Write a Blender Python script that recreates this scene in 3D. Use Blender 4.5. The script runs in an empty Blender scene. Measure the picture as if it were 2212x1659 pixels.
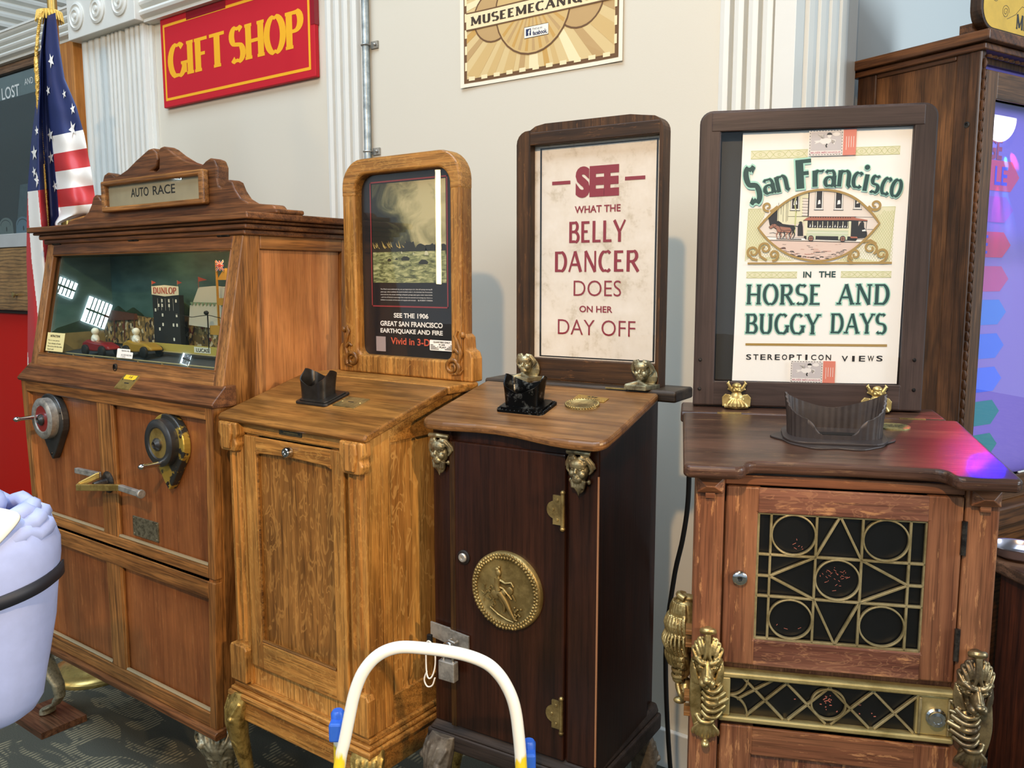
import bpy, bmesh, math, random
from mathutils import Vector, Matrix
R = math.radians
random.seed(7)
SC = bpy.context.scene
COL = SC.collection

# ---------------------------------------------------------------- camera
cam = bpy.data.cameras.new('camera')
cam.sensor_fit = 'HORIZONTAL'
cam.sensor_width = 36.0
cam.lens = 36.0 * 1830 / 2212
cam.clip_start = 0.02
cam_o = bpy.data.objects.new('camera', cam)
COL.objects.link(cam_o)
cam_o.location = (0, 0, 1.45)
cam_o.rotation_euler = (R(90 - 7.03), 0, R(36.3))
SC.camera = cam_o

# ---------------------------------------------------------------- view, world, lights
SC.view_settings.view_transform = 'Standard'
SC.view_settings.look = 'None'
SC.view_settings.gamma = 1
SC.view_settings.use_curve_mapping = False
SC.view_settings.exposure = 0.0
SC.cycles.max_bounces = 7
SC.cycles.sample_clamp_indirect = 6
SC.cycles.caustics_reflective = False
SC.cycles.caustics_refractive = False
W = bpy.data.worlds.new('hall_air')
SC.world = W
W.use_nodes = True
W.node_tree.nodes['Background'].inputs[0].default_value = (0.70, 0.86, 1.0, 1)
W.node_tree.nodes['Background'].inputs[1].default_value = 0.68

def lamp(name, kind, loc, target, energy, color, size=0.2, size_y=None, spot=None, blend=0.2):
    d = bpy.data.lights.new(name, kind)
    d.energy = energy
    d.color = color
    if kind == 'AREA':
        d.size = size
        if size_y:
            d.shape = 'RECTANGLE'
            d.size_y = size_y
    else:
        d.shadow_soft_size = size
    if spot:
        d.spot_size = R(spot)
        d.spot_blend = blend
    o = bpy.data.objects.new(name, d)
    COL.objects.link(o)
    o.location = loc
    o.rotation_euler = (Vector(target) - Vector(loc)).to_track_quat('-Z', 'Y').to_euler()
    return o

# warm hall lamp over the aisle, cool daylight from the tall windows at both ends of the hall
lamp('hall_lamp', 'POINT', (0.15, -0.85, 2.92), (-1.5, 2, 1), 250, (1.0, 0.67, 0.35), 0.04)
lamp('hall_lamp_far', 'POINT', (-4.6, -1.2, 3.6), (-1.5, 2, 1), 40, (1.0, 0.78, 0.5), 0.12)
lamp('daylight_right', 'AREA', (7.5, 2.6, 3.4), (-0.8, 3.2, 1.4), 430, (0.80, 0.92, 1.0), 2.4, 2.6)
lamp('overhead_fill', 'AREA', (-1.5, -0.6, 6.5), (-1.5, 0.4, 0), 440, (0.64, 0.82, 1.0), 5.0, 3.2)  # cool fill lamp added overhead to brighten the gaps along the wall
lamp('track_spot_right', 'SPOT', (3.0, -0.3, 2.45), (-1.62, 1.22, 0.95), 420, (1.0, 0.70, 0.38), 0.05, spot=18, blend=0.5)
lamp('daylight_front', 'AREA', (-1.2, -6.5, 4.6), (-1.6, 1.5, 1.0), 190, (0.82, 0.92, 1.0), 4.0, 2.2)

# ---------------------------------------------------------------- materials
def hexc(h):
    h = h.lstrip('#')
    c = [int(h[i:i + 2], 16) / 255 for i in (0, 2, 4)]
    return tuple(x / 12.92 if x <= 0.04045 else ((x + 0.055) / 1.055) ** 2.4 for x in c) + (1,)

MATS = {}

class NT:
    def __init__(s, name):
        m = bpy.data.materials.new(name)
        m.use_nodes = True
        s.m = m
        s.t = m.node_tree
        s.b = s.t.nodes['Principled BSDF']
    def n(s, typ, **kw):
        x = s.t.nodes.new(typ)
        for k, v in kw.items():
            if k.startswith('i_'):
                key = k[2:]
                x.inputs[int(key) if key.isdigit() else key.replace('_', ' ')].default_value = v
            else:
                setattr(x, k, v)
        return x
    def l(s, a, b):
        s.t.links.new(a, b)
    def ramp(s, src, stops):
        r = s.n('ShaderNodeValToRGB')
        e = r.color_ramp.elements
        while len(e) < len(stops):
            e.new(0.5)
        for el, (p, c) in zip(e, stops):
            el.position = p
            el.color = c if len(c) == 4 else c + (1,)
        s.l(src, r.inputs[0])
        return r.outputs[0]
    def mix(s, fac, a, b, mode='MIX'):
        x = s.n('ShaderNodeMix', data_type='RGBA', blend_type=mode)
        for i, v in ((0, fac), (6, a), (7, b)):
            if hasattr(v, 'links') or hasattr(v, 'is_linked'):
                s.l(v, x.inputs[i])
            else:
                x.inputs[i].default_value = v
        return x.outputs[2]
    def noise(s, vec, scale, detail=4, rough=0.55, dist=0.0):
        x = s.n('ShaderNodeTexNoise')
        x.inputs['Scale'].default_value = scale
        x.inputs['Detail'].default_value = detail
        x.inputs['Roughness'].default_value = rough
        x.inputs['Distortion'].default_value = dist
        if vec is not None:
            s.l(vec, x.inputs['Vector'])
        return x.outputs[0]
    def coord(s, scale=(1, 1, 1), rot=(0, 0, 0), loc=(0, 0, 0)):
        c = s.n('ShaderNodeTexCoord')
        mp = s.n('ShaderNodeMapping')
        mp.inputs['Scale'].default_value = scale
        mp.inputs['Rotation'].default_value = rot
        mp.inputs['Location'].default_value = loc
        s.l(c.outputs['Object'], mp.inputs['Vector'])
        return mp.outputs[0]
    def bump(s, h, strength, dist=0.002):
        b = s.n('ShaderNodeBump')
        b.inputs['Strength'].default_value = strength
        b.inputs['Distance'].default_value = dist
        s.l(h, b.inputs['Height'])
        s.l(b.outputs[0], s.b.inputs['Normal'])

G3 = lambda v: (v, v, v, 1)

def P(name, color, rough=0.5, metal=0.0, coat=0.0, var=0.0, vscale=20, bump=0.0, bscale=200, spec=0.5):
    if name in MATS:
        return MATS[name]
    k = NT(name)
    c = hexc(color)
    k.b.inputs['Roughness'].default_value = rough
    k.b.inputs['Metallic'].default_value = metal
    k.b.inputs['Coat Weight'].default_value = coat
    k.b.inputs['Coat Roughness'].default_value = 0.15
    k.b.inputs['Specular IOR Level'].default_value = spec
    k.b.inputs['Base Color'].default_value = c
    if var or bump:
        v = k.coord()
        if var:
            n = k.noise(v, vscale, 5)
            lo = tuple(x * (1 - var) for x in c[:3]) + (1,)
            hi = tuple(min(1, x * (1 + var)) for x in c[:3]) + (1,)
            k.l(k.ramp(n, [(0.3, lo), (0.7, hi)]), k.b.inputs['Base Color'])
        if bump:
            k.bump(k.noise(v, bscale, 3), bump)
    MATS[name] = k.m
    return k.m

def emit(name, color, strength):
    if name in MATS:
        return MATS[name]
    k = NT(name)
    k.b.inputs['Base Color'].default_value = (0, 0, 0, 1)
    k.b.inputs['Emission Color'].default_value = hexc(color)
    k.b.inputs['Emission Strength'].default_value = strength
    MATS[name] = k.m
    return k.m

def glass(name='clear_glass', tint=(1, 1, 1, 1), gain=1.0):
    if name in MATS:
        return MATS[name]
    k = NT(name)
    out = k.t.nodes['Material Output']
    tr = k.n('ShaderNodeBsdfTransparent')
    tr.inputs[0].default_value = tint
    gl = k.n('ShaderNodeBsdfGlossy')
    gl.inputs['Roughness'].default_value = 0.0
    lw_ = k.n('ShaderNodeLayerWeight')
    lw_.inputs[0].default_value = 0.5
    pw = k.n('ShaderNodeMath', operation='POWER')
    pw.inputs[1].default_value = 4.0
    k.l(lw_.outputs['Facing'], pw.inputs[0])
    ml = k.n('ShaderNodeMath', operation='MULTIPLY_ADD')
    ml.inputs[1].default_value = 0.75
    ml.inputs[2].default_value = 0.028 * gain
    k.l(pw.outputs[0], ml.inputs[0])
    mx = k.n('ShaderNodeMixShader')
    k.l(ml.outputs[0], mx.inputs[0])
    k.l(tr.outputs[0], mx.inputs[1])
    k.l(gl.outputs[0], mx.inputs[2])
    k.l(mx.outputs[0], out.inputs[0])
    MATS[name] = k.m
    return k.m

def wood(name, dark, light, axis='z', rough=0.42, coat=0.12, fleck=0.0, fleck_col=None, chips=0.0, chip_col='#b08a60',
         fine=26, rings=0.35, pores=0.45, blotch=0.35, seed=0.0, fscale=1.0):
    key = name + '_' + axis
    if key in MATS:
        return MATS[key]
    k = NT(key)
    d, l = hexc(dark), hexc(light)
    s = {'x': (0.07, 1, 1), 'y': (1, 0.07, 1), 'z': (1, 1, 0.07)}[axis]
    s2 = {'x': (0.18, 1, 1), 'y': (1, 0.18, 1), 'z': (1, 1, 0.18)}[axis]
    v = k.coord(s, loc=(seed, seed * 0.7, seed * 1.3))
    vu = k.coord()
    n1 = k.noise(v, fine, 6, 0.6, 0.8)
    base = k.ramp(n1, [(0.32, d), (0.68, l)])
    # cathedral rings
    vr = k.coord(s2, loc=(seed + 0.31, 0.17, seed))
    wv = k.n('ShaderNodeTexWave', wave_type='RINGS', rings_direction={'x': 'X', 'y': 'Y', 'z': 'Z'}[axis])
    wv.inputs['Scale'].default_value = 16
    wv.inputs['Distortion'].default_value = 5
    wv.inputs['Detail'].default_value = 3
    wv.inputs['Detail Scale'].default_value = 1.6
    k.l(vr, wv.inputs['Vector'])
    rg = k.ramp(wv.outputs['Fac'], [(0.0, G3(1 - rings)), (0.5, G3(1.0)), (1.0, G3(1.0))])
    c = k.mix(1.0, base, rg, 'MULTIPLY')
    # pores
    vp = k.coord({'x': (0.03, 1, 1), 'y': (1, 0.03, 1), 'z': (1, 1, 0.03)}[axis])
    n2 = k.noise(vp, 330, 2, 0.5)
    pr = k.ramp(n2, [(0.36, G3(1 - pores)), (0.5, G3(1.0))])
    c = k.mix(1.0, c, pr, 'MULTIPLY')
    # slow patches of wear and stain
    n3 = k.noise(vu, 5.0, 4, 0.6)
    bl = k.ramp(n3, [(0.3, G3(1 - blotch)), (0.7, G3(1.0 + blotch * 0.35))])
    c = k.mix(1.0, c, bl, 'MULTIPLY')
    if fleck:
        fx = {'x': (0.35, 1, 1), 'y': (1, 0.35, 1), 'z': (1, 1, 0.35)}[axis]
        vf = k.coord(fx, rot=(0.25, 0.25, 0.25), loc=(seed, 0.4, 0.2))
        n4 = k.noise(vf, 34 * fscale, 2, 0.4, 2.2)
        fm = k.ramp(n4, [(0.535, G3(0)), (0.57, G3(fleck)), (0.61, G3(fleck)), (0.645, G3(0))])
        c = k.mix(fm, c, hexc(fleck_col or light))
    if chips:
        n5 = k.noise(k.coord(s2), 95, 8, 0.7)
        cm = k.ramp(n5, [(0.575, G3(0)), (0.64, G3(chips))])
        c = k.mix(cm, c, hexc(chip_col))
    k.l(c, k.b.inputs['Base Color'])
    k.b.inputs['Roughness'].default_value = rough
    k.b.inputs['Coat Weight'].default_value = coat * 0.5
    k.b.inputs['Specular IOR Level'].default_value = 0.32
    k.b.inputs['Coat Roughness'].default_value = 0.22
    k.bump(n2, 0.18, 0.001)
    MATS[key] = k.m
    return k.m

def metal(name, base, worn, rough=0.32, scale=60, worn_at=0.55, met=0.9):
    if name in MATS:
        return MATS[name]
    k = NT(name)
    v = k.coord()
    n = k.noise(v, scale, 6, 0.65)
    k.l(k.ramp(n, [(worn_at - 0.12, hexc(base)), (worn_at + 0.1, hexc(worn))]), k.b.inputs['Base Color'])
    k.b.inputs['Metallic'].default_value = met
    k.l(k.ramp(n, [(0.3, G3(rough + 0.15)), (0.7, G3(rough))]), k.b.inputs['Roughness'])
    MATS[name] = k.m
    return k.m

# ---------------------------------------------------------------- mesh builder
def arc(cx, cy, rx, ry, a0, a1, n=12):
    return [(cx + rx * math.cos(R(a0 + (a1 - a0) * i / n)), cy + ry * math.sin(R(a0 + (a1 - a0) * i / n))) for i in range(n + 1)]

def rrect(x0, x1, z0, z1, r, n=6):
    """rounded rectangle; r = one radius or (bl, br, tr, tl)"""
    if not isinstance(r, (tuple, list)):
        r = (r,) * 4
    p = []
    for (cx, cz, rr, a) in ((x0 + r[0], z0 + r[0], r[0], 180), (x1 - r[1], z0 + r[1], r[1], 270), (x1 - r[2], z1 - r[2], r[2], 0), (x0 + r[3], z1 - r[3], r[3], 90)):
        p += arc(cx, cz, rr, rr, a, a + 90, n)
    return p

def flow(pts, n=6):
    """rounded path through the points"""
    p = [Vector(q) for q in pts]
    out = []
    for i in range(len(p) - 1):
        a, b, c, d = p[max(i - 1, 0)], p[i], p[i + 1], p[min(i + 2, len(p) - 1)]
        for k in range(n):
            t = k / n
            out.append(0.5 * ((2 * b) + (c - a) * t + (2 * a - 5 * b + 4 * c - d) * t * t + (3 * b - a - 3 * c + d) * t ** 3))
    out.append(p[-1])
    return out

class MB:
    def __init__(s):
        s.v, s.f, s.mi, s.m = [], [], [], 0
    def add(s, vs, fs):
        b = len(s.v)
        s.v += [tuple(x) for x in vs]
        for f in fs:
            s.f.append([b + i for i in f])
            s.mi.append(s.m)
        return s
    def box(s, x0, x1, y0, y1, z0, z1):
        return s.add([(x, y, z) for x in (x0, x1) for y in (y0, y1) for z in (z0, z1)],
                     [(0, 1, 3, 2), (4, 6, 7, 5), (0, 4, 5, 1), (2, 3, 7, 6), (0, 2, 6, 4), (1, 5, 7, 3)])
    def prism(s, poly, axis, a, b, poly2=None):
        f = {'x': lambda p, t: (t, p[0], p[1]), 'y': lambda p, t: (p[0], t, p[1]), 'z': lambda p, t: (p[0], p[1], t)}[axis]
        n = len(poly)
        vs = [f(p, a) for p in poly] + [f(p, b) for p in (poly2 or poly)]
        return s.add(vs, [list(range(n))[::-1], list(range(n, 2 * n))] + [(i, (i + 1) % n, n + (i + 1) % n, n + i) for i in range(n)])
    def ring(s, outer, inner, axis, a, b):
        """solid ring between two outlines with the same number of points"""
        f = {'x': lambda p, t: (t, p[0], p[1]), 'y': lambda p, t: (p[0], t, p[1]), 'z': lambda p, t: (p[0], p[1], t)}[axis]
        n = len(outer)
        vs = [f(p, a) for p in outer] + [f(p, a) for p in inner] + [f(p, b) for p in outer] + [f(p, b) for p in inner]
        fs = []
        for i in range(n):
            j = (i + 1) % n
            fs += [(i, j, n + j, n + i), (2 * n + i, 3 * n + i, 3 * n + j, 2 * n + j), (i, 2 * n + i, 2 * n + j, j), (n + i, n + j, 3 * n + j, 3 * n + i)]
        return s.add(vs, fs)
    def loft(s, rings, close=True, cap=True):
        n = len(rings[0])
        vs = [p for r in rings for p in r]
        fs = []
        for k in range(len(rings) - 1):
            for i in range(n if close else n - 1):
                j = (i + 1) % n
                fs.append((k * n + i, k * n + j, (k + 1) * n + j, (k + 1) * n + i))
        if cap and close:
            fs += [list(range(n))[::-1], list(range((len(rings) - 1) * n, len(rings) * n))]
        return s.add(vs, fs)
    def tube(s, pts, r, n=8, closed=False, flat=1.0):
        pts = [Vector(p) for p in pts]
        m = len(pts)
        rr = r if isinstance(r, (list, tuple)) else [r] * m
        rings = []
        up = None
        for i, p in enumerate(pts):
            if closed:
                d = pts[(i + 1) % m] - pts[i - 1]
            else:
                d = pts[min(i + 1, m - 1)] - pts[max(i - 1, 0)]
            if d.length < 1e-9:
                d = Vector((0, 0, 1))
            d.normalize()
            if up is None:
                up = Vector((0, 1, 0)) if abs(d.y) < 0.9 else Vector((1, 0, 0))
            u = (up - d * up.dot(d))
            if u.length < 1e-6:
                u = d.orthogonal()
            u.normalize()
            up = u
            w = d.cross(u)
            rings.append([p + (u * math.cos(2 * math.pi * k / n) * flat + w * math.sin(2 * math.pi * k / n)) * rr[i] for k in range(n)])
        if closed:
            rings.append(rings[0])
            return s.loft(rings, True, False)
        return s.loft(rings)
    def lathe(s, prof, c, axis='z', n=24, scale=(1, 1)):
        """prof = [(radius, height along axis)]"""
        rings = []
        for r, h in prof:
            g = []
            for k in range(n):
                a = 2 * math.pi * k / n
                p, q = max(r, 1e-5) * math.cos(a) * scale[0], max(r, 1e-5) * math.sin(a) * scale[1]
                g.append({'z': (c[0] + p, c[1] + q, c[2] + h), 'y': (c[0] + p, c[1] + h, c[2] + q), 'x': (c[0] + h, c[1] + p, c[2] + q)}[axis])
            rings.append(g)
        return s.loft(rings)
    def ell(s, c, rad, rot=None, n=10):
        if not isinstance(rad, (tuple, list)):
            rad = (rad,) * 3
        M = Matrix.Rotation(0, 3, 'X') if rot is None else (Matrix.Rotation(rot[2], 3, 'Z') @ Matrix.Rotation(rot[1], 3, 'Y') @ Matrix.Rotation(rot[0], 3, 'X'))
        rings = []
        for i in range(n + 1):
            t = math.pi * i / n
            g = []
            for k in range(2 * n):
                a = math.pi * k / n
                q = M @ Vector((rad[0] * max(math.sin(t), 1e-4) * math.cos(a), rad[1] * max(math.sin(t), 1e-4) * math.sin(a), rad[2] * math.cos(t)))
                g.append(Vector(c) + q)
            rings.append(g)
        return s.loft(rings)
    def plate(s, poly, y):
        """flat printed or painted shape facing -y, polygon in x, z"""
        return s.add([(p[0], y, p[1]) for p in poly], [list(range(len(poly)))])
    def rect(s, x0, x1, z0, z1, y):
        return s.plate([(x0, z0), (x1, z0), (x1, z1), (x0, z1)], y)
    def line(s, pts, w, y, closed=False):
        """painted line of width w"""
        n = len(pts)
        L, Rr = [], []
        for i in range(n):
            a = pts[i - 1] if (closed or i > 0) else pts[i]
            b = pts[(i + 1) % n] if (closed or i < n - 1) else pts[i]
            d = Vector((b[0] - a[0], b[1] - a[1]))
            if d.length < 1e-9:
                d = Vector((1, 0))
            d.normalize()
            ww = (w[i] if isinstance(w, (list, tuple)) else w) / 2
            L.append((pts[i][0] - d.y * ww, pts[i][1] + d.x * ww))
            Rr.append((pts[i][0] + d.y * ww, pts[i][1] - d.x * ww))
        vs = [(p[0], y, p[1]) for p in L + Rr]
        return s.add(vs, [(i, (i + 1) % n, n + (i + 1) % n, n + i) for i in range(n if closed else n - 1)])
    def xf(s, fn):
        s.v = [tuple(fn(Vector(p))) for p in s.v]
        return s
    def split(s):
        """the connected pieces as builders of their own"""
        up = list(range(len(s.v)))
        def root(i):
            while up[i] != i:
                up[i] = up[up[i]]
                i = up[i]
            return i
        for f in s.f:
            for i in f[1:]:
                up[root(i)] = root(f[0])
        out = {}
        for f, mi in zip(s.f, s.mi):
            out.setdefault(root(f[0]), []).append((f, mi))
        res = []
        for fs in out.values():
            b, ix = MB(), {}
            for f, mi in fs:
                g = []
                for i in f:
                    if i not in ix:
                        ix[i] = len(b.v)
                        b.v.append(s.v[i])
                    g.append(ix[i])
                b.f.append(g)
                b.mi.append(mi)
            res.append(b)
        return res
    def each(s, *a, **k):
        return [b.build(*a, **k) for b in s.split()]
    def frame(s, x0, x1, y0, y1, z0, z1, left, right, bot, top):
        return s.ring([(x0, z0), (x1, z0), (x1, z1), (x0, z1)], [(x0 + left, z0 + bot), (x1 - right, z0 + bot), (x1 - right, z1 - top), (x0 + left, z1 - top)], 'y', y0, y1)
    def build(s, name, mats, parent=None, bevel=0.0, smooth=None, remesh=0.0, relax=0, seg=2):
        me = bpy.data.meshes.new(name)
        me.from_pydata(s.v, [], s.f)
        if not isinstance(mats, (list, tuple)):
            mats = [mats]
        for m in mats:
            me.materials.append(m)
        me.polygons.foreach_set('material_index', s.mi)
        bm = bmesh.new()
        bm.from_mesh(me)
        bmesh.ops.remove_doubles(bm, verts=bm.verts, dist=1e-6)
        bmesh.ops.recalc_face_normals(bm, faces=bm.faces)
        bm.to_mesh(me)
        bm.free()
        o = bpy.data.objects.new(name, me)
        COL.objects.link(o)
        if parent is not None:
            o.parent = parent
        if remesh:
            md = o.modifiers.new('remesh', 'REMESH')
            md.mode = 'VOXEL'
            md.voxel_size = remesh
            md.use_smooth_shade = True
            if relax:
                sm = o.modifiers.new('smooth', 'SMOOTH')
                sm.iterations = relax
                sm.factor = 0.5
        if bevel:
            md = o.modifiers.new('bevel', 'BEVEL')
            md.width = bevel
            md.segments = seg
            md.limit_method = 'ANGLE'
            md.angle_limit = R(40)
        if smooth is not None:
            me.shade_smooth()
            me.set_sharp_from_angle(angle=R(smooth))
        return o

def thing(name, label, cat, loc=(0, 0, 0), rz=0.0, group=None):
    o = bpy.data.objects.new(name, None)
    o.empty_display_size = 0.05
    COL.objects.link(o)
    o.location = loc
    o.rotation_euler = (0, 0, rz)
    return tag(o, label, cat, group)

def tag(o, label, cat, group=None):
    o['label'] = label
    o['category'] = cat
    if group:
        o['group'] = group
    return o

def struct(o):
    o['kind'] = 'structure'
    return o

# ---------------------------------------------------------------- lettering
_sans = {}
def sans_mesh(body, bold):
    key = (body, bold)
    if key not in _sans:
        cu = bpy.data.curves.new('t', 'FONT')
        cu.body = body
        cu.offset = bold
        cu.resolution_u = 4
        ob = bpy.data.objects.new('t', cu)
        me = bpy.data.meshes.new_from_object(ob)
        _sans[key] = ([tuple(v.co) for v in me.vertices], [tuple(p.vertices) for p in me.polygons])
        bpy.data.objects.remove(ob)
        bpy.data.curves.remove(cu)
        bpy.data.meshes.remove(me)
    return _sans[key]

def sans(mb, body, x0, x1, z0, z1, y, bold=0.0, rot=0.0):
    vs, fs = sans_mesh(body, bold)
    ax, bx = min(v[0] for v in vs), max(v[0] for v in vs)
    az, bz = min(v[1] for v in vs), max(v[1] for v in vs)
    out = []
    for v in vs:
        p = (x0 + (v[0] - ax) / (bx - ax) * (x1 - x0), z0 + (v[1] - az) / (bz - az) * (z1 - z0))
        if rot:
            dx, dz = p[0] - x0, p[1] - z0
            p = (x0 + dx * math.cos(rot) - dz * math.sin(rot), z0 + dx * math.sin(rot) + dz * math.cos(rot))
        out.append((p[0], y, p[1]))
    mb.add(out, fs)

A_ = arc
GLY = {
 'A': (.8, [(.55, [(.07, 0), (.4, 1)]), (1, [(.4, 1), (.73, 0)]), (.9, [(.17, .35), (.63, .35)])], [(.07, 0), (.73, 0)]),
 'B': (.68, [(1, [(.15, 0), (.15, 1)]), (1, [(.15, 1), (.34, 1)] + A_(.34, .76, .22, .24, 90, -90) + [(.15, .52)]), (1, [(.15, .52), (.36, .52)] + A_(.36, .26, .26, .26, 90, -90) + [(.15, 0)])], [(.15, 0), (.15, 1)]),
 'C': (.72, [(1, A_(.4, .5, .33, .5, 48, 312, 20))], []),
 'D': (.76, [(1, [(.15, 0), (.15, 1)]), (1, [(.15, 1), (.34, 1)] + A_(.34, .5, .34, .5, 90, -90, 16) + [(.15, 0)])], [(.15, 0), (.15, 1)]),
 'E': (.62, [(1, [(.15, 0), (.15, 1)]), (1, [(.15, 1), (.55, 1)]), (1, [(.15, .52), (.45, .52)]), (1, [(.15, 0), (.57, 0)])], [(.15, 0), (.15, 1)]),
 'F': (.58, [(1, [(.15, 0), (.15, 1)]), (1, [(.15, 1), (.55, 1)]), (1, [(.15, .52), (.45, .52)])], [(.15, 0), (.15, 1)]),
 'G': (.76, [(1, A_(.4, .5, .33, .5, 48, 330, 20)), (.9, [(.69, .44), (.69, .08)])], [(.69, .44)]),
 'H': (.82, [(1, [(.15, 0), (.15, 1)]), (1, [(.67, 0), (.67, 1)]), (1, [(.15, .5), (.67, .5)])], [(.15, 0), (.15, 1), (.67, 0), (.67, 1)]),
 'I': (.34, [(1, [(.17, 0), (.17, 1)])], [(.17, 0), (.17, 1)]),
 'L': (.58, [(1, [(.15, 0), (.15, 1)]), (1, [(.15, 0), (.55, 0)])], [(.15, 0), (.15, 1)]),
 'M': (.98, [(.6, [(.14, 0), (.14, 1)]), (1, [(.14, 1), (.49, .12)]), (.6, [(.49, .12), (.84, 1)]), (1, [(.84, 0), (.84, 1)])], [(.14, 0), (.14, 1), (.84, 0), (.84, 1)]),
 'N': (.82, [(.6, [(.14, 0), (.14, 1)]), (1, [(.14, 1), (.68, 0)]), (.6, [(.68, 0), (.68, 1)])], [(.14, 0), (.14, 1), (.68, 1)]),
 'O': (.8, [(1, A_(.4, .5, .33, .5, 0, 360, 28))], []),
 'P': (.66, [(1, [(.15, 0), (.15, 1)]), (1, [(.15, 1), (.34, 1)] + A_(.34, .73, .25, .27, 90, -90) + [(.15, .46)])], [(.15, 0), (.15, 1)]),
 'Q': (.8, [(1, A_(.4, .5, .33, .5, 0, 360, 28)), (.8, [(.42, .22), (.74, -.1)])], []),
 'R': (.74, [(1, [(.15, 0), (.15, 1)]), (1, [(.15, 1), (.34, 1)] + A_(.34, .74, .25, .26, 90, -90) + [(.15, .48)]), (1, [(.36, .48), (.68, 0)])], [(.15, 0), (.15, 1), (.68, 0)]),
 'S': (.64, [(1, A_(.32, .745, .23, .255, 35, 245, 14) + A_(.32, .255, .25, .255, 65, -145, 14))], []),
 'T': (.7, [(1, [(.35, 0), (.35, 1)]), (1, [(.04, 1), (.66, 1)])], [(.35, 0)]),
 'U': (.78, [(1, [(.15, 1), (.15, .32)] + A_(.39, .32, .24, .32, 180, 360, 14) + [(.63, 1)])], [(.15, 1), (.63, 1)]),
 'Y': (.76, [(1, [(.07, 1), (.38, .45)]), (.55, [(.69, 1), (.38, .45)]), (1, [(.38, .45), (.38, 0)])], [(.07, 1), (.69, 1), (.38, 0)]),
 'a': (.84, [(1, A_(.36, .29, .27, .29, 0, 360, 18)), (1, [(.66, .66), (.66, .1), (.8, 0)]), (.8, A_(.38, .66, .28, .34, 0, 150, 10))], []),
 'n': (.86, [(1, [(.17, 1), (.17, 0)]), (1, A_(.44, .68, .27, .32, 175, 0, 10) + [(.71, .12), (.82, 0)])], [(.17, 0)]),
 'r': (.62, [(1, [(.17, 1), (.17, 0)]), (1, A_(.42, .68, .25, .32, 175, 45, 8))], [(.17, 0)]),
 'c': (.72, [(1, A_(.4, .5, .3, .5, 45, 320, 18))], []),
 'i': (.4, [(1, [(.2, 1), (.2, 0)])], [(.2, 0)]),
 's': (.64, [(1, A_(.32, .745, .22, .255, 35, 245, 14) + A_(.32, .255, .24, .255, 65, -145, 14))], []),
 'o': (.8, [(1, A_(.4, .5, .3, .5, 0, 360, 24))], []),
}

def glyph(mb, ch, fx, tv, th, y, serif=0.0, grow=0.0):
    """one letter from pen strokes; fx maps unit (x, z) to the board"""
    w, strokes, sf = GLY[ch]
    for si, (wt, pts) in enumerate(strokes):
        yk = y - si * 2.5e-5
        n = len(pts)
        loop = n > 3 and abs(pts[0][0] - pts[-1][0]) + abs(pts[0][1] - pts[-1][1]) < 1e-6
        L, Q = [], []
        for i in range(n):
            a, b = pts[max(i - 1, 0)], pts[min(i + 1, n - 1)]
            if loop and i in (0, n - 1):
                a, b = pts[n - 2], pts[1]
            dx, dz = b[0] - a[0], b[1] - a[1]
            q = math.hypot(dx, dz) or 1
            dx, dz = dx / q, dz / q
            hw = math.hypot(tv * wt * dz, th * dx) / 2 + grow
            x, z = pts[i]
            if abs(dx) > 0.95 and z > 0.97:
                z = 1 - th / 2
            if abs(dx) > 0.95 and z < 0.03 and z > -0.03:
                z = th / 2
            L.append(fx(x - dz * hw, z + dx * hw))
            Q.append(fx(x + dz * hw, z - dx * hw))
        vs = [(p[0], yk, p[1]) for p in L + Q]
        mb.add(vs, [(i, i + 1, n + i + 1, n + i) for i in range(n - 1)])
    if serif:
        for si, (sx, sz) in enumerate(sf):
            yk = y - (si + 5) * 2.5e-5
            h = th * 0.9
            z0 = 0 if sz < 0.3 else (1 - h if sz > 0.9 else sz - h)
            g = grow
            mb.plate([fx(sx - serif - g, z0 - g), fx(sx + serif + g, z0 - g), fx(sx + serif + g, z0 + h + g), fx(sx - serif - g, z0 + h + g)], yk)

def penned(mb, body, x0, x1, z0, z1, y, tv=.17, th=.08, serif=.1, space=.32, gap=0.04, grow=0.0, rise=0.0, dx=0, dz=0):
    tot = sum((space if c == ' ' else GLY[c][0] + gap) for c in body)
    sx = (x1 - x0) / tot
    cur = 0
    for c in body:
        if c != ' ':
            def fx(a, b, cur=cur):
                X = x0 + (cur + a) * sx
                return (X + dx, z0 + b * (z1 - z0) + rise * (X - x0) + dz)
            glyph(mb, c, fx, tv, th, y, serif, grow)
        cur += space if c == ' ' else GLY[c][0] + gap

# shared materials
M_brass = metal('aged_brass', '#75623c', '#b9a067', 0.34, 25, 0.5, .8)
M_gilt = metal('gilt_metal', '#94793f', '#d0b26a', 0.3, 22, 0.45, .85)
M_steel = metal('worn_steel', '#7d7b76', '#b4b0a8', 0.34, 30, 0.5, .6)
M_dark = metal('dark_iron', '#2a2726', '#5a544e', 0.32, 50, 0.55, 0.8)
M_chrome = P('chrome', '#c8c8c8', 0.14, 1.0)
M_black = P('black_paint', '#0c0c0d', 0.5)
M_glass = glass()
# ================================================================ the room
M_wall = P('cream_wall', '#d6cebd', 0.62, bump=0.08, bscale=260)
M_trim = P('white_trim', '#dcdad2', 0.42, var=0.02, vscale=9)
WY = 2.2          # face of the long wall
CX = -0.757       # outside corner

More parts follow.
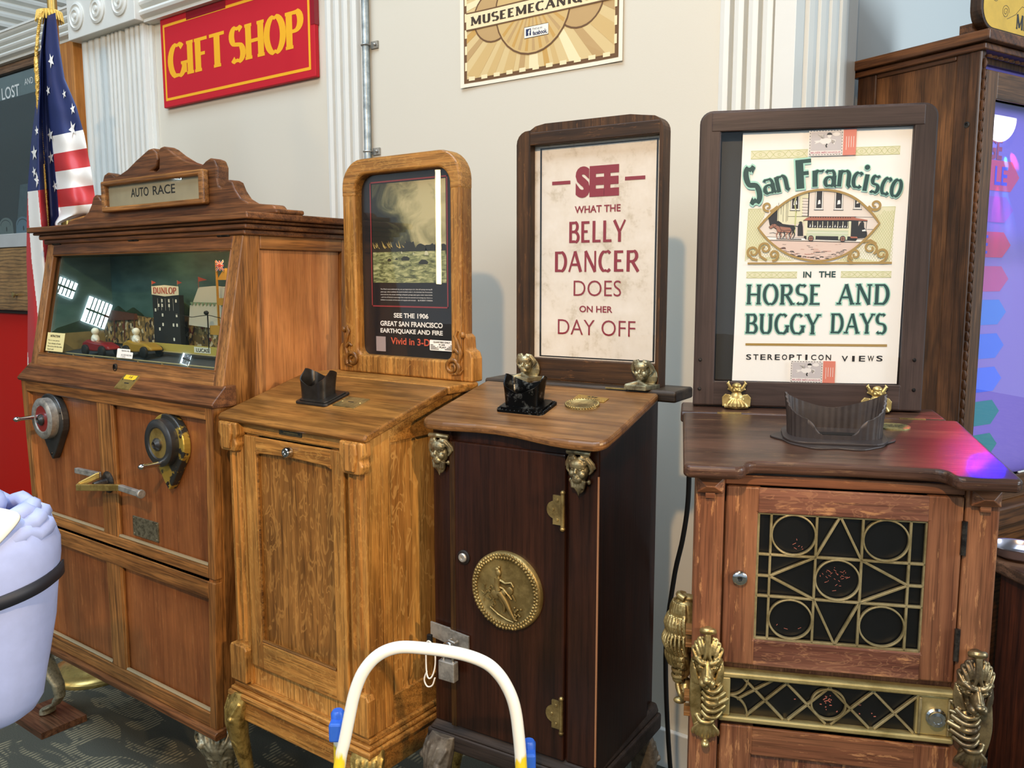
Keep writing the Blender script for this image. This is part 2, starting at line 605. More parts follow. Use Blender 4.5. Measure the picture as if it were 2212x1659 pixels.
def carpet():
    k = NT('patterned_carpet')
    v = k.coord()
    n = k.noise(v, 420, 3, 0.7)
    base = k.ramp(n, [(0.3, hexc('#2c2d28')), (0.7, hexc('#5b5a4c'))])
    # comb-like beige strokes in scattered patches
    wv = k.n('ShaderNodeTexWave', wave_type='BANDS', bands_direction='X')
    wv.inputs['Scale'].default_value = 22
    wv.inputs['Distortion'].default_value = 1.6
    wv.inputs['Detail'].default_value = 2
    k.l(v, wv.inputs['Vector'])
    m1 = k.ramp(wv.outputs['Fac'], [(0.45, G3(0)), (0.6, G3(1))])
    n2 = k.noise(k.coord((1, 2.2, 1), rot=(0, 0, 0.4)), 4.2, 2, 0.5, 1.4)
    m2 = k.ramp(n2, [(0.50, G3(0)), (0.54, G3(0.8)), (0.62, G3(0.8)), (0.66, G3(0.0))])
    mm = k.mix(1.0, m1, m2, 'MULTIPLY')
    k.l(k.mix(mm, base, hexc('#958a6c')), k.b.inputs['Base Color'])
    k.b.inputs['Roughness'].default_value = 0.95
    k.bump(n, 0.6, 0.004)
    return k.m

struct(MB().box(-26, 9, -18, 9, -0.12, 0).build('floor', carpet()))
struct(MB().box(-26, 9, -18, 9, 9.0, 9.1).build('ceiling', P('dark_roof', '#4a5350', 0.8)))
struct(MB().box(-4.19, CX, WY, WY + 0.16, 0, 2.74).build('wall_back', M_wall))
struct(MB().box(CX - 0.16, CX, WY + 0.16, 9, 0, 3.4).build('wall_right', P('cool_lit_wall', '#d6dbda', 0.6, bump=0.08, bscale=260)))  # bluer than the long wall: cool daylight is put into the colour

# far end of the hall, with its tall daylight windows (seen only as reflections)
FX = -26.0
struct(MB().box(FX - 0.2, FX, -18, 9, 0, 9).build('wall_left', P('dim_far_wall', '#7d8c88', 0.8)))
M_day = emit('daylight_sky', '#dff1ff', 26.0)
M_bar = P('window_bar', '#50585a', 0.6)
for i, (y0, y1, z0, z1) in enumerate(((-9.55, -8.85, 5.44, 5.93), (-10.78, -10.03, 4.92, 5.72), (-13.95, -13.65, 4.76, 5.12))):
    f = MB().box(FX, FX + 0.05, y0, y1, z0, z1)
    w = struct(f.build('window_%d' % (i + 1), M_day))
    b = MB()
    for k in range(1, 6):
        t = y0 + (y1 - y0) * k / 6
        b.box(FX + 0.05, FX + 0.08, t - 0.014, t + 0.014, z0, z1)
    b.box(FX + 0.05, FX + 0.08, y0, y1, (z0 + z1) / 2 - 0.03, (z0 + z1) / 2 + 0.03)
    b.build('glazing_bars', M_bar, w)

# fluted trim -------------------------------------------------------------
def flutes(a, b, n, base, rise):
    """profile points (t, depth) of n round-topped ridges between a and b"""
    p = []
    w = (b - a) / n
    for i in range(n):
        t = a + i * w
        p += [(t + w * .06, base), (t + w * .16, base + rise), (t + w * .5, base + rise * 1.15), (t + w * .84, base + rise), (t + w * .94, base)]
    return p

def pilaster(mb, groups, z0, z1, face, base=0.018, rise=0.02, n=4):
    """vertical fluted boards on the long wall"""
    for a, b in groups:
        p = [(a, 0)] + [(a, base)] + flutes(a, b, n, base, rise) + [(b, base), (b, 0)]
        mb.prism([(x, face - d) for x, d in p], 'z', z0, z1)

t = MB()
pilaster(t, [(-4.125, -3.902), (-3.898, -3.765), (-3.745, -3.585)], 0, 2.57, WY)
t.box(-4.135, -3.565, WY - 0.014, WY, 0, 2.57)
cap = MB()
cap.box(-4.147, -3.572, WY - 0.085, WY, 2.565, 2.78)
cap.box(-4.155, -3.562, WY - 0.10, WY, 2.78, 2.80)
o = struct(t.build('trim_1', M_trim, bevel=0.003))
cp = cap.build('capital_block', M_trim, o, bevel=0.003)
for x in (-4.057, -3.871, -3.684):
    MB().lathe([(0.062, 0), (0.062, -.006), (.052, -.010), (.048, -.004), (.040, -.004), (.036, -.012), (.026, -.014), (.022, -.005), (.016, -.005), (.012, -.016), (0, -.018)],
               (x, WY - 0.085, 2.66), 'y', 32).build('rosette', M_trim, cp, smooth=40)

def frieze(x0, x1, z0, z1, face, nm):
    m = MB()
    h = (z1 - z0) / 4
    p = [(face, z0), (face - .045, z0), (face - .045, z0 + .012)]
    for i in range(4):
        a = z0 + .012 + i * h * .93
        p += [(face - .040, a + h * .05), (face - .062, a + h * .3), (face - .066, a + h * .55), (face - .060, a + h * .8), (face - .040, a + h * .88)]
    p += [(face - .07, z1 - .012), (face - .07, z1), (face, z1)]
    m.prism(p, 'x', x0, x1)
    return struct(m.build(nm, M_trim, bevel=0.002))
frieze(-6.4, -4.147, 2.585, 2.735, WY, 'trim_2')
frieze(-3.572, CX + .0, 2.56, 2.74, WY, 'trim_3')
# frieze of the inner side of the shop, above the case
m = MB()
p = [(-6.5, 3.15), (-6.46, 3.15)]
for i in range(4):
    a = 3.16 + i * .065
    p += [(-6.455, a), (-6.42, a + .018), (-6.415, a + .035), (-6.43, a + .052), (-6.455, a + .056)]
p += [(-6.40, 3.43), (-6.40, 3.455), (-6.5, 3.455)]
m.prism(p, 'y', 1.2, 6.5)
struct(m.build('trim_4', M_trim))
struct(MB().box(-6.7, -6.5, 1.2, 6.5, 0, 3.45).build('wall_shop', P('grey_shop_wall', '#9aa09c', 0.7)))
tag(MB().box(-6.68, -6.42, 1.6, 5.5, 3.456, 3.498).build('planter_box', P('terracotta', '#8a5a3c', 0.7)),
    'brown planter on top of the shop wall at the upper left', 'planter')
g = MB()
rg = random.Random(4)
for i in range(90):
    y = rg.uniform(1.7, 5.3); x = rg.uniform(-6.62, -6.46)
    a = rg.uniform(0, 6.28); hgt = rg.uniform(.08, .2); zb = 3.508; sp = rg.uniform(.05, .14)
    pts = [(x + math.cos(a) * sp * q, y + math.sin(a) * sp * q, zb + hgt * (1.6 * q - q * q * .9)) for q in (0, .3, .6, 1)]
    g.tube(pts, [.006, .009, .007, .002], 4)
go = g.build('grass_blades', P('dark_leaf', '#39462f', 0.6))
go['kind'] = 'stuff'
tag(go, 'dark spiky leaves growing from the planter above the shop wall', 'plant')

m = MB()
pilaster(m, [(-2.428, -2.256)], 0, 2.56, WY, n=4)
struct(m.build('trim_5', M_trim, bevel=0.003))
# pilaster that wraps the outside corner
m = MB()
pilaster(m, [(-0.925, -0.775)], 0, 2.56, WY, .02, .022, 4)
m.box(-0.775, CX + .035, WY - .045, WY + .02, 0, 2.56)
p = [(2.24, 0), (2.24, .018)] + flutes(2.24, 2.62, 4, .018, .018) + [(2.62, .03), (2.72, .03), (2.72, 0)]
m.prism([(CX + d, y) for y, d in p], 'z', 0, 3.3)
struct(m.build('trim_6', M_trim, bevel=0.003))
struct(MB().box(-2.25, -0.93, WY - .018, WY, 0, .12).build('baseboard_back', M_trim, bevel=.004))

# conduit -----------------------------------------------------------------
cd = thing('electrical_conduit', 'grey steel conduit pipe clamped to the wall beside the fluted white strip', 'pipe', (-2.236, WY - .02, 0))
MB().tube([(0, 0, .9), (0, 0, 2.55)], .0125, 14).build('pipe', metal('galvanised', '#8f999c', '#b8c2c6', .4, 30, .5, .7), cd, smooth=40)
for z in (2.262, 1.90, 1.5):
    c = MB()
    c.tube([(math.cos(R(a)) * .0145, math.sin(R(a)) * .0145, z) for a in range(0, 360, 20)], .003, 6, True)
    c.box(.012, .045, .013, .019, z - .012, z + .012)
    c.ell((.034, .010, z), .005)
    c.build('pipe_clamp', M_steel, cd, smooth=40)

# gift shop sign ------------------------------------------------------------
sg = thing('gift_shop_sign', 'red board with yellow border and yellow serif letters reading GIFT SHOP', 'sign', (-2.99, WY, 2.377))
M_red = P('sign_red', '#c2232f', 0.5, spec=.2)
M_yel = P('sign_yellow', '#f2ae1e', 0.45)
MB().box(-.495, .495, -.022, -.003, -.185, .185).build('board', M_red, sg, bevel=.003)
b = MB()
y = -.0226
b.ring(rrect(-.475, .47, -.158, .158, .002, 1), rrect(-.464, .459, -.147, .147, .002, 1), 'y', y, y + .0005)
b.build('border_line', M_yel, sg)
b = MB()
penned(b, 'GIFT', -.440, -.036, -.068, .066, y, .245, .10, .15, gap=.025)
penned(b, 'SHOP', -.012, .432, -.068, .066, y, .245, .10, .15, gap=.025)
b.build('lettering', M_yel, sg)
b = MB()
b.box(-.3, -.03, -.0235, -.002, .15, .186); b.box(.475, .497, -.0235, -.002, .0, .186)
b.each('clear_tape', P('brown_tape', '#8e1f2b', .2), sg)

# museum poster -------------------------------------------------------------
po = thing('wall_poster', 'sepia sunburst poster with MUSEEMECANIQUE banner taped to the cream wall', 'poster', (-1.52, WY, 2.065))
X0 = -1.52
paper = MB()
n = 14
rows = []
def curl(x, z):
    return -.004 - .012 * max(0, abs(x) - .2) ** 1.3 / .1 ** 1.3 * .35
rows = [[(-.297 + .594 * i / n, curl(-.297 + .594 * i / n, 0), z) for i in range(n + 1)] for z in (0, .47)]
paper.loft([[(x, yy, z) for x, yy, z in r] for r in rows] , False, False)
paper.build('paper', P('poster_paper', '#efe6d0', .55), po)
def on_poster(mb):
    return mb.xf(lambda p: Vector((p.x, p.y + curl(p.x, 0), p.z)))
pr = MB()
M_p = [P('poster_tan', '#d8bd86', .55), P('poster_brown', '#6b4a2a', .55), P('poster_gold', '#c79b52', .55), P('poster_cream', '#efdcae', .55), P('poster_shade', '#bd9a66', .55), P('poster_mid', '#cfae72', .55)]
def strip(mb, x0, x1, z0, z1, y):
    k = max(1, int((x1 - x0) / .04))
    for i in range(k):
        a, c = x0 + (x1 - x0) * i / k, x0 + (x1 - x0) * (i + 1) / k
        mb.rect(a, c, z0, z1, y)
pr.m = 1; strip(pr, -.282, .284, .012, .462, -.0008)
pr.m = 0; strip(pr, -.270, .272, .024, .45, -.0012)
# sun rays
cxp, czp = -.016, .30
rr = random.Random(2)
a = -180.0
while a < 0:
    w = rr.uniform(3, 8)
    def edge(an):
        dx, dz = math.cos(R(an)), math.sin(R(an))
        ts = []
        if dz < -1e-6: ts.append((.024 - czp) / dz)
        if dx > 1e-6: ts.append((.272 - cxp) / dx)
        if dx < -1e-6: ts.append((-.270 - cxp) / dx)
        tt = min(ts); return (cxp + dx * tt, czp + dz * tt)
    e0, e1 = edge(a), edge(min(a + w, 0))
    pr.m = rr.choice([2, 3, 5, 4])
    for q in range(6):
        f0, f1 = q / 6, (q + 1) / 6
        L = lambda e, f: (cxp + (e[0] - cxp) * f, czp + (e[1] - czp) * f)
        pr.plate([L(e0, f0), L(e0, f1), L(e1, f1), L(e1, f0)], -.0016)
    a += w + rr.uniform(2, 6)
def disc(mb, cx, cz, r, y, m1, m2, lo=-180, hi=0):
    mb.m = m2; mb.plate(arc(cx, cz, r, r, lo, hi, 30), y)
    mb.m = m1; mb.line(arc(cx, cz, r, r, lo, hi, 30), .005, y - .0003)
disc(pr, -.165, .20, .075, -.0020, 1, 4, -180, 180)
disc(pr, .15, .20, .085, -.0020, 1, 4, -180, 180)
disc(pr, -.016, .205, .138, -.0026, 1, 5, -180, 180)
for i in range(11):
    an = -150 + i * 12
    pr.m = 4 if i % 2 else 2
    pr.plate([(cxp, .235), (cxp + .13 * math.cos(R(an)), .205 + .13 * math.sin(R(an))), (cxp + .13 * math.cos(R(an + 5)), .205 + .13 * math.sin(R(an + 5)))], -.0029)
pr.m = 3; strip(pr, -.270, .272, .174, .225, -.0034)
pr.m = 1; strip(pr, -.270, .272, .223, .227, -.0037); strip(pr, -.270, .272, .172, .176, -.0037)
# dashed edge
pr.m = 3
for i in range(11):
    x = -.262 + i * .0495; pr.rect(x, x + .024, .018, .030, -.0020)
for i in range(8):
    z = .05 + i * .05
    pr.rect(-.277, -.268, z, z + .026, -.0020); pr.rect(.270, .279, z, z + .026, -.0020)
on_poster(pr).build('print', M_p, po)
b = MB()
penned(b, 'MUSEEMECANIQUE', -.252, .235, .186, .212, -.0042, .24, .12, .12, gap=.10)
on_poster(b).build('banner_lettering', P('poster_ink', '#3a2a1c', .55), po)
b = MB()
b.m = 0; b.rect(-.044, .044, .114, .146, -.0034)
b.m = 1; b.line([(-.044, .114), (.044, .114), (.044, .146), (-.044, .146)], .0012, -.0036, True)
b.m = 2; b.rect(-.038, -.019, .120, .140, -.0037)
b.m = 3; sans(b, 'f', -.030, -.0215, .120, .137, -.0040, .03)
b.m = 2; sans(b, 'facebook.', -.013, .040, .118, .131, -.0038, .03); sans(b, 'Find us on', -.013, .022, .134, .1405, -.0038)
on_poster(b).build('badge', [P('badge_white', '#f1ecdc', .5), M_black, P('badge_navy', '#1f2c55', .5), P('badge_white', '#f1ecdc', .5)], po)
# ================================================================ auto race machine
def oak(axis, tone=0):
    return [wood('race_oak', '#74461f', '#b47c43', axis, .40, .15, fine=30, rings=.32, seed=.3),
            wood('race_oak_dark', '#55311a', '#8c5a33', axis, .42, .12, fine=30, rings=.35, seed=1.7),
            wood('race_oak_red', '#7d4724', '#9f6236', axis, .38, .2, fine=14, rings=.08, pores=.22, chips=.3, chip_col='#b57a48', seed=2.9),
            wood('race_oak_lit_side', '#a0653a', '#cf9058', axis, .36, .2, fine=20, rings=.12, pores=.25, blotch=.25, seed=3.9)][tone]  # last tone: lighter copy, warm light from the right put into the colour

RC = (-2.298, 1.217)
ra = thing('coin_operated_race_game', 'tall oak arcade cabinet with slanted glass front, two crank dials and AUTO RACE crest', 'arcade machine', (RC[0], RC[1], 0))

def taper(p):
    z = min(p.z, 1.13)
    return Vector((p.x * (1 + .107 * (z - .73)), p.y, p.z))
def RB(mb, *a, **k):
    return mb.xf(taper).build(*a, **k)

# carcass: two shaped sides with their framing
DP = .50
side = [(0, .285), (0, 1.148), (.033, 1.187), (.109, 1.565), (DP, 1.565), (DP, .285)]
m = MB()
for s in (-1, 1):
    m.prism(side, 'x', s * .452, s * .466)
m.box(-.452, .452, DP - .02, DP - .004, .285, 1.56)
m.box(-.452, .452, .03, DP - .02, .285, .30)
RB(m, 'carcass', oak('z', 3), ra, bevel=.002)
m = MB()
for s in (-1, 1):
    a, b = s * .466, s * .479
    m.prism([(0, .285), (0, 1.148), (.033, 1.187), (.109, 1.565), (.155, 1.565), (.150, 1.18), (.09, .285)], 'x', a, b)
    m.prism([(.43, .285), (.43, 1.565), (DP, 1.565), (DP, .285)], 'x', a, b)
for q in m.split(): RB(q, 'side_stile', oak('z'), ra, bevel=.0025)
m = MB()
for s in (-1, 1):
    a, b = s * .466, s * .479
    m.prism([(.1545, 1.527), (.155, 1.565), (.43, 1.565), (.43, 1.527)], 'x', a, b)
    m.prism([(.12, .285), (.13, .70), (.43, .70), (.43, .285)], 'x', a, b)
for q in m.split(): RB(q, 'side_rail', oak('y'), ra, bevel=.0025)

# two framed front panels
M_oz, M_ox, M_op = oak('z'), oak('x'), oak('z', 2)
def framed(nm, z0, z1, top, bot, lab=None):
    m = MB()
    m.frame(-.482, .482, -.004, .018, z0, z1, .030, .030, bot - .002, top - .002)
    o = RB(m, nm, M_oz, ra, bevel=.0025)
    m = MB()
    m.box(-.452, .452, -.0048, .0175, z1 - top, z1)
    m.box(-.452, .452, -.0048, .0175, z0, z0 + bot)
    for q in m.split(): RB(q, 'rail', M_ox, o, bevel=.0025)
    m = MB(); m.box(-.052, .022, -.002, .016, z0 + bot - .001, z1 - top + .001)
    RB(m, 'mullion', M_oz, o, bevel=.0025)
    m = MB()
    m.box(-.455, .455, .013, .022, z0 + .01, z1 - .01)
    RB(m, 'inset_panel', M_op, o)
    m = MB()
    zb = z0 + bot
    for a, b in ((-.452, -.052), (.022, .452)):
        m.tube([(a + .004, .004, zb + .003), (b - .004, .004, zb + .003)], .0055, 6)
    for q in m.split(): RB(q, 'worn_bead', P('worn_bead', '#9c8a6a', .3, .2, .3), o, smooth=50)
    m = MB()
    for x in (.024, .450):
        m.tube([(x, .005, zb + .006), (x, .005, z1 - top)], .0045, 6)
    for q in m.split(): RB(q, 'bead', M_oz, o, smooth=50)
    return o
up = framed('upper_panel', .698, 1.146, .040, .029)
lo = framed('lower_panel', .290, .690, .048, .040)
m = MB()
m.prism([(-.012, .266), (-.016, .272), (-.016, .284), (-.008, .290), (.02, .292), (.02, .266)], 'x', -.492, .492)
RB(m, 'base_molding', oak('x', 1), ra, bevel=.002)
# sloping ledge under the window
m = MB()
m.prism([(-.008, 1.138), (-.012, 1.146), (-.008, 1.152), (.030, 1.190), (.06, 1.190), (.06, 1.138)], 'x', -.489, .489)
RB(m, 'ledge', oak('x', 1), ra, bevel=.002)

# slanted window -----------------------------------------------------------
def sl(t, d=0.0):
    """point on the slant: t 0 bottom .. 1 top, d out of the pane"""
    return (.033 + .076 * t - d * .98, 1.187 + .373 * t + d * .2)
def slab(mb, x0, x1, t0, t1, d0, d1):
    vs = []
    for x in (x0, x1):
        for d in (d0, d1):
            for t in (t0, t1):
                yy, zz = sl(t, d)
                vs.append((x, yy, zz))
    mb.add(vs, [(0, 1, 3, 2), (4, 6, 7, 5), (0, 4, 5, 1), (2, 3, 7, 6), (0, 2, 6, 4), (1, 5, 7, 3)])
m = MB()
vs = []
for d in (-.014, .005):
    for x0_, x1_, t0_, t1_ in ((-.50, .50, -.005, 1.0), (-.458, .462, .095, .905)):
        for x, t in ((x0_, t0_), (x1_, t0_), (x1_, t1_), (x0_, t1_)):
            yy, zz = sl(t, d); vs.append((x, yy, zz))
fs = []
for i in range(4):
    j = (i + 1) % 4
    fs += [(i, j, 4 + j, 4 + i), (8 + i, 12 + i, 12 + j, 8 + j), (i, 8 + i, 8 + j, j), (4 + i, 4 + j, 12 + j, 12 + i)]
m.add(vs, fs)
wf = m.build('window_frame', M_oz, ra, bevel=.0025)
m = MB()
slab(m, -.458, .462, .905, 1.0, -.014, .006)
m.build('top_rail', oak('x', 1), wf, bevel=.0025)
m = MB()
slab(m, -.458, .462, -.005, .095, -.014, .006)
m.build('bottom_rail', M_ox, wf, bevel=.0025)
m = MB()
for (x0, x1, t0, t1) in ((-.458, -.452, .095, .905), (.456, .462, .095, .905), (-.458, .462, .899, .907), (-.458, .462, .093, .101)):
    slab(m, x0, x1, t0, t1, -.008, .006)
m.each('glazing_bead', P('bead_oak', '#7b4d25', .35, 0, .3), wf, bevel=.002)
m = MB()
slab(m, -.458, .462, .09, .91, -.012, -.009)
m.build('glass', glass('case_glass', (.93, .97, .96, 1), 1.5), wf)
m = MB()
yy, zz = sl(.046, .004)
m.lathe([(.011, 0), (.011, -.004), (.008, -.005), (.008, -.003), (0, -.003)], (.0, yy, zz), 'y', 20)
m.build('lock', M_dark, wf, smooth=40)
for x in (-.435, .005, .425):
    m = MB()
    yy, zz = sl(1.0, .006)
    m.tube([(x - .025, yy, zz), (x + .025, yy, zz)], .005, 8)
    m.build('hinge', M_dark, wf, smooth=40)
M_ink = P('black_ink', '#1b1a18', .5)
def tilted(mb, x0, z0off, d):
    """place a flat xz drawing (x, 0, z) on the slant"""
    def fn(p):
        yy, zz = sl((p.z) / .3807, d - p.y)
        return Vector((p.x, yy, zz))
    return mb.xf(fn)
b = MB()
b.m = 0; b.rect(-.446, -.337, .045, .103, 0)
b.m = 1; sans(b, 'INSTRUCTIONS', -.425, -.365, .089, .096, -.0006, .02)
for i, (q, wd) in enumerate((('Put in one penny', .07), ('Turn wheels of both', .08), ('first across the line wins', .09), ('Good Luck', .04))):
    sans(b, q, -.435, -.435 + wd, .076 - i * .009, .081 - i * .009, -.0006)
tilted(b, 0, 0, -.0085).build('instruction_card', [P('card_yellow', '#dccf94', .6), M_ink], wf)
b = MB()
b.m = 0; b.plate(rrect(-.028, .055, .046, .064, .003, 3), 0); b.plate(rrect(-.028, .04, .058, .072, .003, 3), -.0002)
b.m = 1; sans(b, 'Quarters only', -.004, .036, .064, .069, -.0008, .02); sans(b, 'ALL AGES WELCOME', -.004, .05, .053, .057, -.0008)
sans(b, '1 play', -.004, .02, .048, .0515, -.0008)
tilted(b, 0, 0, -.0085).build('price_sticker', [P('sticker_white', '#efe9df', .5), M_ink], wf)

# diorama --------------------------------------------------------------------
dz = .004
m = MB()
m.m = 0; m.box(-.448, .448, .275, .283, 1.17, 1.56); m.prism([(.052, 1.19), (.126, 1.555), (.275, 1.555), (.275, 1.19)], 'x', -.449, -.445)
k = NT('painted_sky')
v = k.coord()
sp = k.n('ShaderNodeSeparateXYZ'); k.l(v, sp.inputs[0])
mr = k.n('ShaderNodeMapRange'); mr.inputs[1].default_value = 1.25; mr.inputs[2].default_value = 1.50
k.l(sp.outputs[2], mr.inputs[0])
nz = k.noise(k.coord((3, 3, 9)), 2.2, 4)
c0 = k.ramp(mr.outputs[0], [(0.0, hexc('#7f9a96')), (0.35, hexc('#416c6b')), (1.0, hexc('#23403f'))])
k.l(k.mix(0.35, c0, k.ramp(nz, [(.35, hexc('#1d3838')), (.7, hexc('#6d8f8d'))])), k.b.inputs['Base Color'])
k.b.inputs['Roughness'].default_value = .7
bd = m.build('backdrop', k.m, ra)
m = MB()
m.prism([(.056, 1.20), (.072, 1.285), (.09, 1.298), (.16, 1.318), (.27, 1.325), (.27, 1.2)], 'x', -.445, -.4435)
hill = [(-.448, 1.24)] + [(-.448 + .9 * i / 20, 1.340 + .018 * math.sin(i * .8) + .014 * math.sin(i * 2.3) + (.02 if 8 < i < 13 else 0)) for i in range(21)] + [(.448, 1.24)]
m.prism(hill, 'y', .268, .274)
m.build('painted_hills', P('hill_green', '#22381f', .8, var=.4, vscale=30), bd)
m = MB()
m.prism([(.045, 1.200), (.047, 1.213), (.275, 1.245), (.275, 1.20)], 'x', -.448, .448)
m.build('track_floor', P('track_grey', '#34373a', .75, var=.15, vscale=12), ra)
m = MB()
m.prism([(.058, 1.20), (.074, 1.28), (.27, 1.285), (.27, 1.20)], 'x', -.4434, -.4425); m.box(-.44, -.10, .262, .2675, 1.23, 1.30)
m.build('painted_field', P('field_tan', '#8c7a4c', .8, var=.2, vscale=18), bd)
# spectators
k = NT('crowd_print')
vo = k.n('ShaderNodeTexVoronoi'); vo.inputs['Scale'].default_value = 105
k.l(k.coord((1, 1, .8)), vo.inputs['Vector'])
sh = k.n('ShaderNodeSeparateColor'); k.l(vo.outputs['Color'], sh.inputs[0])
k.l(k.ramp(sh.outputs[0], [(.0, hexc('#6f5a33')), (.35, hexc('#b18f56')), (.6, hexc('#8a7040')), (.75, hexc('#3a2f2c')), (.88, hexc('#d8c9a8')), (.95, hexc('#7b2f2a'))]), k.b.inputs['Base Color'])
k.b.inputs['Roughness'].default_value = .7
k.t.nodes['Color Ramp'].color_ramp.interpolation = 'CONSTANT'
m = MB()
m.prism([(-.44, 1.245), (-.445, 1.31), (-.38, 1.346), (-.237, 1.336), (-.17, 1.332), (.0, 1.342), (.448, 1.342), (.448, 1.245)], 'y', .24, .25)
m.build('spectators', k.m, ra)
m = MB()
m.prism([(-.44, 1.315), (-.39, 1.352), (-.237, 1.343), (-.235, 1.325)], 'y', .23, .24)
for x in (-.36, -.30, -.24):
    m.box(x, x + .003, .228, .231, 1.255, 1.33)
m.build('grandstand_roof', P('stand_brown', '#5d3526', .7), ra)
tw = MB()
tw.box(-.062, .075, .19, .205, 1.262, 1.405)
tow = tw.build('scoring_tower', P('tower_grey', '#1d1f22', .6, var=.2, vscale=40), ra)
b = MB()
rr = random.Random(5)
for i in range(7):
    for j in range(9):
        if rr.random() < .17:
            b.rect(-.052 + i * .018, -.044 + i * .018, 1.272 + j * .014, 1.281 + j * .014, .1895)
for i in range(5):
    b.rect(-.035 + i * .02, -.034 + i * .02, 1.36, 1.395, .1894)
b.build('number_tile', P('tile_white', '#e6e2d5', .6), tow)
b = MB()
b.m = 0; b.plate([(-.063, 1.406), (.006, 1.401), (.077, 1.406), (.077, 1.430), (.006, 1.434), (-.063, 1.430)], .1888)
b.m = 1; penned(b, 'DUNLOP', -.054, .067, 1.409, 1.427, .1882, .2, .12, .1, gap=.06)
for x in (-.060, .072):
    b.m = 1; b.plate([(x, 1.447), (x + .024, 1.441), (x, 1.436)], .1888); b.m = 2; b.rect(x - .001, x, 1.428, 1.448, .1890)
b.build('tower_sign', [P('sign_cream', '#e6dfc8', .6), P('sign_orange_red', '#b0402a', .6), P('card_yellow', '#dccf94', .6)], tow)
m = MB()
m.prism([(.112, 1.374), (.15, 1.428), (.22, 1.432), (.292, 1.428), (.30, 1.40), (.28, 1.374)], 'y', .205, .22)
m.prism([(.098, 1.32), (.108, 1.377), (.285, 1.377), (.295, 1.35), (.29, 1.31)], 'y', .203, .218)
tent = m.build('tent', P('tent_white', '#cfc8b6', .7), ra)
b = MB()
b.m = 0
for i in range(10):
    b.plate([(.110 + i * .0175, 1.386), (.1275 + i * .0175, 1.386), (.119 + i * .0175, 1.374)], .2022)
b.m = 1; b.plate([(.155, 1.458), (.197, 1.449), (.155, 1.444)], .2022); b.rect(.154, .156, 1.425, 1.458, .2024)
b.build('pennant', [P('trim_green', '#7d9273', .7), P('sign_orange_red', '#b0402a', .6)], tent)
# yellow viewing stand with a flag
m = MB()
m.prism([(.289, 1.449), (.325, 1.480), (.44, 1.480), (.44, 1.449)], 'y', .17, .20)
m.box(.287, .291, .168, .173, 1.25, 1.50)
m.box(.287, .44, .17, .20, 1.381, 1.400)
m.box(.255, .44, .165, .20, 1.30, 1.325)
vs_ = m.build('yellow_stand', P('stand_yellow', '#b8862f', .7), ra)
b = MB()
b.m = 0; b.rect(.291, .325, 1.474, 1.500, .1678)
b.m = 1; b.rect(.291, .325, 1.485, 1.489, .1670); b.rect(.306, .310, 1.474, 1.500, .1670)
b.line([(.291, 1.474), (.325, 1.500)], .003, .1672); b.line([(.291, 1.500), (.325, 1.474)], .003, .1672)
b.m = 2; b.rect(.291, .325, 1.484, 1.490, .1673); b.rect(.305, .311, 1.474, 1.500, .1673)
b.line([(.291, 1.474), (.325, 1.500)], .006, .1675); b.line([(.291, 1.500), (.325, 1.474)], .006, .1675)
b.build('toy_flag', [P('flag_navy_toy', '#26356b', .6), P('flag_red_toy', '#b3332f', .6), P('tile_white', '#e6e2d5', .6)], vs_)
b = MB()
b.m = 0; b.box(-.05, .44, .160, .168, 1.243, 1.266)
b.m = 1; b.rect(.185, .262, 1.2475, 1.2640, .1595); b.m = 2; sans(b, 'LUCAS', .196, .252, 1.2505, 1.2605, .1590, .02)
b.m = 1; b.rect(.29, .40, 1.2475, 1.264, .1595)
b.build('track_hoarding', [P('hoarding_yellow', '#b9a24a', .7), P('sign_cream', '#e6dfc8', .6), M_ink], ra)
m = MB()
m.tube([(.255, .16, 1.25), (.255, .16, 1.355)], .002, 6)
m.ell((.255, .156, 1.36), (.010, .005, .006))
m.tube([(.10, .16, 1.352), (.18, .16, 1.346), (.255, .16, 1.354), (.32, .16, 1.346), (.42, .16, 1.352)], .0011, 5)
m.build('toy_street_lamp', M_dark, ra)
def toy_car(x, yy, z, colr, nm):
    m = MB()
    prof = [(-.075, .006), (-.07, .022), (-.045, .03), (-.02, .026), (.0, .024), (.04, .024), (.075, .014), (.08, .004), (.0, -.004), (-.06, -.004)]
    m.prism([(x + a, z + .018 + b) for a, b in prof], 'y', yy - .02, yy + .02)
    c = m.build(nm, P('toy_' + nm, colr, .3, coat=.5), ra, bevel=.006, seg=3)
    for dx in (-.045, .05):
        for dy in (-.024, .024):
            w = MB(); w.lathe([(0, -.006), (.010, -.006), (.016, -.004), (.017, 0), (.016, .004), (.010, .006), (0, .006)], (x + dx, yy + dy, z + .017), 'y', 18)
            w.build('wheel', P('tyre', '#151515', .6), c, smooth=50)
    d = MB(); d.m = 0; d.ell((x - .028, yy, z + .048), (.012, .012, .018)); d.tube([(x - .024, yy - .008, z + .052), (x - .005, yy - .006, z + .046)], .004, 6); d.m = 1; d.ell((x - .027, yy, z + .073), .011)
    d.build('driver', [P('driver_white', '#e8e4d8', .6), P('helmet_cream', '#efe9d6', .4)], c, smooth=60)
toy_car(-.205, .10, 1.222, '#8c1f22', 'red_race_car')
toy_car(-.03, .13, 1.226, '#a9802a', 'yellow_race_car')
m = MB()
m.tube([(-.44, .065, 1.226), (.44, .065, 1.226)], .0025, 6)
for i in range(8):
    x = -.42 + i * .12; m.box(x - .0025, x + .0025, .063, .067, 1.20, 1.228)
m.tube([(-.3, .155, 1.245), (.44, .155, 1.242)], .002, 6)
m.build('track_fence', P('fence_tan', '#a08f66', .6), ra)

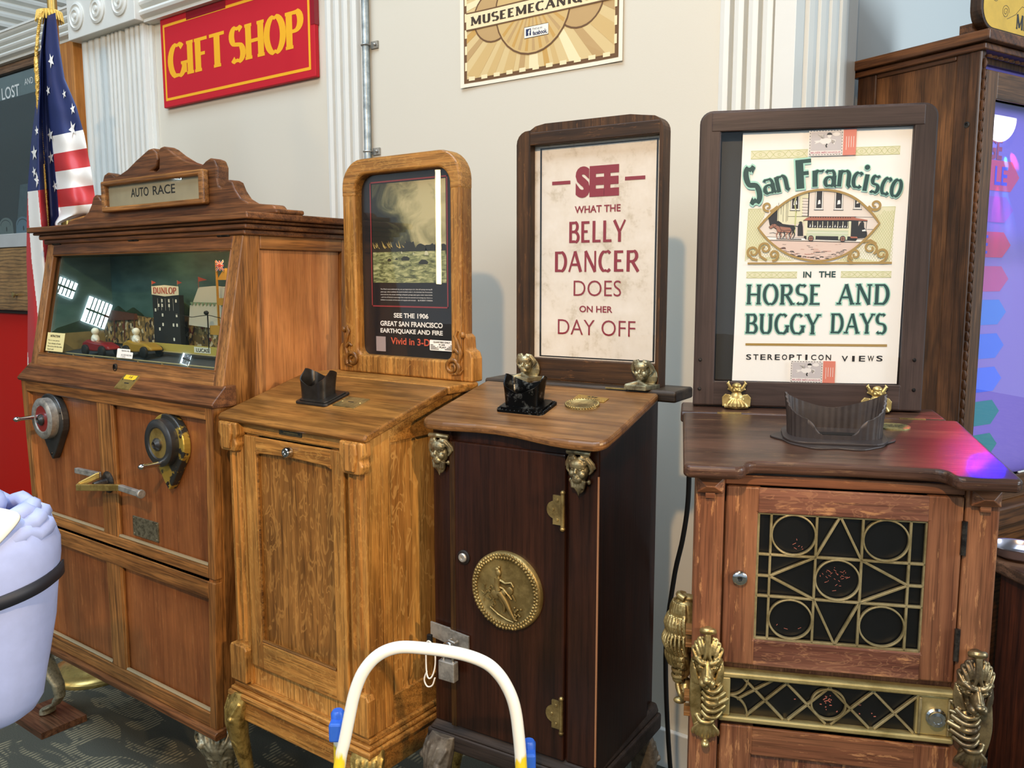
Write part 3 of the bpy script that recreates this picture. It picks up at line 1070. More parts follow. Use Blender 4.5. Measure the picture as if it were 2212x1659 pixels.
# lamps over the diorama, cornice and crest -----------------------------------------------------------
for x in (-.02, .33):
    lamp('case_bulb', 'POINT', (RC[0] + x, RC[1] + .15, 1.535), (0, 0, 0), .8, (1, .66, .3), .012)
m = MB()
for z0, z1, hw, yf in ((1.560, 1.574, .512, .098), (1.574, 1.588, .528, .090), (1.588, 1.596, .545, .080), (1.596, 1.613, .562, .070)):
    m.box(-hw, hw, yf, DP + .02, z0, z1)
co = m.build('cornice', oak('x', 1), ra, bevel=.004, seg=3)
rt = [(.0, 1.757), (.018, 1.765), (.022, 1.79), (.016, 1.806), (.026, 1.822), (.045, 1.824), (.066, 1.816), (.10, 1.797), (.15, 1.775), (.20, 1.761), (.222, 1.757), (.242, 1.768), (.262, 1.774), (.282, 1.768), (.292, 1.75), (.290, 1.72), (.296, 1.697), (.310, 1.692), (.322, 1.704), (.338, 1.713), (.354, 1.706), (.366, 1.685), (.388, 1.662), (.42, 1.648), (.47, 1.642), (.52, 1.638), (.53, 1.628), (.53, 1.613)]
lf = [(-x, z) for x, z in rt[1:]]
# the two scrolls lean over the gap
lf[0:4] = [(-.018, 1.762), (.004, 1.77), (.014, 1.79), (.010, 1.81)]
lf[4:6] = [(-.012, 1.824), (-.034, 1.822)]
crest = lf[::-1] + rt
m = MB()
m.prism(crest, 'y', .182, .222)
cr = m.build('crest', oak('x', 1), ra, bevel=.010, seg=4)
m = MB()
m.box(-.56, .56, .16, .25, 1.613, 1.625)
m.build('crest_foot', oak('x', 1), cr, bevel=.004)
m = MB()
m.ring([(-.268, 1.652), (.256, 1.652), (.256, 1.745), (-.268, 1.745)], [(-.246, 1.668), (.234, 1.668), (.234, 1.729), (-.246, 1.729)], 'y', .160, .184)
m.build('name_frame', wood('race_oak', '#5d3517', '#9a6632', 'x'), cr, bevel=.006, seg=3)
b = MB()
b.m = 0; b.box(-.247, .235, .175, .181, 1.667, 1.73)
b.m = 1; sans(b, 'AUTO', -.122, -.028, 1.691, 1.7165, .1745, .01); sans(b, 'RACE', -.006, .106, 1.691, 1.7165, .1745, .01)
b.build('name_board', [P('name_tan', '#a49a7c', .5, var=.1, vscale=14), M_ink], cr)
MB().box(-.247, .235, .168, .170, 1.667, 1.73).build('name_glass', M_glass, cr)

# cranks -------------------------------------------------------------------------
M_gun = P('gun_metal', '#4a4a4a', .35, .7, var=.15, vscale=40)
def dial(nm, cx, cz, pm, ring_m, face_m, pin_a):
    m = MB()
    dr = arc(cx, cz, .077, .077, -22, 202, 26) + [(cx - .018, cz - .105), (cx, cz - .124), (cx + .018, cz - .105)]
    m.prism(dr, 'y', -.010, .012)
    o = m.build(nm, pm, ra, bevel=.003)
    m = MB()
    m.lathe([(.038, -.012), (.038, -.030), (.042, -.034), (.057, -.034), (.062, -.030), (.062, -.008)], (cx - .004, 0, cz + .003), 'y', 40)
    m.build('ring', ring_m, o, smooth=40)
    MB().lathe([(.039, -.010), (.039, -.031), (0, -.031)], (cx - .004, 0, cz + .003), 'y', 32).build('dial_face', face_m, o, smooth=40)
    MB().lathe([(.017, -.020), (.017, -.036), (.013, -.040), (.008, -.044), (.006, -.036), (0, -.036)], (cx - .004, 0, cz), 'y', 24).build('hub', M_gun, o, smooth=40)
    m = MB()
    px, pz = cx + .052 * math.cos(R(pin_a)), cz + .003 + .052 * math.sin(R(pin_a))
    m.tube([(px, -.028, pz), (px, -.07, pz), (px, -.074, pz), (px, -.084, pz), (px, -.09, pz)], [.007, .0055, .007, .008, .003], 10)
    m.build('crank_pin', M_chrome, o, smooth=50)
    m = MB()
    for x, z in ((cx - .062, cz + .045), (cx + .066, cz + .025), (cx, cz - .105)):
        m.lathe([(.005, -.009), (.004, -.0125), (0, -.013)], (x, 0, z), 'y', 10)
    m.build('screw', M_dark, o, smooth=40)
dial('left_crank', -.318, 1.033, M_gun, M_steel, P('dial_red', '#7e2420', .3, coat=.5), 180)
kp = NT('worn_yellow_plate')
n = kp.noise(kp.coord(), 16, 6, .6)
kp.l(kp.ramp(n, [(.50, hexc('#b59a45')), (.53, hexc('#3a3a38'))]), kp.b.inputs['Base Color'])
kp.b.inputs['Roughness'].default_value = .35; kp.b.inputs['Metallic'].default_value = .5
dial('right_crank', .303, 1.03, kp.m, M_gun, M_gilt, -88)
hb = MB()
hb.lathe([(.031, .016), (.031, -.004), (.024, -.008), (.016, -.010), (0, -.010)], (-.013, 0, .881), 'y', 28)
ho = hb.build('handle_flange', M_dark, ra, smooth=40)
hb = MB()
hb.tube([(-.013, -.008, .881), (-.013, -.03, .881), (-.013, -.045, .880)], [.013, .011, .008], 12)
hb.build('spindle', M_dark, ho, smooth=40)
def bar(mb, pts, w, h):
    rings = []
    for i, p in enumerate(pts):
        p = Vector(p)
        a, c = Vector(pts[max(i - 1, 0)]), Vector(pts[min(i + 1, len(pts) - 1)])
        d = (c - a).normalized()
        u = Vector((0, 0, 1)); s_ = d.cross(u).normalized()
        rings.append([p + s_ * w + u * h, p - s_ * w + u * h, p - s_ * w - u * h, p + s_ * w - u * h])
    mb.loft(rings)
hb = MB()
bar(hb, [(-.040, -.012, .899), (-.045, -.018, .897), (-.080, -.052, .872), (-.072, -.060, .868), (.118, -.046, .893), (.127, -.044, .894)], .0055, .009)
hb.build('handle_bar', M_gilt, ho, bevel=.002)
hb = MB()
bar(hb, [(-.040, -.012, .899), (-.095, -.016, .899), (-.155, -.02, .899)], .0065, .008)
bar(hb, [(.127, -.044, .894), (.18, -.045, .893), (.232, -.046, .892)], .0065, .008)
for i in range(3):
    pass
hb.lathe([(0, 0), (.012, 0), (.012, .010), (0, .010)], (.226, -.046, .892), 'x', 16)
hb.each('handle_grip', M_steel, ho, bevel=.002)
m = MB()
m.box(.084, .208, .009, .014, .742, .797)
for x in (.090, .202):
    for z in (.748, .791): m.lathe([(.003, .010), (.002, .008), (0, .0075)], (x, 0, z), 'y', 8)
RB(m, 'metal_plate', metal('cast_plate', '#4f4a3a', '#86806a', .45, 90, .5, .7), ra, bevel=.001)
b = MB()
vs = []
def led(p):
    return Vector((p.x, -.008 + p.z * .038, 1.152 + p.z * .038 - p.y))
b.m = 0; b.box(.055, .13, -.003, 0, .05, .95)
b.m = 1; b.rect(.085, .108, .36, .42, -.0034); b.rect(.062, .066, .55, .65, -.0036); b.rect(.118, .122, .55, .65, -.0036)
b.m = 2; b.rect(.064, .122, .62, .9, -.0033)
b.m = 1; sans(b, '1d', .088, .102, .70, .86, -.0036, .02)
b.xf(led).build('coin_plate', [M_gilt, M_ink, P('plate_yellow', '#e2b92c', .35)], ra)

# cast legs ----------------------------------------------------------------------
def acanthus(mb, fr, ztop, n=5, h=.1, spread=.04, r=.004):
    """raised leaf ribs fanned over the knee of a cast leg; fr(u, z) -> point on the front face"""
    for i in range(n):
        u = (i / (n - 1) - .5) * 2
        pts = [fr(u * .12, ztop - h), fr(u * .35, ztop - h * .6), fr(u * .8, ztop - h * .3), fr(u * .95, ztop - h * .08)]
        mb.tube(pts, [r * .6, r, r * 1.15, r * .8], 6)
    for s in (-1, 1):
        mb.ell(fr(s * .75, ztop - h * .42), r * 2.2, n=6)
        c = [fr(s * (.55 + .28 * math.cos(R(a))), ztop - h * 1.1 + h * .16 * math.sin(R(a))) for a in range(-60, 250, 30)]
        mb.tube(c, r * .8, 6)

def cast_leg(x, y, zt, ax, ay, mat, parent, wide=.034, big=1.0, nm='leg', zb=0.0):
    """cabriole leg leaning out towards (ax, ay)"""
    L = math.hypot(ax, ay); ax, ay = ax / L, ay / L
    tx, ty = -ay, ax
    prof = [(1.0, .010, 1.0), (.93, .022, 1.08), (.84, .030, 1.05), (.72, .026, .86), (.58, .014, .64), (.42, .004, .5), (.26, .002, .42), (.14, .010, .44), (.06, .022, .62), (.0, .022, .66)]
    mb = MB()
    rings = []
    for t, out, wd in prof:
        w = wide * wd
        d = w * .62
        cx, cy = x + ax * out * big, y + ay * out * big
        rings.append([(cx + tx * w * math.cos(a) + ax * d * math.sin(a), cy + ty * w * math.cos(a) + ay * d * math.sin(a), zt * t) for a in [2 * math.pi * k / 14 for k in range(14)]])
    mb.loft(rings)
    def fr(u, z):
        t = z / zt
        for (t1, o1, w1), (t0, o0, w0) in zip(prof, prof[1:]):
            if t0 <= t <= t1 + 1e-6:
                f = (t - t0) / (t1 - t0)
                o, w = o0 + (o1 - o0) * f, (w0 + (w1 - w0) * f) * wide
                break
        else:
            o, w = prof[0][1], wide
        uu = max(-.98, min(.98, u))
        d = w * .62 * math.sqrt(1 - uu * uu)
        return (x + ax * (o * big + d) + tx * w * uu, y + ay * (o * big + d) + ty * w * uu, z)
    acanthus(mb, fr, zt * .97, 6, zt * .28, .04, wide * .10)
    for u in (-.5, -.2, .2, .5):
        mb.tube([fr(u, zt * .66), fr(u * .8, zt * .5), fr(u * .7, zt * .36), fr(u * .5, zt * .22)], wide * .085, 6)
    for q, zc in enumerate((.44, .30, .20)):
        mb.tube([fr(.62 * math.cos(R(a)), zt * (zc + .035 * math.sin(R(a)))) for a in range(0, 181, 20)], wide * .09, 6)
        mb.ell(fr(0, zt * (zc - .01)), wide * .16, n=6)
    if zb:
        mb.xf(lambda p: Vector((p.x, p.y, zb + p.z * (zt - zb) / zt)))
    return mb.build(nm, mat, parent, remesh=.0022, relax=1)
M_castleg = metal('grey_cast_leg', '#5f5a48', '#9c957c', .42, 60, .45, .6)
cast_leg(-.45, .03, .283, -1, -.25, M_castleg, ra, .045, 3.2, zb=.0245)
cast_leg(.405, .05, .283, .8, -1, M_castleg, ra, .05, 1.2)
for sx in (-1, 1):
    cast_leg(sx * .405, .43, .283, sx * .8, 1, M_castleg, ra, .05, 1.0)
m = MB()
m.ell((.325, .045, .205), (.042, .012, .036), n=10); m.ell((.36, .045, .165), (.03, .012, .05), n=8)
m.tube([(.325 + .026 * (1 - a / 700) * math.cos(R(a)), .030, .205 + .024 * (1 - a / 700) * math.sin(R(a))) for a in range(0, 560, 25)], .0035, 6)
for i in range(5):
    m.tube([(.345, .031, .165), (.31 + i * .012, .031, .195 - abs(i - 2) * .008)], .003, 5)
m.build('leg_scroll', M_castleg, ra, remesh=.002, relax=1)
# side scroll wings of the front legs
tag(MB().box(-2.905, -2.70, 1.155, 1.30, -.0, .022).build('wooden_block', wood('block_wood', '#4a2c1c', '#7d553a', 'x')),
    'thin worn wooden board on the carpet under a leg of the race cabinet', 'board')
# ================================================================ stereoscope cabinets
def hood(mb, cx, cy, w, d, z0, slope, hs, hf, hb, flare=1.12, rib=0, thick=.003, notch=28, n=48, sq=4.0, step=None):
    """eye shade: a squarish tube whose rim rises at the temples and drops to a nose notch in front"""
    def ringpts(k, inset, hscale):
        out = []
        for i in range(n):
            a = 2 * math.pi * i / n
            ca, sa = math.cos(a), math.sin(a)
            q = (abs(ca) ** sq + abs(sa) ** sq) ** (-1 / sq)
            # angle from front (-y)
            fa = abs((math.degrees(a) - 270 + 180) % 360 - 180)
            side_t = abs(ca)
            if sa < 0 and step:
                n0, n1, hm = step
                t_ = min(1, max(0, (fa - n0) / (n1 - n0)))
                t_ = t_ * t_ * (3 - 2 * t_)
                base = hf + (hm - hf) * t_ if fa < n1 else hm + (hs - hm) * ((fa - n1) / (90 - n1)) ** 1.2
            elif sa < 0:
                base = hf + (hs - hf) * (min(1, max(0, (fa - notch * .25)) / (90 - notch * .25)) ** 1.25)
            else:
                base = hb + (hs - hb) * (side_t ** 1.8)
            h = base * hscale
            fl = 1 + (flare - 1) * (h / hs) ** 1.6
            rr = q * fl - inset / (w / 2)
            if rib:
                rr += .012 * math.cos(rib * a)
            x, yv = cx + ca * rr * w / 2, cy + sa * rr * d / 2
            out.append((x, yv, z0 + (yv - cy) * slope * (1 - hscale) + h))
        return out
    rings = [ringpts(0, 0, t) for t in (0, .25, .5, .75, 1.0)] + [ringpts(0, thick, t) for t in (1.0, .75, .5, .25, .0)]
    mb.loft(rings, True, False)
    return mb

# ---------------------------------------------------------------- golden oak one (earthquake views)
GO = lambda ax, t=0: [wood('golden_oak', '#96622c', '#ca9048', ax, .36, .2, fleck=.22, fleck_col='#d2a257', fscale=1.5, fine=24, rings=.25, seed=.6),
                      wood('golden_oak_panel', '#7a4e22', '#a8743a', ax, .34, .22, fleck=.38, fleck_col='#c08c4a', fine=18, rings=.15, seed=3.1, fscale=1.0),
                      wood('golden_oak_worn', '#683f1a', '#a27036', ax, .32, .25, fine=22, rings=.35, seed=4.4, blotch=.45),
                      wood('golden_oak_lit_side', '#a8733a', '#dfa658', ax, .34, .22, fleck=.45, fleck_col='#dfae66', fine=18, rings=.15, seed=5.1, fscale=.9)][t]  # last one is a lit copy of the oak, warm side light painted in
st = thing('stereoscope_cabinet', 'golden oak viewing cabinet on gilt legs with a framed 1906 earthquake picture', 'viewing machine', (-1.515, 1.21, 0), 0)
m = MB()
m.prism([(.022, .44), (.022, 1.112), (.262, 1.184), (.36, 1.186), (.36, .44)], 'x', -.226, .226)
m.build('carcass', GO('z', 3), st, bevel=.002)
m = MB()
for s in (-1, 1):
    m.box(s * .180, s * .234, .012, .06, .455, 1.13)
    m.box(s * .205, s * .234, .06, .088, .455, 1.13)
    m.prism([(.30, .455), (.30, 1.186), (.362, 1.186), (.362, .455)], 'x', s * .205, s * .234)
m.each('corner_post', GO('z'), st, bevel=.003)
m = MB()
for s in (-1, 1):
    for x in (.193, .215):
        m.prism([(s * x - .005, .013), (s * x, .005), (s * x + .005, .013)], 'z', .565, 1.04)
m.each('post_bead', GO('z'), st, bevel=.001)
for s in (-1, 1):
    m = MB()
    cz = [(1.113, .026), (1.098, .028), (1.085, .020), (1.070, .030), (1.058, .026), (1.046, .017)]
    m.prism([(s * .212 - .034, 1.114), (s * .212 - .036, 1.085), (s * .212 - .028, 1.075), (s * .212 - .034, 1.062), (s * .212 - .026, 1.044), (s * .212 + .026, 1.044), (s * .212 + .034, 1.062), (s * .212 + .028, 1.075), (s * .212 + .036, 1.085), (s * .212 + .034, 1.114)], 'y', -.008, .02)
    m.prism([(s * .212 - .02, 1.112), (s * .212 - .022, 1.088), (s * .212 - .014, 1.05), (s * .212 + .014, 1.05), (s * .212 + .022, 1.088), (s * .212 + .02, 1.112)], 'y', -.014, .0)
    m.build('corbel', GO('z'), st, bevel=.004, seg=3)
    m = MB()
    m.prism([(s * .212 - .030, .462), (s * .212 - .032, .545), (s * .212 - .026, .556), (s * .212 + .026, .556), (s * .212 + .032, .545), (s * .212 + .030, .462)], 'y', -.004, .02)
    m.build('post_block', GO('z'), st, bevel=.003)
m = MB()
m.box(-.180, .180, .013, .03, 1.089, 1.13)
for s in (-1, 1):
    m.prism([(.088, 1.098), (.088, 1.132), (.262, 1.182), (.30, 1.184), (.30, 1.11), (.28, 1.098)], 'x', s * .205, s * .232); m.box(s * .205, s * .232, .088, .30, .455, .522)
m.each('rail', GO('x'), st, bevel=.002)
b = MB()
b.m = 0; b.plate(rrect(-.044, .036, 1.099, 1.1195, .002, 2), .0125); b.m = 1
b.line(rrect(-.040, .032, 1.102, 1.117, .002, 2), .0008, .0122, True)
b.rect(-.028, .022, 1.1045, 1.1065, .0121); sans(b, 'EARTHQUAKE', -.03, .022, 1.108, 1.114, .0121, .02)
b.build('maker_plate', [P('plate_dark', '#2a2a22', .4), M_brass], st)
# door
dr = MB()
dr.frame(-.170, .173, .0075, .024, .512, 1.085, .044, .038, .069, .036)
do = dr.build('door', GO('z'), st, bevel=.003)
m = MB()
m.prism([(-.126, 1.085), (-.126, 1.040), (-.112, 1.046), (.0, 1.050), (.118, 1.046), (.135, 1.040), (.135, 1.085)], 'y', .007, .024)
m.box(-.126, .135, .007, .024, .512, .583)
m.each('door_rail', GO('x'), do, bevel=.003)
MB().box(-.13, .14, .019, .0225, .575, 1.05).build('door_panel', GO('z', 1), do)
m = MB()
m.tube([(-.125, .010, .584), (.134, .010, .584)], .004, 6); m.tube([(-.125, .012, .584), (-.125, .012, 1.04)], .003, 6)
m.build('panel_bead', GO('x', 2), do, smooth=50)
m = MB()
m.lathe([(.012, .006), (.012, -.006), (.010, -.009), (.006, -.009), (.005, -.006), (0, -.006)], (.0, 0, 1.064), 'y', 24)
m.build('door_lock', M_chrome, do, smooth=40)
MB().box(-.001, .001, -.0035, -.002, 1.060, 1.068).build('key_slot', M_black, do)
# base
m = MB()
for hw, y0, z0, z1 in ((.244, -.002, .362, .418), (.252, -.010, .418, .432), (.246, -.004, .432, .442), (.240, .004, .442, .456)):
    m.box(-hw, hw, y0, .37, z0, z1)
m.build('base_molding', GO('x'), st, bevel=.004, seg=3)
# desk top: sloping lid and level back strip
def zl(y, z0, s, yk):
    return z0 + s * min(y, yk)
S2 = .282
m = MB()
m.prism([(.0, 1.112), (-.006, 1.120), (.002, 1.131), (.262, 1.131 + .262 * S2), (.262, 1.112 + .262 * S2)], 'x', -.251, .251)
ld = m.build('lid', GO('x', 2), st, bevel=.004, seg=3)
m = MB()
m.box(-.251, .252, .2645, .374, 1.186, 1.2055)
m.build('back_strip', GO('x'), st, bevel=.004)
def on_lid(mb, z0, s):
    return mb.xf(lambda p: Vector((p.x, p.y, p.z + z0 + s * p.y)))
m = MB()
m.prism(rrect(-.084, .024, .092, .172, .008, 4), 'z', .0, .006)
m.prism(rrect(-.078, .018, .098, .166, .008, 4), 'z', .006, .009)
vp = on_lid(m, 1.131, S2).build('viewer', P('viewer_bronze', '#3d3833', .34, .75, var=.3, vscale=40), st, bevel=.0015)
m = MB()
hood(m, -.044, .132, .078, .052, 1.131 + .132 * S2 + .006, S2, .064, .026, .044, 1.16, sq=5)
m.build('eye_shade', MATS['viewer_bronze'], vp, smooth=50)
MB().box(-.07, -.018, .122, .142, 1.174, 1.178).build('eyepiece', M_black, vp)
b = MB()
b.m = 0; b.prism(rrect(.034, .106, .105, .155, .001, 2), 'z', 0, .0018)
b.m = 1; b.prism(rrect(.060, .078, .129, .1315, .0005, 1), 'z', .0018, .0022)
b.m = 0
for x in (.041, .099): b.lathe([(.003, 0), (.002, .003), (0, .0033)], (x, .13, 0), 'z', 8)
on_lid(b, 1.131, S2).build('coin_plate', [M_brass, M_black], ld)
# tall framed sign
FY = .35
def sc2(x, z):      # earlier measurements were taken on a plane a little in front
    return ((x * 1.0196) + 1.515, 1.45 + (z - 1.45) * 1.0196)
x0, x1, z0, z1 = -.184, .219, 1.2056, 1.756
i0, i1, j0, j1 = -.138, .185, 1.254, 1.717
m = MB()
m.ring(rrect(x0, x1, z0, z1, (.002, .002, .07, .07), 8), rrect(i0, i1, j0, j1, (.022, .022, .042, .042), 8), 'y', FY, FY + .045)
fr = m.build('sign_frame', GO('z'), st, bevel=.007, seg=3)
ot = [p for p in rrect(x0, x1, z0, z1, (.002, .002, .07, .07), 8) if p[1] > 1.665]
it = [p for p in rrect(i0, i1, j0, j1, (.022, .022, .042, .042), 8) if p[1] > 1.665]
m = MB()
gx = lambda p: ((x0 + x1) / 2 + (p[0] - (x0 + x1) / 2) * 1.004, p[1] + .0007)
m.prism([gx(p) for p in [(x1, 1.660)] + ot + [(x0, 1.660)]] + [(i0 + .0006, 1.660)] + [(p[0] * .997, p[1] - .0006) for p in it[::-1]] + [(i1 - .0006, 1.660)], 'y', FY - .0006, FY + .0456)
m.build('top_rail', GO('x'), fr, bevel=.007, seg=3)
for s, xx in ((-1, x0), (1, x1)):
    m = MB()
    d = s
    base = [(xx, 1.2056), (xx + d * .030, 1.2056), (xx + d * .030, 1.262), (xx + d * .024, 1.278), (xx + d * .012, 1.284), (xx + d * .010, 1.312), (xx, 1.322)]
    m.prism(base, 'y', FY + .004, FY + .044)
    m.build('frame_foot', GO('z'), fr, bevel=.004)
    m = MB()
    cx, cz = xx - d * .028, 1.240
    sp = [(cx + d * (.022 * (1 - a / 620)) * math.cos(R(a)), FY - .002, cz + .020 * (1 - a / 620) * math.sin(R(a))) for a in range(-40, 470, 20)]
    m.tube(sp, [.0062 - .0025 * i / len(sp) for i in range(len(sp))], 8)
    m.tube([(cx + d * .018, FY - .001, cz + .01), (cx + d * .028, FY - .002, cz + .035), (cx + d * .020, FY - .002, cz + .055), (cx + d * .010, FY - .002, cz + .075), (cx + d * .018, FY - .002, cz + .088)], [.006, .0055, .005, .005, .003], 8)
    m.tube([(cx + d * .026, FY - .001, cz + .03), (cx + d * .012, FY - .003, cz + .042), (cx + d * .0, FY - .002, cz + .036)], [.005, .005, .002], 8)
    m.tube([(cx + d * .0, FY - .001, cz - .018), (cx + d * .026, FY - .002, cz - .014), (cx + d * .034, FY - .001, cz - .004)], [.004, .004, .001], 8)
    m.ell((xx + d * .004, FY + .0, 1.318), (.007, .006, .008))
    m.build('carved_scroll', GO('z', 2), fr, smooth=60)
pb = MB()
def R2(mb, X0, X1, Z0, Z1, y):
    a, c = sc2(X0, Z0); b_, d_ = sc2(X1, Z1); mb.rect(a, b_, c, d_, y)
PY = FY + .026
pb.m = 0; pb.rect(i0 - .004, i1 + .004, j0 - .004, j1 + .004, PY)
pb.m = 1
for (X0, X1, Z0, Z1) in ((-1.590, -1.331, 1.691, 1.6945), (-1.590, -1.331, 1.381, 1.3845), (-1.590, -1.5865, 1.381, 1.6945), (-1.3345, -1.331, 1.381, 1.6945)): R2(pb, X0, X1, Z0, Z1, PY - .0012)
pb.build('poster', [P('poster_black', '#161516', .5), P('poster_red_line', '#8f3436', .5)], fr)
# picture: a smoky harbour scene
def harbour(sea):
    k = NT('harbour_' + ('sea' if sea else 'sky'))
    v = k.coord()
    if sea:
        n = k.noise(k.coord((1, 1, 3.2)), 42, 4, .6, .6)
        k.l(k.ramp(n, [(.36, hexc('#4b4f2f')), (.5, hexc('#868a58')), (.64, hexc('#b9b67f'))]), k.b.inputs['Base Color'])
    else:
        n = k.noise(v, 10, 7, .62, 1.2)
        sp = k.n('ShaderNodeSeparateXYZ'); k.l(v, sp.inputs[0])
        mr = k.n('ShaderNodeMapRange'); mr.inputs[1].default_value = -.07; mr.inputs[2].default_value = .09
        k.l(sp.outputs[0], mr.inputs[0])
        mz = k.n('ShaderNodeMapRange'); mz.inputs[1].default_value = 1.52; mz.inputs[2].default_value = 1.66
        k.l(sp.outputs[2], mz.inputs[0]); mz.inputs[4].default_value = .35
        ad = k.n('ShaderNodeMath', operation='ADD'); k.l(mr.outputs[0], ad.inputs[0]); k.l(mz.outputs[0], ad.inputs[1])
        m2 = k.n('ShaderNodeMath', operation='MULTIPLY_ADD'); m2.inputs[1].default_value = .40; m2.inputs[2].default_value = -.24
        k.l(ad.outputs[0], m2.inputs[0])
        a2 = k.n('ShaderNodeMath', operation='ADD'); k.l(n, a2.inputs[0]); k.l(m2.outputs[0], a2.inputs[1])
        k.l(k.ramp(a2.outputs[0], [(.32, hexc('#1e1f16')), (.48, hexc('#4f4f35')), (.62, hexc('#928a5e')), (.78, hexc('#c2b483'))]), k.b.inputs['Base Color'])
    k.b.inputs['Roughness'].default_value = .5
    return k.m
m = MB()
R2(m, -1.583, -1.337, 1.523, 1.688, PY - .0008)
m.build('printed_sky', harbour(False), fr)
m = MB()
R2(m, -1.583, -1.337, 1.442, 1.523, PY - .0008)
m.build('printed_sea', harbour(True), fr)
m = MB()
rr = random.Random(9)
def pt2(X, Z):
    return sc2(X, Z)
m.m = 0
shore = [(-1.583, 1.519)] + [(-1.583 + .246 * i / 40, 1.526 + rr.uniform(.0, .007) + (.012 if 18 < i < 24 else .006 if i > 24 else 0)) for i in range(41)] + [(-1.337, 1.519)]
m.plate([pt2(*p) for p in shore], PY - .0014)
m.m = 1
for i in range(26):
    X = -1.58 + rr.random() * .15; hgt = rr.uniform(.006, .02)
    m.plate([pt2(X, 1.527), pt2(X + .004, 1.527), pt2(X - .004 - rr.random() * .008, 1.527 + hgt)], PY - .0012)
m.m = 0
for X, Z, w, hgt in ((-1.47, 1.497, .03, .010), (-1.41, 1.487, .032, .011), (-1.525, 1.496, .014, .006), (-1.50, 1.499, .010, .004)):
    m.plate([pt2(X - w / 2, Z + hgt * .4), pt2(X - w * .4, Z), pt2(X + w * .42, Z), pt2(X + w / 2, Z + hgt * .5), pt2(X + w * .2, Z + hgt), pt2(X - w * .2, Z + hgt)], PY - .0014)
m.m = 2
for X, Z, hgt in ((-1.40, 1.509, .020), (-1.36, 1.513, .022), (-1.482, 1.514, .008), (-1.442, 1.511, .007)):
    m.plate([pt2(X - hgt * .3, Z), pt2(X + hgt * .4, Z), pt2(X - hgt * .1, Z + hgt)], PY - .0014)
m.build('printed_boats', [P('print_dark', '#26261c', .5), P('print_flame', '#c9ac5f', .5), P('print_sail', '#cbc6a0', .5)], fr)
b = MB()
def T2(mb, s_, X0, X1, Z0, Z1, y, bold=0):
    a, c = sc2(X0, Z0); p, q = sc2(X1, Z1); sans(mb, s_, a, p, c, q, y, bold)
b.m = 0
T2(b, 'SEE THE 1906', -1.513, -1.396, 1.354, 1.3665, PY - .001, .03)
T2(b, 'GREAT SAN FRANCISCO', -1.561, -1.350, 1.3325, 1.3455, PY - .001, .03)
T2(b, 'EARTHQUAKE AND FIRE', -1.561, -1.350, 1.313, 1.3265, PY - .001, .03)
for i, s_ in enumerate(("The West's most celebrated city was just beginning to stir, that still spring morning 80", 'years ago, when suddenly the earth buckled under it. As shocked, San Franciscans', 'swarmed into the streets, buildings collapsed, passage pipes gave, water mains broke', '...and one of history\'s most tragic fires swept the stunned and waiting city. Here is a', 'brilliant re-creation of that time of tragedy and triumph.    By ROBERT O\'BRIEN')):
    T2(b, s_, -1.558, -1.382, 1.4235 - i * .0068, 1.4275 - i * .0068, PY - .001)
b.m = 1
T2(b, 'Vivid in 3-D!', -1.525, -1.386, 1.287, 1.3045, PY - .001, .02)
b.build('lettering', [P('print_white', '#efeae0', .5), P('print_orange', '#d05a40', .5)], fr)
b = MB()
a, c = sc2(-1.577, 1.267); p, q = sc2(-1.543, 1.305)
b.rect(a, p, c, q, PY - .0012)
b.build('faded_label', P('label_mauve', '#a79590', .6), fr)
MB().box(i0 - .003, i1 + .003, FY + .018, FY + .0205, j0 - .003, j1 + .003).build('glass', M_glass, fr)
b = MB()
a, c = sc2(-1.386, 1.2785); p, q = sc2(-1.308, 1.304)
gy = FY + .0175
b.m = 0; b.plate(rrect(a, p, c, q, .002, 2), gy)
b.m = 1
for i in range(4):
    zz = c + .003 + i * .0034
    b.rect(a + .003, a + .012 + i * -.0 + (3 - i) * .006, zz, zz + .0016, gy - .0004); b.rect(p - .012 - (3 - i) * .006, p - .003, zz, zz + .0016, gy - .0004)
sans(b, 'QUARTERS ONLY', a + .012, p - .012, q - .0075, q - .003, gy - .0005, .03); sans(b, '$.25', a + .030, p - .030, q - .0135, q - .009, gy - .0005, .03); sans(b, '1 PLAY', a + .026, p - .026, q - .0195, q - .015, gy - .0005, .03)
b.build('price_sticker', [P('sticker_white', '#efe9df', .5), M_ink], fr)
M_giltleg = metal('gilt_cast_leg', '#6b5526', '#bfa05a', .34, 55, .45, .75)
for sx in (-1, 1):
    cast_leg(sx * (.222 if sx < 0 else .213), .03, .432, sx * .7, -1.2, M_giltleg, st, .044 if sx < 0 else .036, 1.0)
    cast_leg(sx * .19, .33, .40, sx * .4, 1, M_giltleg, st, .032, .8)

# ---------------------------------------------------------------- dark mahogany one (belly dancer)
MH = lambda ax: wood('mahogany', '#22120c', '#3c2015', ax, .30, .25, fine=24, rings=.2, pores=.25, blotch=.3, seed=5.2)
WT = lambda ax, t=0: [wood('walnut_top', '#5f3c20', '#956b41', ax, .34, .2, fine=30, rings=.2, pores=.3, blotch=.45, seed=6.1),
                      wood('walnut_frame', '#33200f', '#603f20', ax, .52, .05, fine=30, rings=.3, pores=.3, blotch=.45, seed=7.7, chips=.35, chip_col='#8a5a30')][t]
sb = thing('stereoscope_cabinet', 'dark mahogany viewing cabinet with a brass medallion and a red-lettered belly dancer sign', 'viewing machine', (-1.226, 1.334, 0), R(4.5))
m = MB()
m.prism([(.034, .44), (.034, 1.134), (.245, 1.189), (.30, 1.191), (.30, .44)], 'x', .014, .413)
m.box(.030, .40, .30, .36, .44, 1.19)
m.build('carcass', MH('z'), sb, bevel=.003)
m = MB()
m.box(.012, .062, .028, .05, .46, 1.132); m.box(.346, .4145, .028, .05, .46, 1.132)
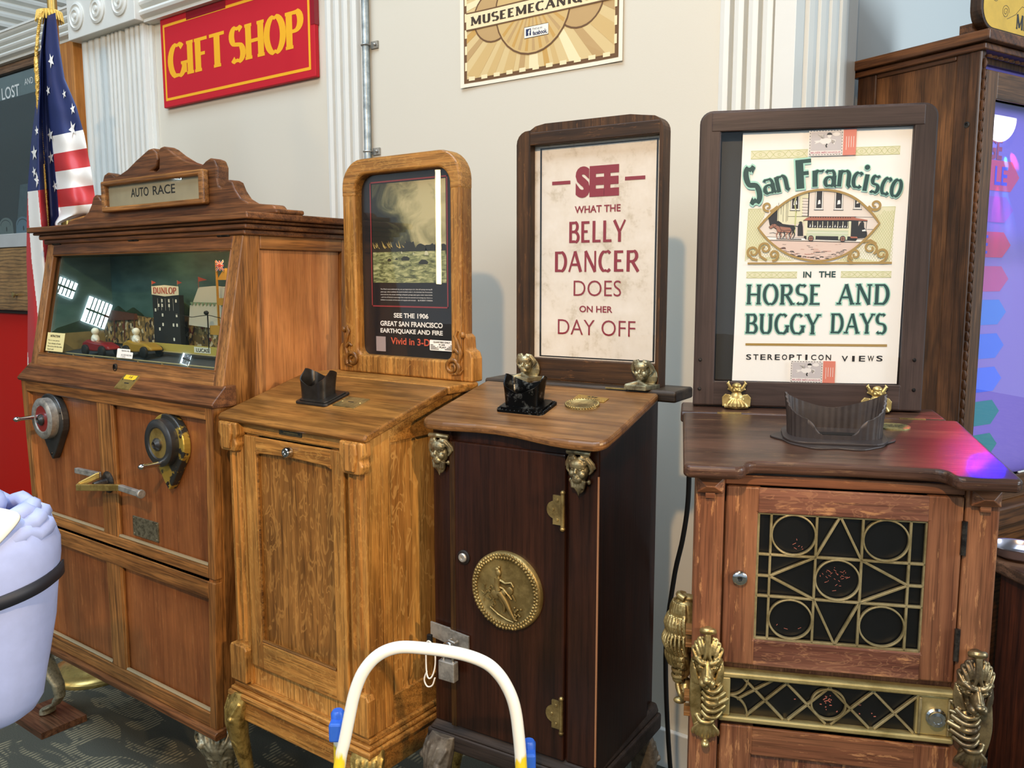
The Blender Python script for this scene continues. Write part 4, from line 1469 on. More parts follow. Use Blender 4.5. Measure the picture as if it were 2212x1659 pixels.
m.each('corner_post', MH('z'), sb, bevel=.004)
m = MB(); m.tube([(.4135, .029, .47), (.4135, .029, 1.07)], .0022, 6)
m.build('worn_edge', P('worn_edge', '#a06f4c', .5), sb, smooth=60)
m = MB()
m.box(.065, .3435, .022, .04, .462, 1.108)
dd = m.build('door', MH('z'), sb, bevel=.004)
m = MB(); m.box(.062, .0755, .0205, .03, .462, 1.106)
m.build('door_strip', wood('strip_wood', '#35220f', '#4b3218', 'z', .4, .1), dd, bevel=.001)
m = MB()
m.lathe([(.016, .022), (.016, .019), (.013, .0175), (.010, .0175)], (.098, 0, .856), 'y', 28)
m.build('lock_ring', P('lock_hole', '#15100e', .5), dd, smooth=40)
m = MB()
m.lathe([(.010, .022), (.010, .015), (.008, .013), (.004, .013), (.003, .015), (0, .015)], (.098, 0, .856), 'y', 28)
m.build('lock', M_steel, dd, smooth=40)
for zc in (.994, .563):
    m = MB()
    m.prism([(.318, zc - .030), (.337, zc - .030), (.337, zc + .030), (.318, zc + .030), (.318, zc + .018)] + [(.318 - .014 * math.sin(R(a)), zc + .017 * math.cos(R(a))) for a in range(20, 161, 20)] + [(.318, zc - .018)], 'y', .018, .022)
    m.tube([(.3405, .018, zc - .034), (.3405, .018, zc + .034)], .0042, 10)
    for s in (-1, 1): m.ell((.3405, .018, zc + s * .037), .0052)
    for x, z in ((.328, zc + .020), (.318, zc), (.328, zc - .020)): m.lathe([(.0035, .018), (.0028, .0163), (0, .016)], (x, 0, z), 'y', 10)
    m.build('hinge', M_brass, dd, smooth=40)
# medallion with a relief
m = MB()
mx_, mz_ = .2095, .8045
m.lathe([(.0855, .022), (.0855, .014), (.083, .010), (.078, .008), (.072, .011), (.064, .0135), (.03, .0125), (0, .0125)], (mx_, 0, mz_), 'y', 56, (1, .98))
rr = random.Random(3)
for i in range(64):
    a = 2 * math.pi * i / 64
    for q in range(2):
        rad = .0725 + q * .006 + rr.uniform(-.001, .001)
        m.ell((mx_ + rad * math.cos(a + q * .05), .0095, mz_ + rad * math.sin(a + q * .05)), (.0042, .0032, .0030), (0, -a + rr.uniform(-.7, .7), 0), 5)
Q = lambda u, v, d=0: (mx_ + u * .001, .0095 - d, mz_ + v * .001)
m.ell(Q(-16, 38), (.0065, .004, .0078)); m.ell(Q(-19, 45), (.006, .003, .004)); m.ell(Q(-14, 50), (.003, .003, .003))
m.tube([Q(-16, 31), Q(-15, 26)], .0032, 6)
m.tube([Q(-17, 27), Q(-18, 14), Q(-16, 0)], [.0075, .0065, .007], 8)
m.tube([Q(-12, 23), Q(2, 18), Q(16, 22), Q(22, 14)], [.0035, .003, .0028, .002], 6)
m.tube([Q(-22, 23), Q(-22, 10), Q(-4, 6), Q(10, -6), Q(17, -14)], [.0035, .003, .003, .0028, .0022], 6)
m.ell(Q(12, 4), (.008, .003, .009)); m.tube([Q(18, -4), Q(26, -16)], .0015, 5)
m.ell(Q(-20, -10), (.014, .004, .011)); m.ell(Q(-6, -8), (.008, .004, .014), (0, .5, 0))
m.tube([Q(-12, -4), Q(2, -20), Q(12, -38), Q(24, -56)], [.008, .0065, .0048, .003], 8)
m.tube([Q(24, -56), Q(31, -57)], [.003, .002], 6)
m.tube([Q(-10, -12), Q(0, -28), Q(-2, -44)], [.007, .005, .003], 8)
for i in range(26):
    u, v = rr.uniform(-56, -20), rr.uniform(-40, 6)
    m.tube([Q(u, v), Q(u + rr.uniform(-6, 6), v + rr.uniform(3, 9))], .0016, 5)
for i in range(12):
    u, v = rr.uniform(20, 48), rr.uniform(-52, -30); m.ell(Q(u, v), .0026, n=5)
m.tube([Q(-36, -40), Q(-16, -52), Q(6, -60), Q(22, -62)], .0022, 6)
m.build('medallion', metal('medallion_brass', '#7a673c', '#b09a63', .36, 20, .55, .65), dd, smooth=60)
# hasp (the padlock itself is a thing of its own)
m = MB()
m.prism([(.010, .694), (.062, .690), (.064, .6865), (.113, .682), (.113, .645), (.062, .652), (.010, .660)], 'y', .015, .0195)
m.tube([(.070, .012, .668), (.070, .002, .668), (.086, .002, .666), (.086, .012, .666)], .003, 8)
m.build('hasp', M_steel, dd, bevel=.001)
# base
m = MB()
m.prism([(-.006, .018), (.42, .018), (.425, .36), (-.006, .36)], 'z', .40, .44)
m.prism([(.0, .018), (.415, .018), (.42, .36), (.0, .36)], 'z', .44, .462, [(.012, .03), (.408, .03), (.412, .36), (.012, .36)])
m.build('base_molding', wood('mahogany_dusty', '#2a211d', '#453a33', 'x', .6, 0, rings=.1, seed=2), sb, bevel=.006, seg=3)
# lid with a serpentine front
S3 = .255
top = [(.010, .246), (-.002, .05), (-.002, .030)] + arc(.022, .026, .024, .026, 180, 265, 6) + [(.06, -.001), (.10, .003), (.14, .007), (.19, .008), (.24, .003), (.29, -.007), (.33, -.014), (.37, -.0175), (.405, -.0165)] + arc(.414, .014, .030, .031, 285, 360, 6) + [(.4455, .06), (.447, .246)]
def slope3(mb): return on_lid(mb, 1.15, S3)
m = MB()
m.prism(top, 'z', -.020, 0)
li = slope3(m).build('lid', WT('x'), sb, bevel=.007, seg=3)
m = MB()
for i in range(len(top) - 1):
    pass
edge = top[2:-1]
eo = [(x * 1.0, yv) for x, yv in edge]
m.loft([[(x, yv - .0004 if yv < .03 else yv, z) for x, yv in eo] for z in (-.013, -.008)], False, False)
m.xf(lambda p: Vector((p.x + (-.0006 if p.x < .02 else .0006 if p.x > .43 else 0), p.y, p.z)))
slope3(m).build('worn_edge', wood('edge_wear', '#3a2413', '#a07042', 'y', .35, .2, rings=.2, pores=.1, fine=12, seed=1.1), li)
m = MB()
m.prism([(.2485, 1.192), (.2485, 1.2145), (.253, 1.217), (.350, 1.217), (.354, 1.212), (.354, 1.192)], 'x', .002, .483)
m.build('back_strip', wood('strip_dark', '#2e231a', '#50402f', 'x', .45, .1, rings=.2), sb, bevel=.005, seg=3)
for x in (.08, .322):
    MB().box(x, x + .05, .244, .250, 1.2135, 1.2165).build('hinge', M_brass, li)
m = MB()
m.prism(rrect(.143, .259, .077, .147, .010, 4), 'z', 0, .005); m.prism(rrect(.149, .252, .083, .141, .010, 4), 'z', .005, .009)
for i in range(40):
    a = 2 * math.pi * i / 40
    m.ell((.201 + .055 * max(-1, min(1, 1.25 * math.cos(a))), .112 + .033 * max(-1, min(1, 1.25 * math.sin(a))), .005), (.0028, .0028, .002), n=4)
M_silv = metal('worn_silver_black', '#141312', '#a8a49a', .24, 42, .66, .85)
vw = slope3(m).build('viewer', M_silv, sb, smooth=45)
m = MB()
hood(m, .192, .118, .080, .046, 1.15 + .118 * S3 + .006, S3, .062, .024, .042, 1.2, sq=5)
m.build('eye_shade', M_silv, vw, smooth=50)
MB().box(.165, .22, .108, .128, 1.192, 1.195).build('eyepiece', M_black, vw)
b = MB()
b.m = 0; b.prism([(.279, .172), (.355, .169), (.356, .191), (.280, .200)], 'z', 0, .0016)
b.m = 1; b.m = 0
for x, yv in ((.286, .190), (.349, .178)): b.lathe([(.003, 0), (.0025, .0026), (0, .003)], (x, yv, 0), 'z', 8)
bt = MB(); sans(bt, '25¢', .305, .330, .186, .194, 0, .02); sans(bt, 'QUARTERS ONLY', .298, .340, .177, .181, 0, .02)
b.m = 1; b.add([(p[0], p[2], .0019) for p in bt.v], bt.f)
slope3(b).build('coin_plate', [P('plate_gold', '#c2a055', .3, .85), M_ink], li)
m = MB()
m.lathe([(.038, 0), (.038, .003), (.034, .005), (.030, .003), (0, .003)], (.315, .147, 0), 'z', 36, (1, .66))
for i in range(36):
    a = 2 * math.pi * i / 36; m.ell((.315 + .0365 * math.cos(a), .147 + .0243 * math.sin(a), .004), .0026, n=4)
bt = MB(); sans(bt, 'COIN', .297, .333, .140, .151, 0, .03)
m.add([(p[0], p[2], .0036) for p in bt.v], bt.f)
for x in (.286, .344): m.ell((x, .148, .003), .0028, n=5)
slope3(m).build('coin_slot', M_brass, li, smooth=50)
# head brackets below the lid
M_head = metal('head_bronze', '#5d5440', '#a69c7a', .34, 30, .5, .7)
def mask(mb, cx, cy, cz, s, beard=True, facing=0.0):
    """a little cast face: hair, brow, eyes, nose, mouth, pointed beard"""
    q = lambda u, d, v: (cx + s * u, cy - s * d, cz + s * v)
    E_ = lambda u, d, v, a, b_, c: mb.ell(q(u, d, v), (a * s, b_ * s, c * s), n=8)
    E_(0, .10, 0, .32, .30, .42); E_(0, .25, .22, .30, .22, .22); E_(0, .30, -.28, .18, .14, .14)
    for e in (-1, 1):
        E_(e * .17, .30, -.10, .13, .12, .13); E_(e * .13, .36, .06, .06, .05, .035)
        mb.tube([q(e * .05, .40, .11), q(e * .14, .40, .15), q(e * .25, .30, .10)], .035 * s, 6)
        mb.tube([q(e * .05, .3, .42), q(e * .25, .28, .40), q(e * .38, .16, .22), q(e * .44, .12, .0), q(e * .36, .16, -.12)], [.07 * s, .08 * s, .08 * s, .07 * s, .03 * s], 7)
        mb.tube([q(e * .1, .3, .48), q(e * .32, .2, .42), q(e * .46, .1, .2), q(e * .52, .06, .06)], [.06 * s, .08 * s, .08 * s, .05 * s], 7)
    mb.tube([q(0, .38, .12), q(0, .46, .0), q(0, .48, -.06)], [.04 * s, .05 * s, .06 * s], 7)
    E_(0, .40, -.18, .09, .06, .03); E_(0, .40, -.235, .08, .06, .03)
    for i in range(5):
        u = (i - 2) * .1
        mb.tube([q(u, .26, .36), q(u * 1.3, .32, .30), q(u * 1.4, .28, .2)], .045 * s, 6)
    if beard:
        for u in (-.22, -.11, 0, .11, .22):
            mb.tube([q(u, .22, -.32), q(u * .8, .24, -.55), q(u * .3, .18, -.86 + abs(u))], [.09 * s, .08 * s, .02 * s], 6)
        E_(0, .12, -.5, .2, .14, .3)
        for e in (-1, 1):
            mb.ell(q(e * .33, .1, -.38), (.07 * s, .07 * s, .09 * s), n=6)
        mb.tube([q(-.42, .2, .58), q(0, .3, .62), q(.42, .2, .58)], .09 * s, 8)
    return mb
for cx, s in ((.040, .060), (.377, .060)):
    m = MB()
    mask(m, cx, .026, 1.082, s)
    m.build('head_bracket', M_head, sb, remesh=.0011, relax=1)
# red lettered sign
F3 = .285
def c3(x, z):    # shift measurements from the plane at .25 to the plane of the sign
    k = (F3 + 1.426) / (.25 + 1.426)
    return (1.118 + (x - 1.118) * k, 1.45 + (z - 1.45) * k)
a0, b0 = c3(.0905, 1.228); a1, b1 = c3(.442, 1.792)
n0, p0 = c3(.1265, 1.271); n1, p1 = c3(.434, 1.748)
b0 = 1.2172
m = MB()
out = [(a0, b0), (a1, b0)] + arc(a1 - .030, b1 - .036, .030, .030, 0, 70, 5) + [(a1 - .048, b1 - .004), (a1 - .075, b1), (a0 + .075, b1), (a0 + .050, b1 - .004), (a0 + .036, b1 - .012)] + arc(a0 + .030, b1 - .042, .030, .030, 105, 180, 4)
inn = [(n0, p0), (n1, p0), (n1, p1 - .03), (n1, p1 - .015), (n1, p1 - .005)] + [(n1 - i * (n1 - n0) / (len(out) - 8), p1) for i in range(len(out) - 8)] + [(n0, p1), (n0, p1 - .01), (n0, p1 - .02)]
inn = inn[:len(out)]
while len(inn) < len(out):
    inn.append((n0, p1 - .03))
m.ring(out, inn, 'y', F3, F3 + .042)
f3 = m.build('sign_frame', WT('z', 1), sb, bevel=.005, seg=3)
m = MB()
m.box(n0 - .001, n1 + .001, F3 - .0012, F3 + .02, p1 - .001, p1 + .028); m.box(n0 - .001, n1 + .001, F3 - .0012, F3 + .02, b0 + .002, p0 + .001)
m.each('frame_rail', WT('x', 1), f3, bevel=.002)
PY = F3 + .022
b = MB()
b.m = 0; b.rect(n0 - .004, n1 + .004, p0 - .004, p1 + .004, PY)
b.m = 1
q0 = c3(.1425, 1.275); q1 = c3(.422, 1.741)
b.line([(q0[0], q0[1]), (q1[0], q0[1]), (q1[0], q1[1]), (q0[0], q1[1])], .0052, PY - .0006, True)
k = NT('aged_card')
k.l(k.ramp(k.noise(k.coord(), 22, 6, .7), [(.32, hexc('#cfc0a8')), (.45, hexc('#e8dccb')), (.7, hexc('#f0e6d8'))]), k.b.inputs['Base Color'])
k.b.inputs['Roughness'].default_value = .6
b.build('poster', [k.m, M_black], f3)
b = MB()
def T3(s_, X0, X1, Z0, Z1, bold=0, pen=None):
    u, v = c3(X0, Z0); w, t = c3(X1, Z1)
    if pen:
        penned(b, s_, u, w, v, t, PY - .001, pen[0], pen[1], 0, gap=.05)
    else:
        sans(b, s_, u, w, v, t, PY - .001, bold)
T3('SEE', .2305, .3355, 1.6285, 1.696, .06)
for X0, X1 in ((.1715, .2175), (.349, .3955)):
    u, v = c3(X0, 1.660); w, t = c3(X1, 1.6675); ds_ = MB(); ds_.rect(u, w, v, t, PY - .001); ds_.build('dash', P('sign_crimson', '#8d1f2c', .5), f3)
T3('WHAT THE', .229, .340, 1.5955, 1.611, .02)
T3('BELLY', .213, .356, 1.531, 1.5775, 0, (.17, .12))
T3('DANCER', .177, .388, 1.467, 1.5125, 0, (.17, .12))
T3('DOES', .228, .344, 1.4135, 1.448, -.008)
T3('ON HER', .243, .324, 1.3775, 1.392, .02)
T3('DAY OFF', .1885, .379, 1.3265, 1.361, -.008)
b.build('lettering', P('sign_crimson', '#8d1f2c', .5), f3)
MB().box(n0 - .003, n1 + .003, F3 + .014, F3 + .0165, p0 - .003, p1 + .003).build('glass', M_glass, f3)
for X in (.126, .412):
    u, v = c3(X, 1.25)
    m = MB()
    mask(m, u + .002, F3 - .014, 1.2535, .050, beard=False)
    m.prism([(u - .026, F3 - .052), (u + .024, F3 - .052), (u + .036, F3 - .002), (u - .022, F3 - .002)], 'z', 1.216, 1.226)
    m.tube([(u - .024, F3 - .048, 1.222), (u + .0, F3 - .034, 1.230), (u + .024, F3 - .044, 1.223)], .006, 7)
    m.ell((u + .006, F3 - .006, 1.242), (.026, .008, .026), n=8)
    m.build('cast_head', M_head, sb, remesh=.0010, relax=1)
M_greyleg = metal('taupe_cast_leg', '#4f463b', '#7d7263', .5, 40, .45, .35)
for sx in (0, 1):
    x = .018 + sx * .375
    cast_leg(x + (.018 if sx == 0 else 0), .045, .436, -.5 if sx == 0 else 1, -1, M_greyleg, sb, .044, 1.0)
    cast_leg(x + (.03 if sx == 0 else -.01), .31, .40, 0 if sx == 0 else .5, 1, M_greyleg, sb, .038, .8)

# padlock and tie -------------------------------------------------------------------
th3 = R(4.5)
def w3(x, y, z):
    return Vector((-1.226 + x * math.cos(th3) - y * math.sin(th3), 1.334 + x * math.sin(th3) + y * math.cos(th3), z))
pk = thing('padlock', 'steel padlock hanging from the hasp of the dark mahogany cabinet', 'padlock', w3(.073, -.004, .62), th3)
MB().box(-.021, .021, -.010, .008, -.038, .006).build('lock_body', M_steel, pk, bevel=.002)
m = MB(); m.tube([(-.013, -.001, .004), (-.013, -.001, .03), (-.009, -.001, .042), (0, -.001, .047), (.009, -.001, .042), (.013, -.001, .03), (.013, -.001, .004)], .0036, 10)
m.build('shackle', M_chrome, pk, smooth=60)
lp = thing('cable_loop', 'white cord loop with a black clip hanging at the padlock hasp', 'cord', w3(.022, -.004, .66), th3)
m = MB()
lo_ = []
for i in range(48):
    a = 2 * math.pi * i / 48
    lo_.append((.004 + .013 * math.sin(a), -.006 - .004 * math.cos(2 * a), -.04 + .043 * math.cos(a) + .002 * math.sin(2 * a)))
m.tube(lo_, .0018, 8, True)
m.tube(flow([(-.004, -.006, -.07), (-.010, -.008, -.09), (-.002, -.008, -.104), (.012, -.008, -.098), (.018, -.006, -.08)]), .0018, 8)
m.build('cord_loop', P('white_cord', '#e9e4da', .5), lp, smooth=60)
MB().box(-.002, .009, -.008, .0, -.004, .016).build('clip', M_black, lp, bevel=.001)

# ---------------------------------------------------------------- red-brown oak one (horse and buggy views)
RO = lambda ax, t=0: [wood('red_oak', '#6a3f2b', '#9a6848', ax, .42, .12, fine=26, rings=.15, pores=.35, blotch=.3, seed=8.2, chips=.65, chip_col='#b98559'),
                      wood('red_oak_fleck', '#693f30', '#956650', ax, .42, .12, fine=22, rings=.15, pores=.35, fleck=.22, fleck_col='#b98862', seed=9.4, fscale=1.9, chips=.7, chip_col='#b98559'),
                      wood('brown_top', '#35221a', '#5c4032', ax, .36, .15, fine=30, rings=.15, pores=.35, blotch=.4, seed=10.3, chips=.15),
                      wood('taupe_frame', '#332723', '#503f39', ax, .5, .03, fine=24, rings=.12, pores=.2, blotch=.2, seed=11.5)][t]
th4 = R(24.2)
sf = thing('stereoscope_cabinet', 'red-brown oak viewing cabinet with brass grilles and the Horse and Buggy Days sign', 'viewing machine', (-.55, 1.204, 0), th4)
LX, RX = .018, .464
m = MB()
m.box(LX + .004, RX - .004, .055, .40, .06, 1.132)
m.build('carcass', RO('z'), sf, bevel=.002)
m = MB()
for a, c in ((LX, .0635), (.4165, RX)):
    m.box(a, c, .036, .075, .03, 1.142)
    m.box(a, c, .36, .40, .03, 1.142)
m.each('corner_post', RO('z'), sf, bevel=.004)
m = MB(); m.box(.0635, .4165, .042, .06, 1.126, 1.142); m.build('top_rail', RO('x'), sf, bevel=.002)
for cx in (.0405, .441):
    m = MB()
    m.add([(cx - .0205, .036, 1.114), (cx + .0205, .036, 1.114), (cx + .0205, .036, 1.139), (cx - .0205, .036, 1.139), (cx - .0205, .026, 1.114), (cx + .0205, .026, 1.114), (cx + .0205, .026, 1.139), (cx - .0205, .026, 1.139), (cx - .006, .014, 1.1265), (cx + .006, .014, 1.1265)],
          [(0, 1, 5, 4), (1, 2, 6, 5), (2, 3, 7, 6), (3, 0, 4, 7), (4, 5, 9, 8), (5, 6, 9), (6, 7, 8, 9), (7, 4, 8), (3, 2, 1, 0)])
    m.box(cx - .0075, cx + .0075, .027, .037, 1.105, 1.114)
    m.build('corbel', RO('x'), sf, bevel=.001)
# door with the large grille
m = MB()
m.frame(.066, .4145, .0372, .056, .829, 1.124, .0495, .049, .0435, .041)
d4 = m.build('door', RO('z'), sf, bevel=.003)
m = MB(); m.box(.1155, .3655, .0362, .056, 1.083, 1.124); m.box(.1155, .3655, .0362, .056, .829, .8725)
m.each('door_rail', RO('x', 1), d4, bevel=.002)
MB().box(.11, .37, .050, .054, .868, 1.088).build('grille_cloth', P('grille_black', '#08090b', .35, var=.2, vscale=40), d4)
m = MB()
rr = random.Random(12)
for cx, cz, n in ((.232, .985, 16), (.24, .978, 14), (.184, 1.035, 6), (.17, .9, 3)):
    for i in range(n):
        x, z = cx + rr.gauss(0, .010), cz + rr.gauss(0, .008)
        m.line([(x, z), (x + rr.uniform(-.006, .006), z + rr.uniform(-.003, .003))], .0007, .0496)
m.build('chipped_paint', P('chip_pink', '#b56a5c', .5), d4)
m = MB()
gy = .0435
def gb(x0, z0, x1, z1, w=.0038):
    L = math.hypot(x1 - x0, z1 - z0); nx, nz = -(z1 - z0) / L * w / 2, (x1 - x0) / L * w / 2
    m.prism([(x0 + nx, z0 + nz), (x1 + nx, z1 + nz), (x1 - nx, z1 - nz), (x0 - nx, z0 - nz)], 'y', gy - .0035, gy + .0035)
g0, g1, h0, h1 = .116, .366, .873, 1.083
for (a, c, e, f) in ((g0, h0, g1, h0), (g0, h1, g1, h1), (g0, h0, g0, h1), (g1, h0, g1, h1)): gb(a, c, e, f, .006)
V4 = (.1365, .2052, .2735, .3425)
H3 = (1.0145, .979, .9455)
for x in V4: gb(x, h0, x, h1)
for z in (H3[0], H3[2]): gb(g0, z, g1, z)
for x0, x1 in ((g0, V4[0]), (V4[3], g1)): gb(x0, H3[1], x1, H3[1])
gb(V4[1], H3[0], .2395, h1); gb(.2395, h1, V4[2], H3[0]); gb(V4[1], H3[2], .2395, h0); gb(.2395, h0, V4[2], H3[2])
gb(V4[1], H3[0], V4[0], H3[1]); gb(V4[0], H3[1], V4[1], H3[2]); gb(V4[2], H3[0], V4[3], H3[1]); gb(V4[3], H3[1], V4[2], H3[2])
for cx, cz in ((.171, 1.0487), (.308, 1.0487), (.171, .9095), (.308, .9095), (.2395, .980)):
    o_, i_ = arc(cx, cz, .0345, .0340, 0, 360, 40)[:-1], arc(cx, cz, .0318, .0313, 0, 360, 40)[:-1]
    m.ring(o_, i_, 'y', gy - .004, gy + .003)
M_grille = metal('grille_brass', '#857650', '#b5a47a', .4, 18, .5, .65)
m.build('brass_grille', M_grille, d4, bevel=.0006)
m = MB(); m.lathe([(.0115, .036), (.0115, .029), (.009, .027), (.004, .0265), (.0035, .029), (0, .029)], (.0905, 0, .976), 'y', 28)
m.build('door_lock', M_chrome, d4, smooth=40)
MB().box(.0875, .0935, .0258, .0275, .9745, .9775).build('key_slot', M_black, d4)
for za, zb in ((1.036, 1.088), (.868, .918)):
    m = MB(); m.tube([(.4155, .034, za), (.4155, .034, zb)], .0042, 10); m.build('hinge', M_dark, d4, smooth=40)
# brass band between the lion heads
m = MB()
m.box(.064, .419, .030, .054, .807, .816); m.box(.064, .419, .030, .054, .732, .741)
m.box(.064, .0815, .032, .054, .741, .807); m.box(.364, .419, .036, .054, .741, .807)
bn = m.build('brass_band', metal('band_brass', '#94824f', '#c4b078', .38, 16, .45, .7), sf, bevel=.0025)
MB().box(.08, .366, .046, .050, .738, .81).build('band_cloth', MATS['grille_black'], bn)
m = MB()
gy = .0405
for i in range(5):
    x = .108 + i * .0655
    if i < 4: gb(x, .741, x + .066, .807, .0036)
    gb(x - .008, .807, x + .058, .741, .0036) if x + .06 < .366 else None
gb(.093, .768, .150, .807)
for cx, cz in ((.081, .807), (.081, .741)):
    s = 1 if cz < .77 else -1
    p1_, p2_ = arc(cx, cz, .030, .034, 0, 90 * s, 14), arc(cx, cz, .027, .031, 0, 90 * s, 14)
    m.prism(p1_ + p2_[::-1], 'y', gy - .0035, gy + .0035)
m.ring(arc(.2345, .774, .0275, .027, 0, 360, 40)[:-1], arc(.2345, .774, .0245, .024, 0, 360, 40)[:-1], 'y', gy - .004, gy + .003)
m.build('band_grille', M_grille, bn, bevel=.0006)
m = MB()
for i in range(22):
    x, z = (.235 + rr.gauss(0, .007), .772 + rr.gauss(0, .006)) if i < 12 else (rr.uniform(.16, .34), rr.uniform(.745, .79))
    m.line([(x, z), (x + rr.uniform(-.004, .004), z + rr.uniform(-.003, .003))], .0016, .0456)
m.build('chipped_paint', MATS['chip_pink'], bn)
m = MB()
m.lathe([(.015, .036), (.015, .030), (.012, .028), (.012, .022), (.007, .021), (.006, .023), (0, .023)], (.392, 0, .774), 'y', 28)
m.build('coin_lock', M_chrome, bn, smooth=40)
m = MB(); m.box(.367, .371, .031, .04, .744, .804); m.box(.409, .412, .031, .04, .744, .804)
m.each('lock_plate_edge', M_grille, bn, bevel=.001)
# lower door
m = MB()
m.frame(.067, .418, .0385, .056, .10, .7225, .051, .052, .06, .0485)
l4 = m.build('lower_door', RO('z'), sf, bevel=.003)
m = MB(); m.box(.118, .366, .0375, .056, .674, .7225); m.box(.118, .366, .0375, .056, .10, .16); m.each('door_rail', RO('x'), l4, bevel=.002)
MB().box(.115, .37, .048, .053, .15, .68).build('door_panel', RO('z', 1), l4)
MB().box(-.004, .482, .02, .42, .0, .075).build('plinth', RO('x'), sf, bevel=.006)
# cast lion brackets
def lion(mb, cx, cy, zt, zb, s=1.0, curl=1):
    """lion face with a leafy mane over a draped scroll, a long side lock and a shell foot"""
    H = zt - zb
    q = lambda u, d, v: (cx + u * .0235 * s, cy - d * .02 * s, zb + v * H)
    e = lambda u, d, v, a, b_, c, r=None: mb.ell(q(u, d, v), (a * .0235 * s, b_ * .02 * s, c * H), r, n=8)
    T = lambda pts, r: mb.tube(flow([q(*p) for p in pts], 4), [r * s] * (4 * (len(pts) - 1) + 1), 7)
    # skull, knob, muzzle
    e(0, .1, .72, .95, .75, .19); e(0, .2, .58, .62, .8, .075)
    T([(-.42, .55, .968), (-.2, .95, .985), (.2, .95, .985), (.42, .55, .968)], .0052)
    e(0, .4, .965, .42, .7, .03)
    e(0, 1.05, .64, .40, .75, .075); e(0, 1.5, .625, .36, .55, .045)
    e(0, 1.95, .618, .30, .30, .024); e(-.13, 1.85, .604, .13, .25, .014); e(.13, 1.85, .604, .13, .25, .014)
    e(-.28, 1.35, .578, .30, .50, .036); e(.28, 1.35, .578, .30, .50, .036); e(0, 1.05, .540, .30, .5, .024)
    T([(0, 1.05, .74), (0, 1.45, .685), (0, 1.85, .64)], .0042)
    for k_ in (-1, 1):
        T([(k_ * .10, 1.0, .955), (k_ * .09, 1.15, .86), (k_ * .16, 1.22, .775), (k_ * .42, 1.1, .715)], .0027)
        T([(k_ * .16, 1.25, .728), (k_ * .40, 1.30, .733), (k_ * .68, 1.05, .752), (k_ * .92, .6, .735)], .0040)
        e(k_ * .46, 1.02, .690, .19, .26, .017); T([(k_ * .22, 1.05, .675), (k_ * .48, 1.05, .668), (k_ * .72, .8, .685)], .0018)
        for a_, b_, c_ in ((.34, .91, .80), (.56, .90, .80), (.76, .865, .775), (.94, .82, .74)):
            T([(k_ * a_ * .6, 1.0, b_ - .11), (k_ * a_ * .85, 1.05 - a_ * .2, b_ - .05), (k_ * (a_ + .05), .85 - a_ * .35, b_), (k_ * (a_ - .08), .9 - a_ * .3, b_ + .015)], .0032)
            T([(k_ * a_ * .75, .95, b_ - .12), (k_ * a_ * 1.0, .85 - a_ * .2, b_ - .06)], .0022)
        for j in range(4):
            T([(k_ * (.98 - j * .06), .25 + j * .12, .72 - j * .02), (k_ * (1.06 - j * .1), .3 + j * .12, .62), (k_ * (.9 - j * .12), .4 + j * .1, .53)], .0028)
    # long lock at the outer side
    for j in range(6):
        u = -curl * (1.0 - j * .12)
        T([(u, .25 + j * .08, .57), (u * 1.04, .5, .43), (u * .95, .55, .30), (u * .72, .45, .17)], .0030)
    # draped scroll
    e(curl * .42, .45, .40, .60, .55, .135)
    for j, (v, w) in enumerate(((.515, 1.0), (.462, 1.25), (.412, 1.45), (.352, 1.25), (.298, 1.05))):
        T([(-curl * .28, .8, v + .012), (curl * .10, 1.25, v - .012), (curl * .62, 1.15, v - .016), (curl * w, .55, v + .012)], .0040)
    for j in range(7):
        u = curl * (-.1 + j * .14)
        T([(u, 1.25, .44), (u + curl * .04, 1.22, .39)], .0014)
    # shell foot
    T([(-.62, .55, .262), (-.3, 1.1, .236), (.3, 1.1, .236), (.62, .55, .262)], .0042)
    e(0, .35, .15, .72, .55, .10)
    for j in range(7):
        u = (j - 3) / 3
        T([(u * .3, .95, .225), (u * .8, .95 - abs(u) * .2, .15), (u * .82, .65 - abs(u) * .2, .07 + .035 * abs(u))], .0036)
    e(0, .75, .035, .30, .5, .03)
    return mb
M_lion = metal('lion_brass', '#7b683d', '#c0a973', .32, 30, .5, .8)
M_lion2 = metal('lion_bronze', '#5d4f3c', '#a08c66', .3, 30, .52, .8)
m = MB(); lion(m, .0435, .036, .892, .688, 1.0, 1); m.build('lion_bracket', M_lion, sf, remesh=.00105, relax=1)
m = MB(); lion(m, .4415, .034, .892, .688, 1.05, -1)
for j in range(4):
    v = .803 - j * .016
    m.tube([(.410, .034, v), (.424, .026, v - .002), (.438, .022, v - .006), (.448, .024, v - .012)], [.003, .0045, .0045, .003], 7)
m.build('lion_bracket', M_lion2, sf, remesh=.00105, relax=1)
# the one on the left side, seen from its edge
m = MB(); lion(m, 0, 0, .905, .70, 1.15, 1)
m.ell((0, -.012, .845), (.030, .028, .054), n=10)
for j in range(15):
    a = (j - 7) * .21
    for zz, rr_ in ((.892, .022), (.868, .030), (.838, .033), (.812, .028)):
        m.tube(flow([(rr_ * math.sin(a), -.010 - rr_ * math.cos(a), zz), (rr_ * 1.12 * math.sin(a + .1), -.012 - rr_ * 1.15 * math.cos(a + .1), zz - .016), (rr_ * math.sin(a + .16), -.010 - rr_ * math.cos(a + .16), zz - .034)], 3), .0030, 5)
m.xf(lambda p: Vector((LX + p.y, .135 - p.x, p.z)))
m.build('lion_bracket', M_lion, sf, remesh=.0012, relax=1)
for z0 in (.86, .83, .768, .742):
    pass
m = MB()
for z0 in (.868, .846, .752, .726):
    m.box(LX - .010, LX + .004, .045, .075, z0, z0 + .008)
m.each('side_tenon', wood('tenon_wood', '#6b4326', '#a5743f', 'x'), sf, bevel=.001)
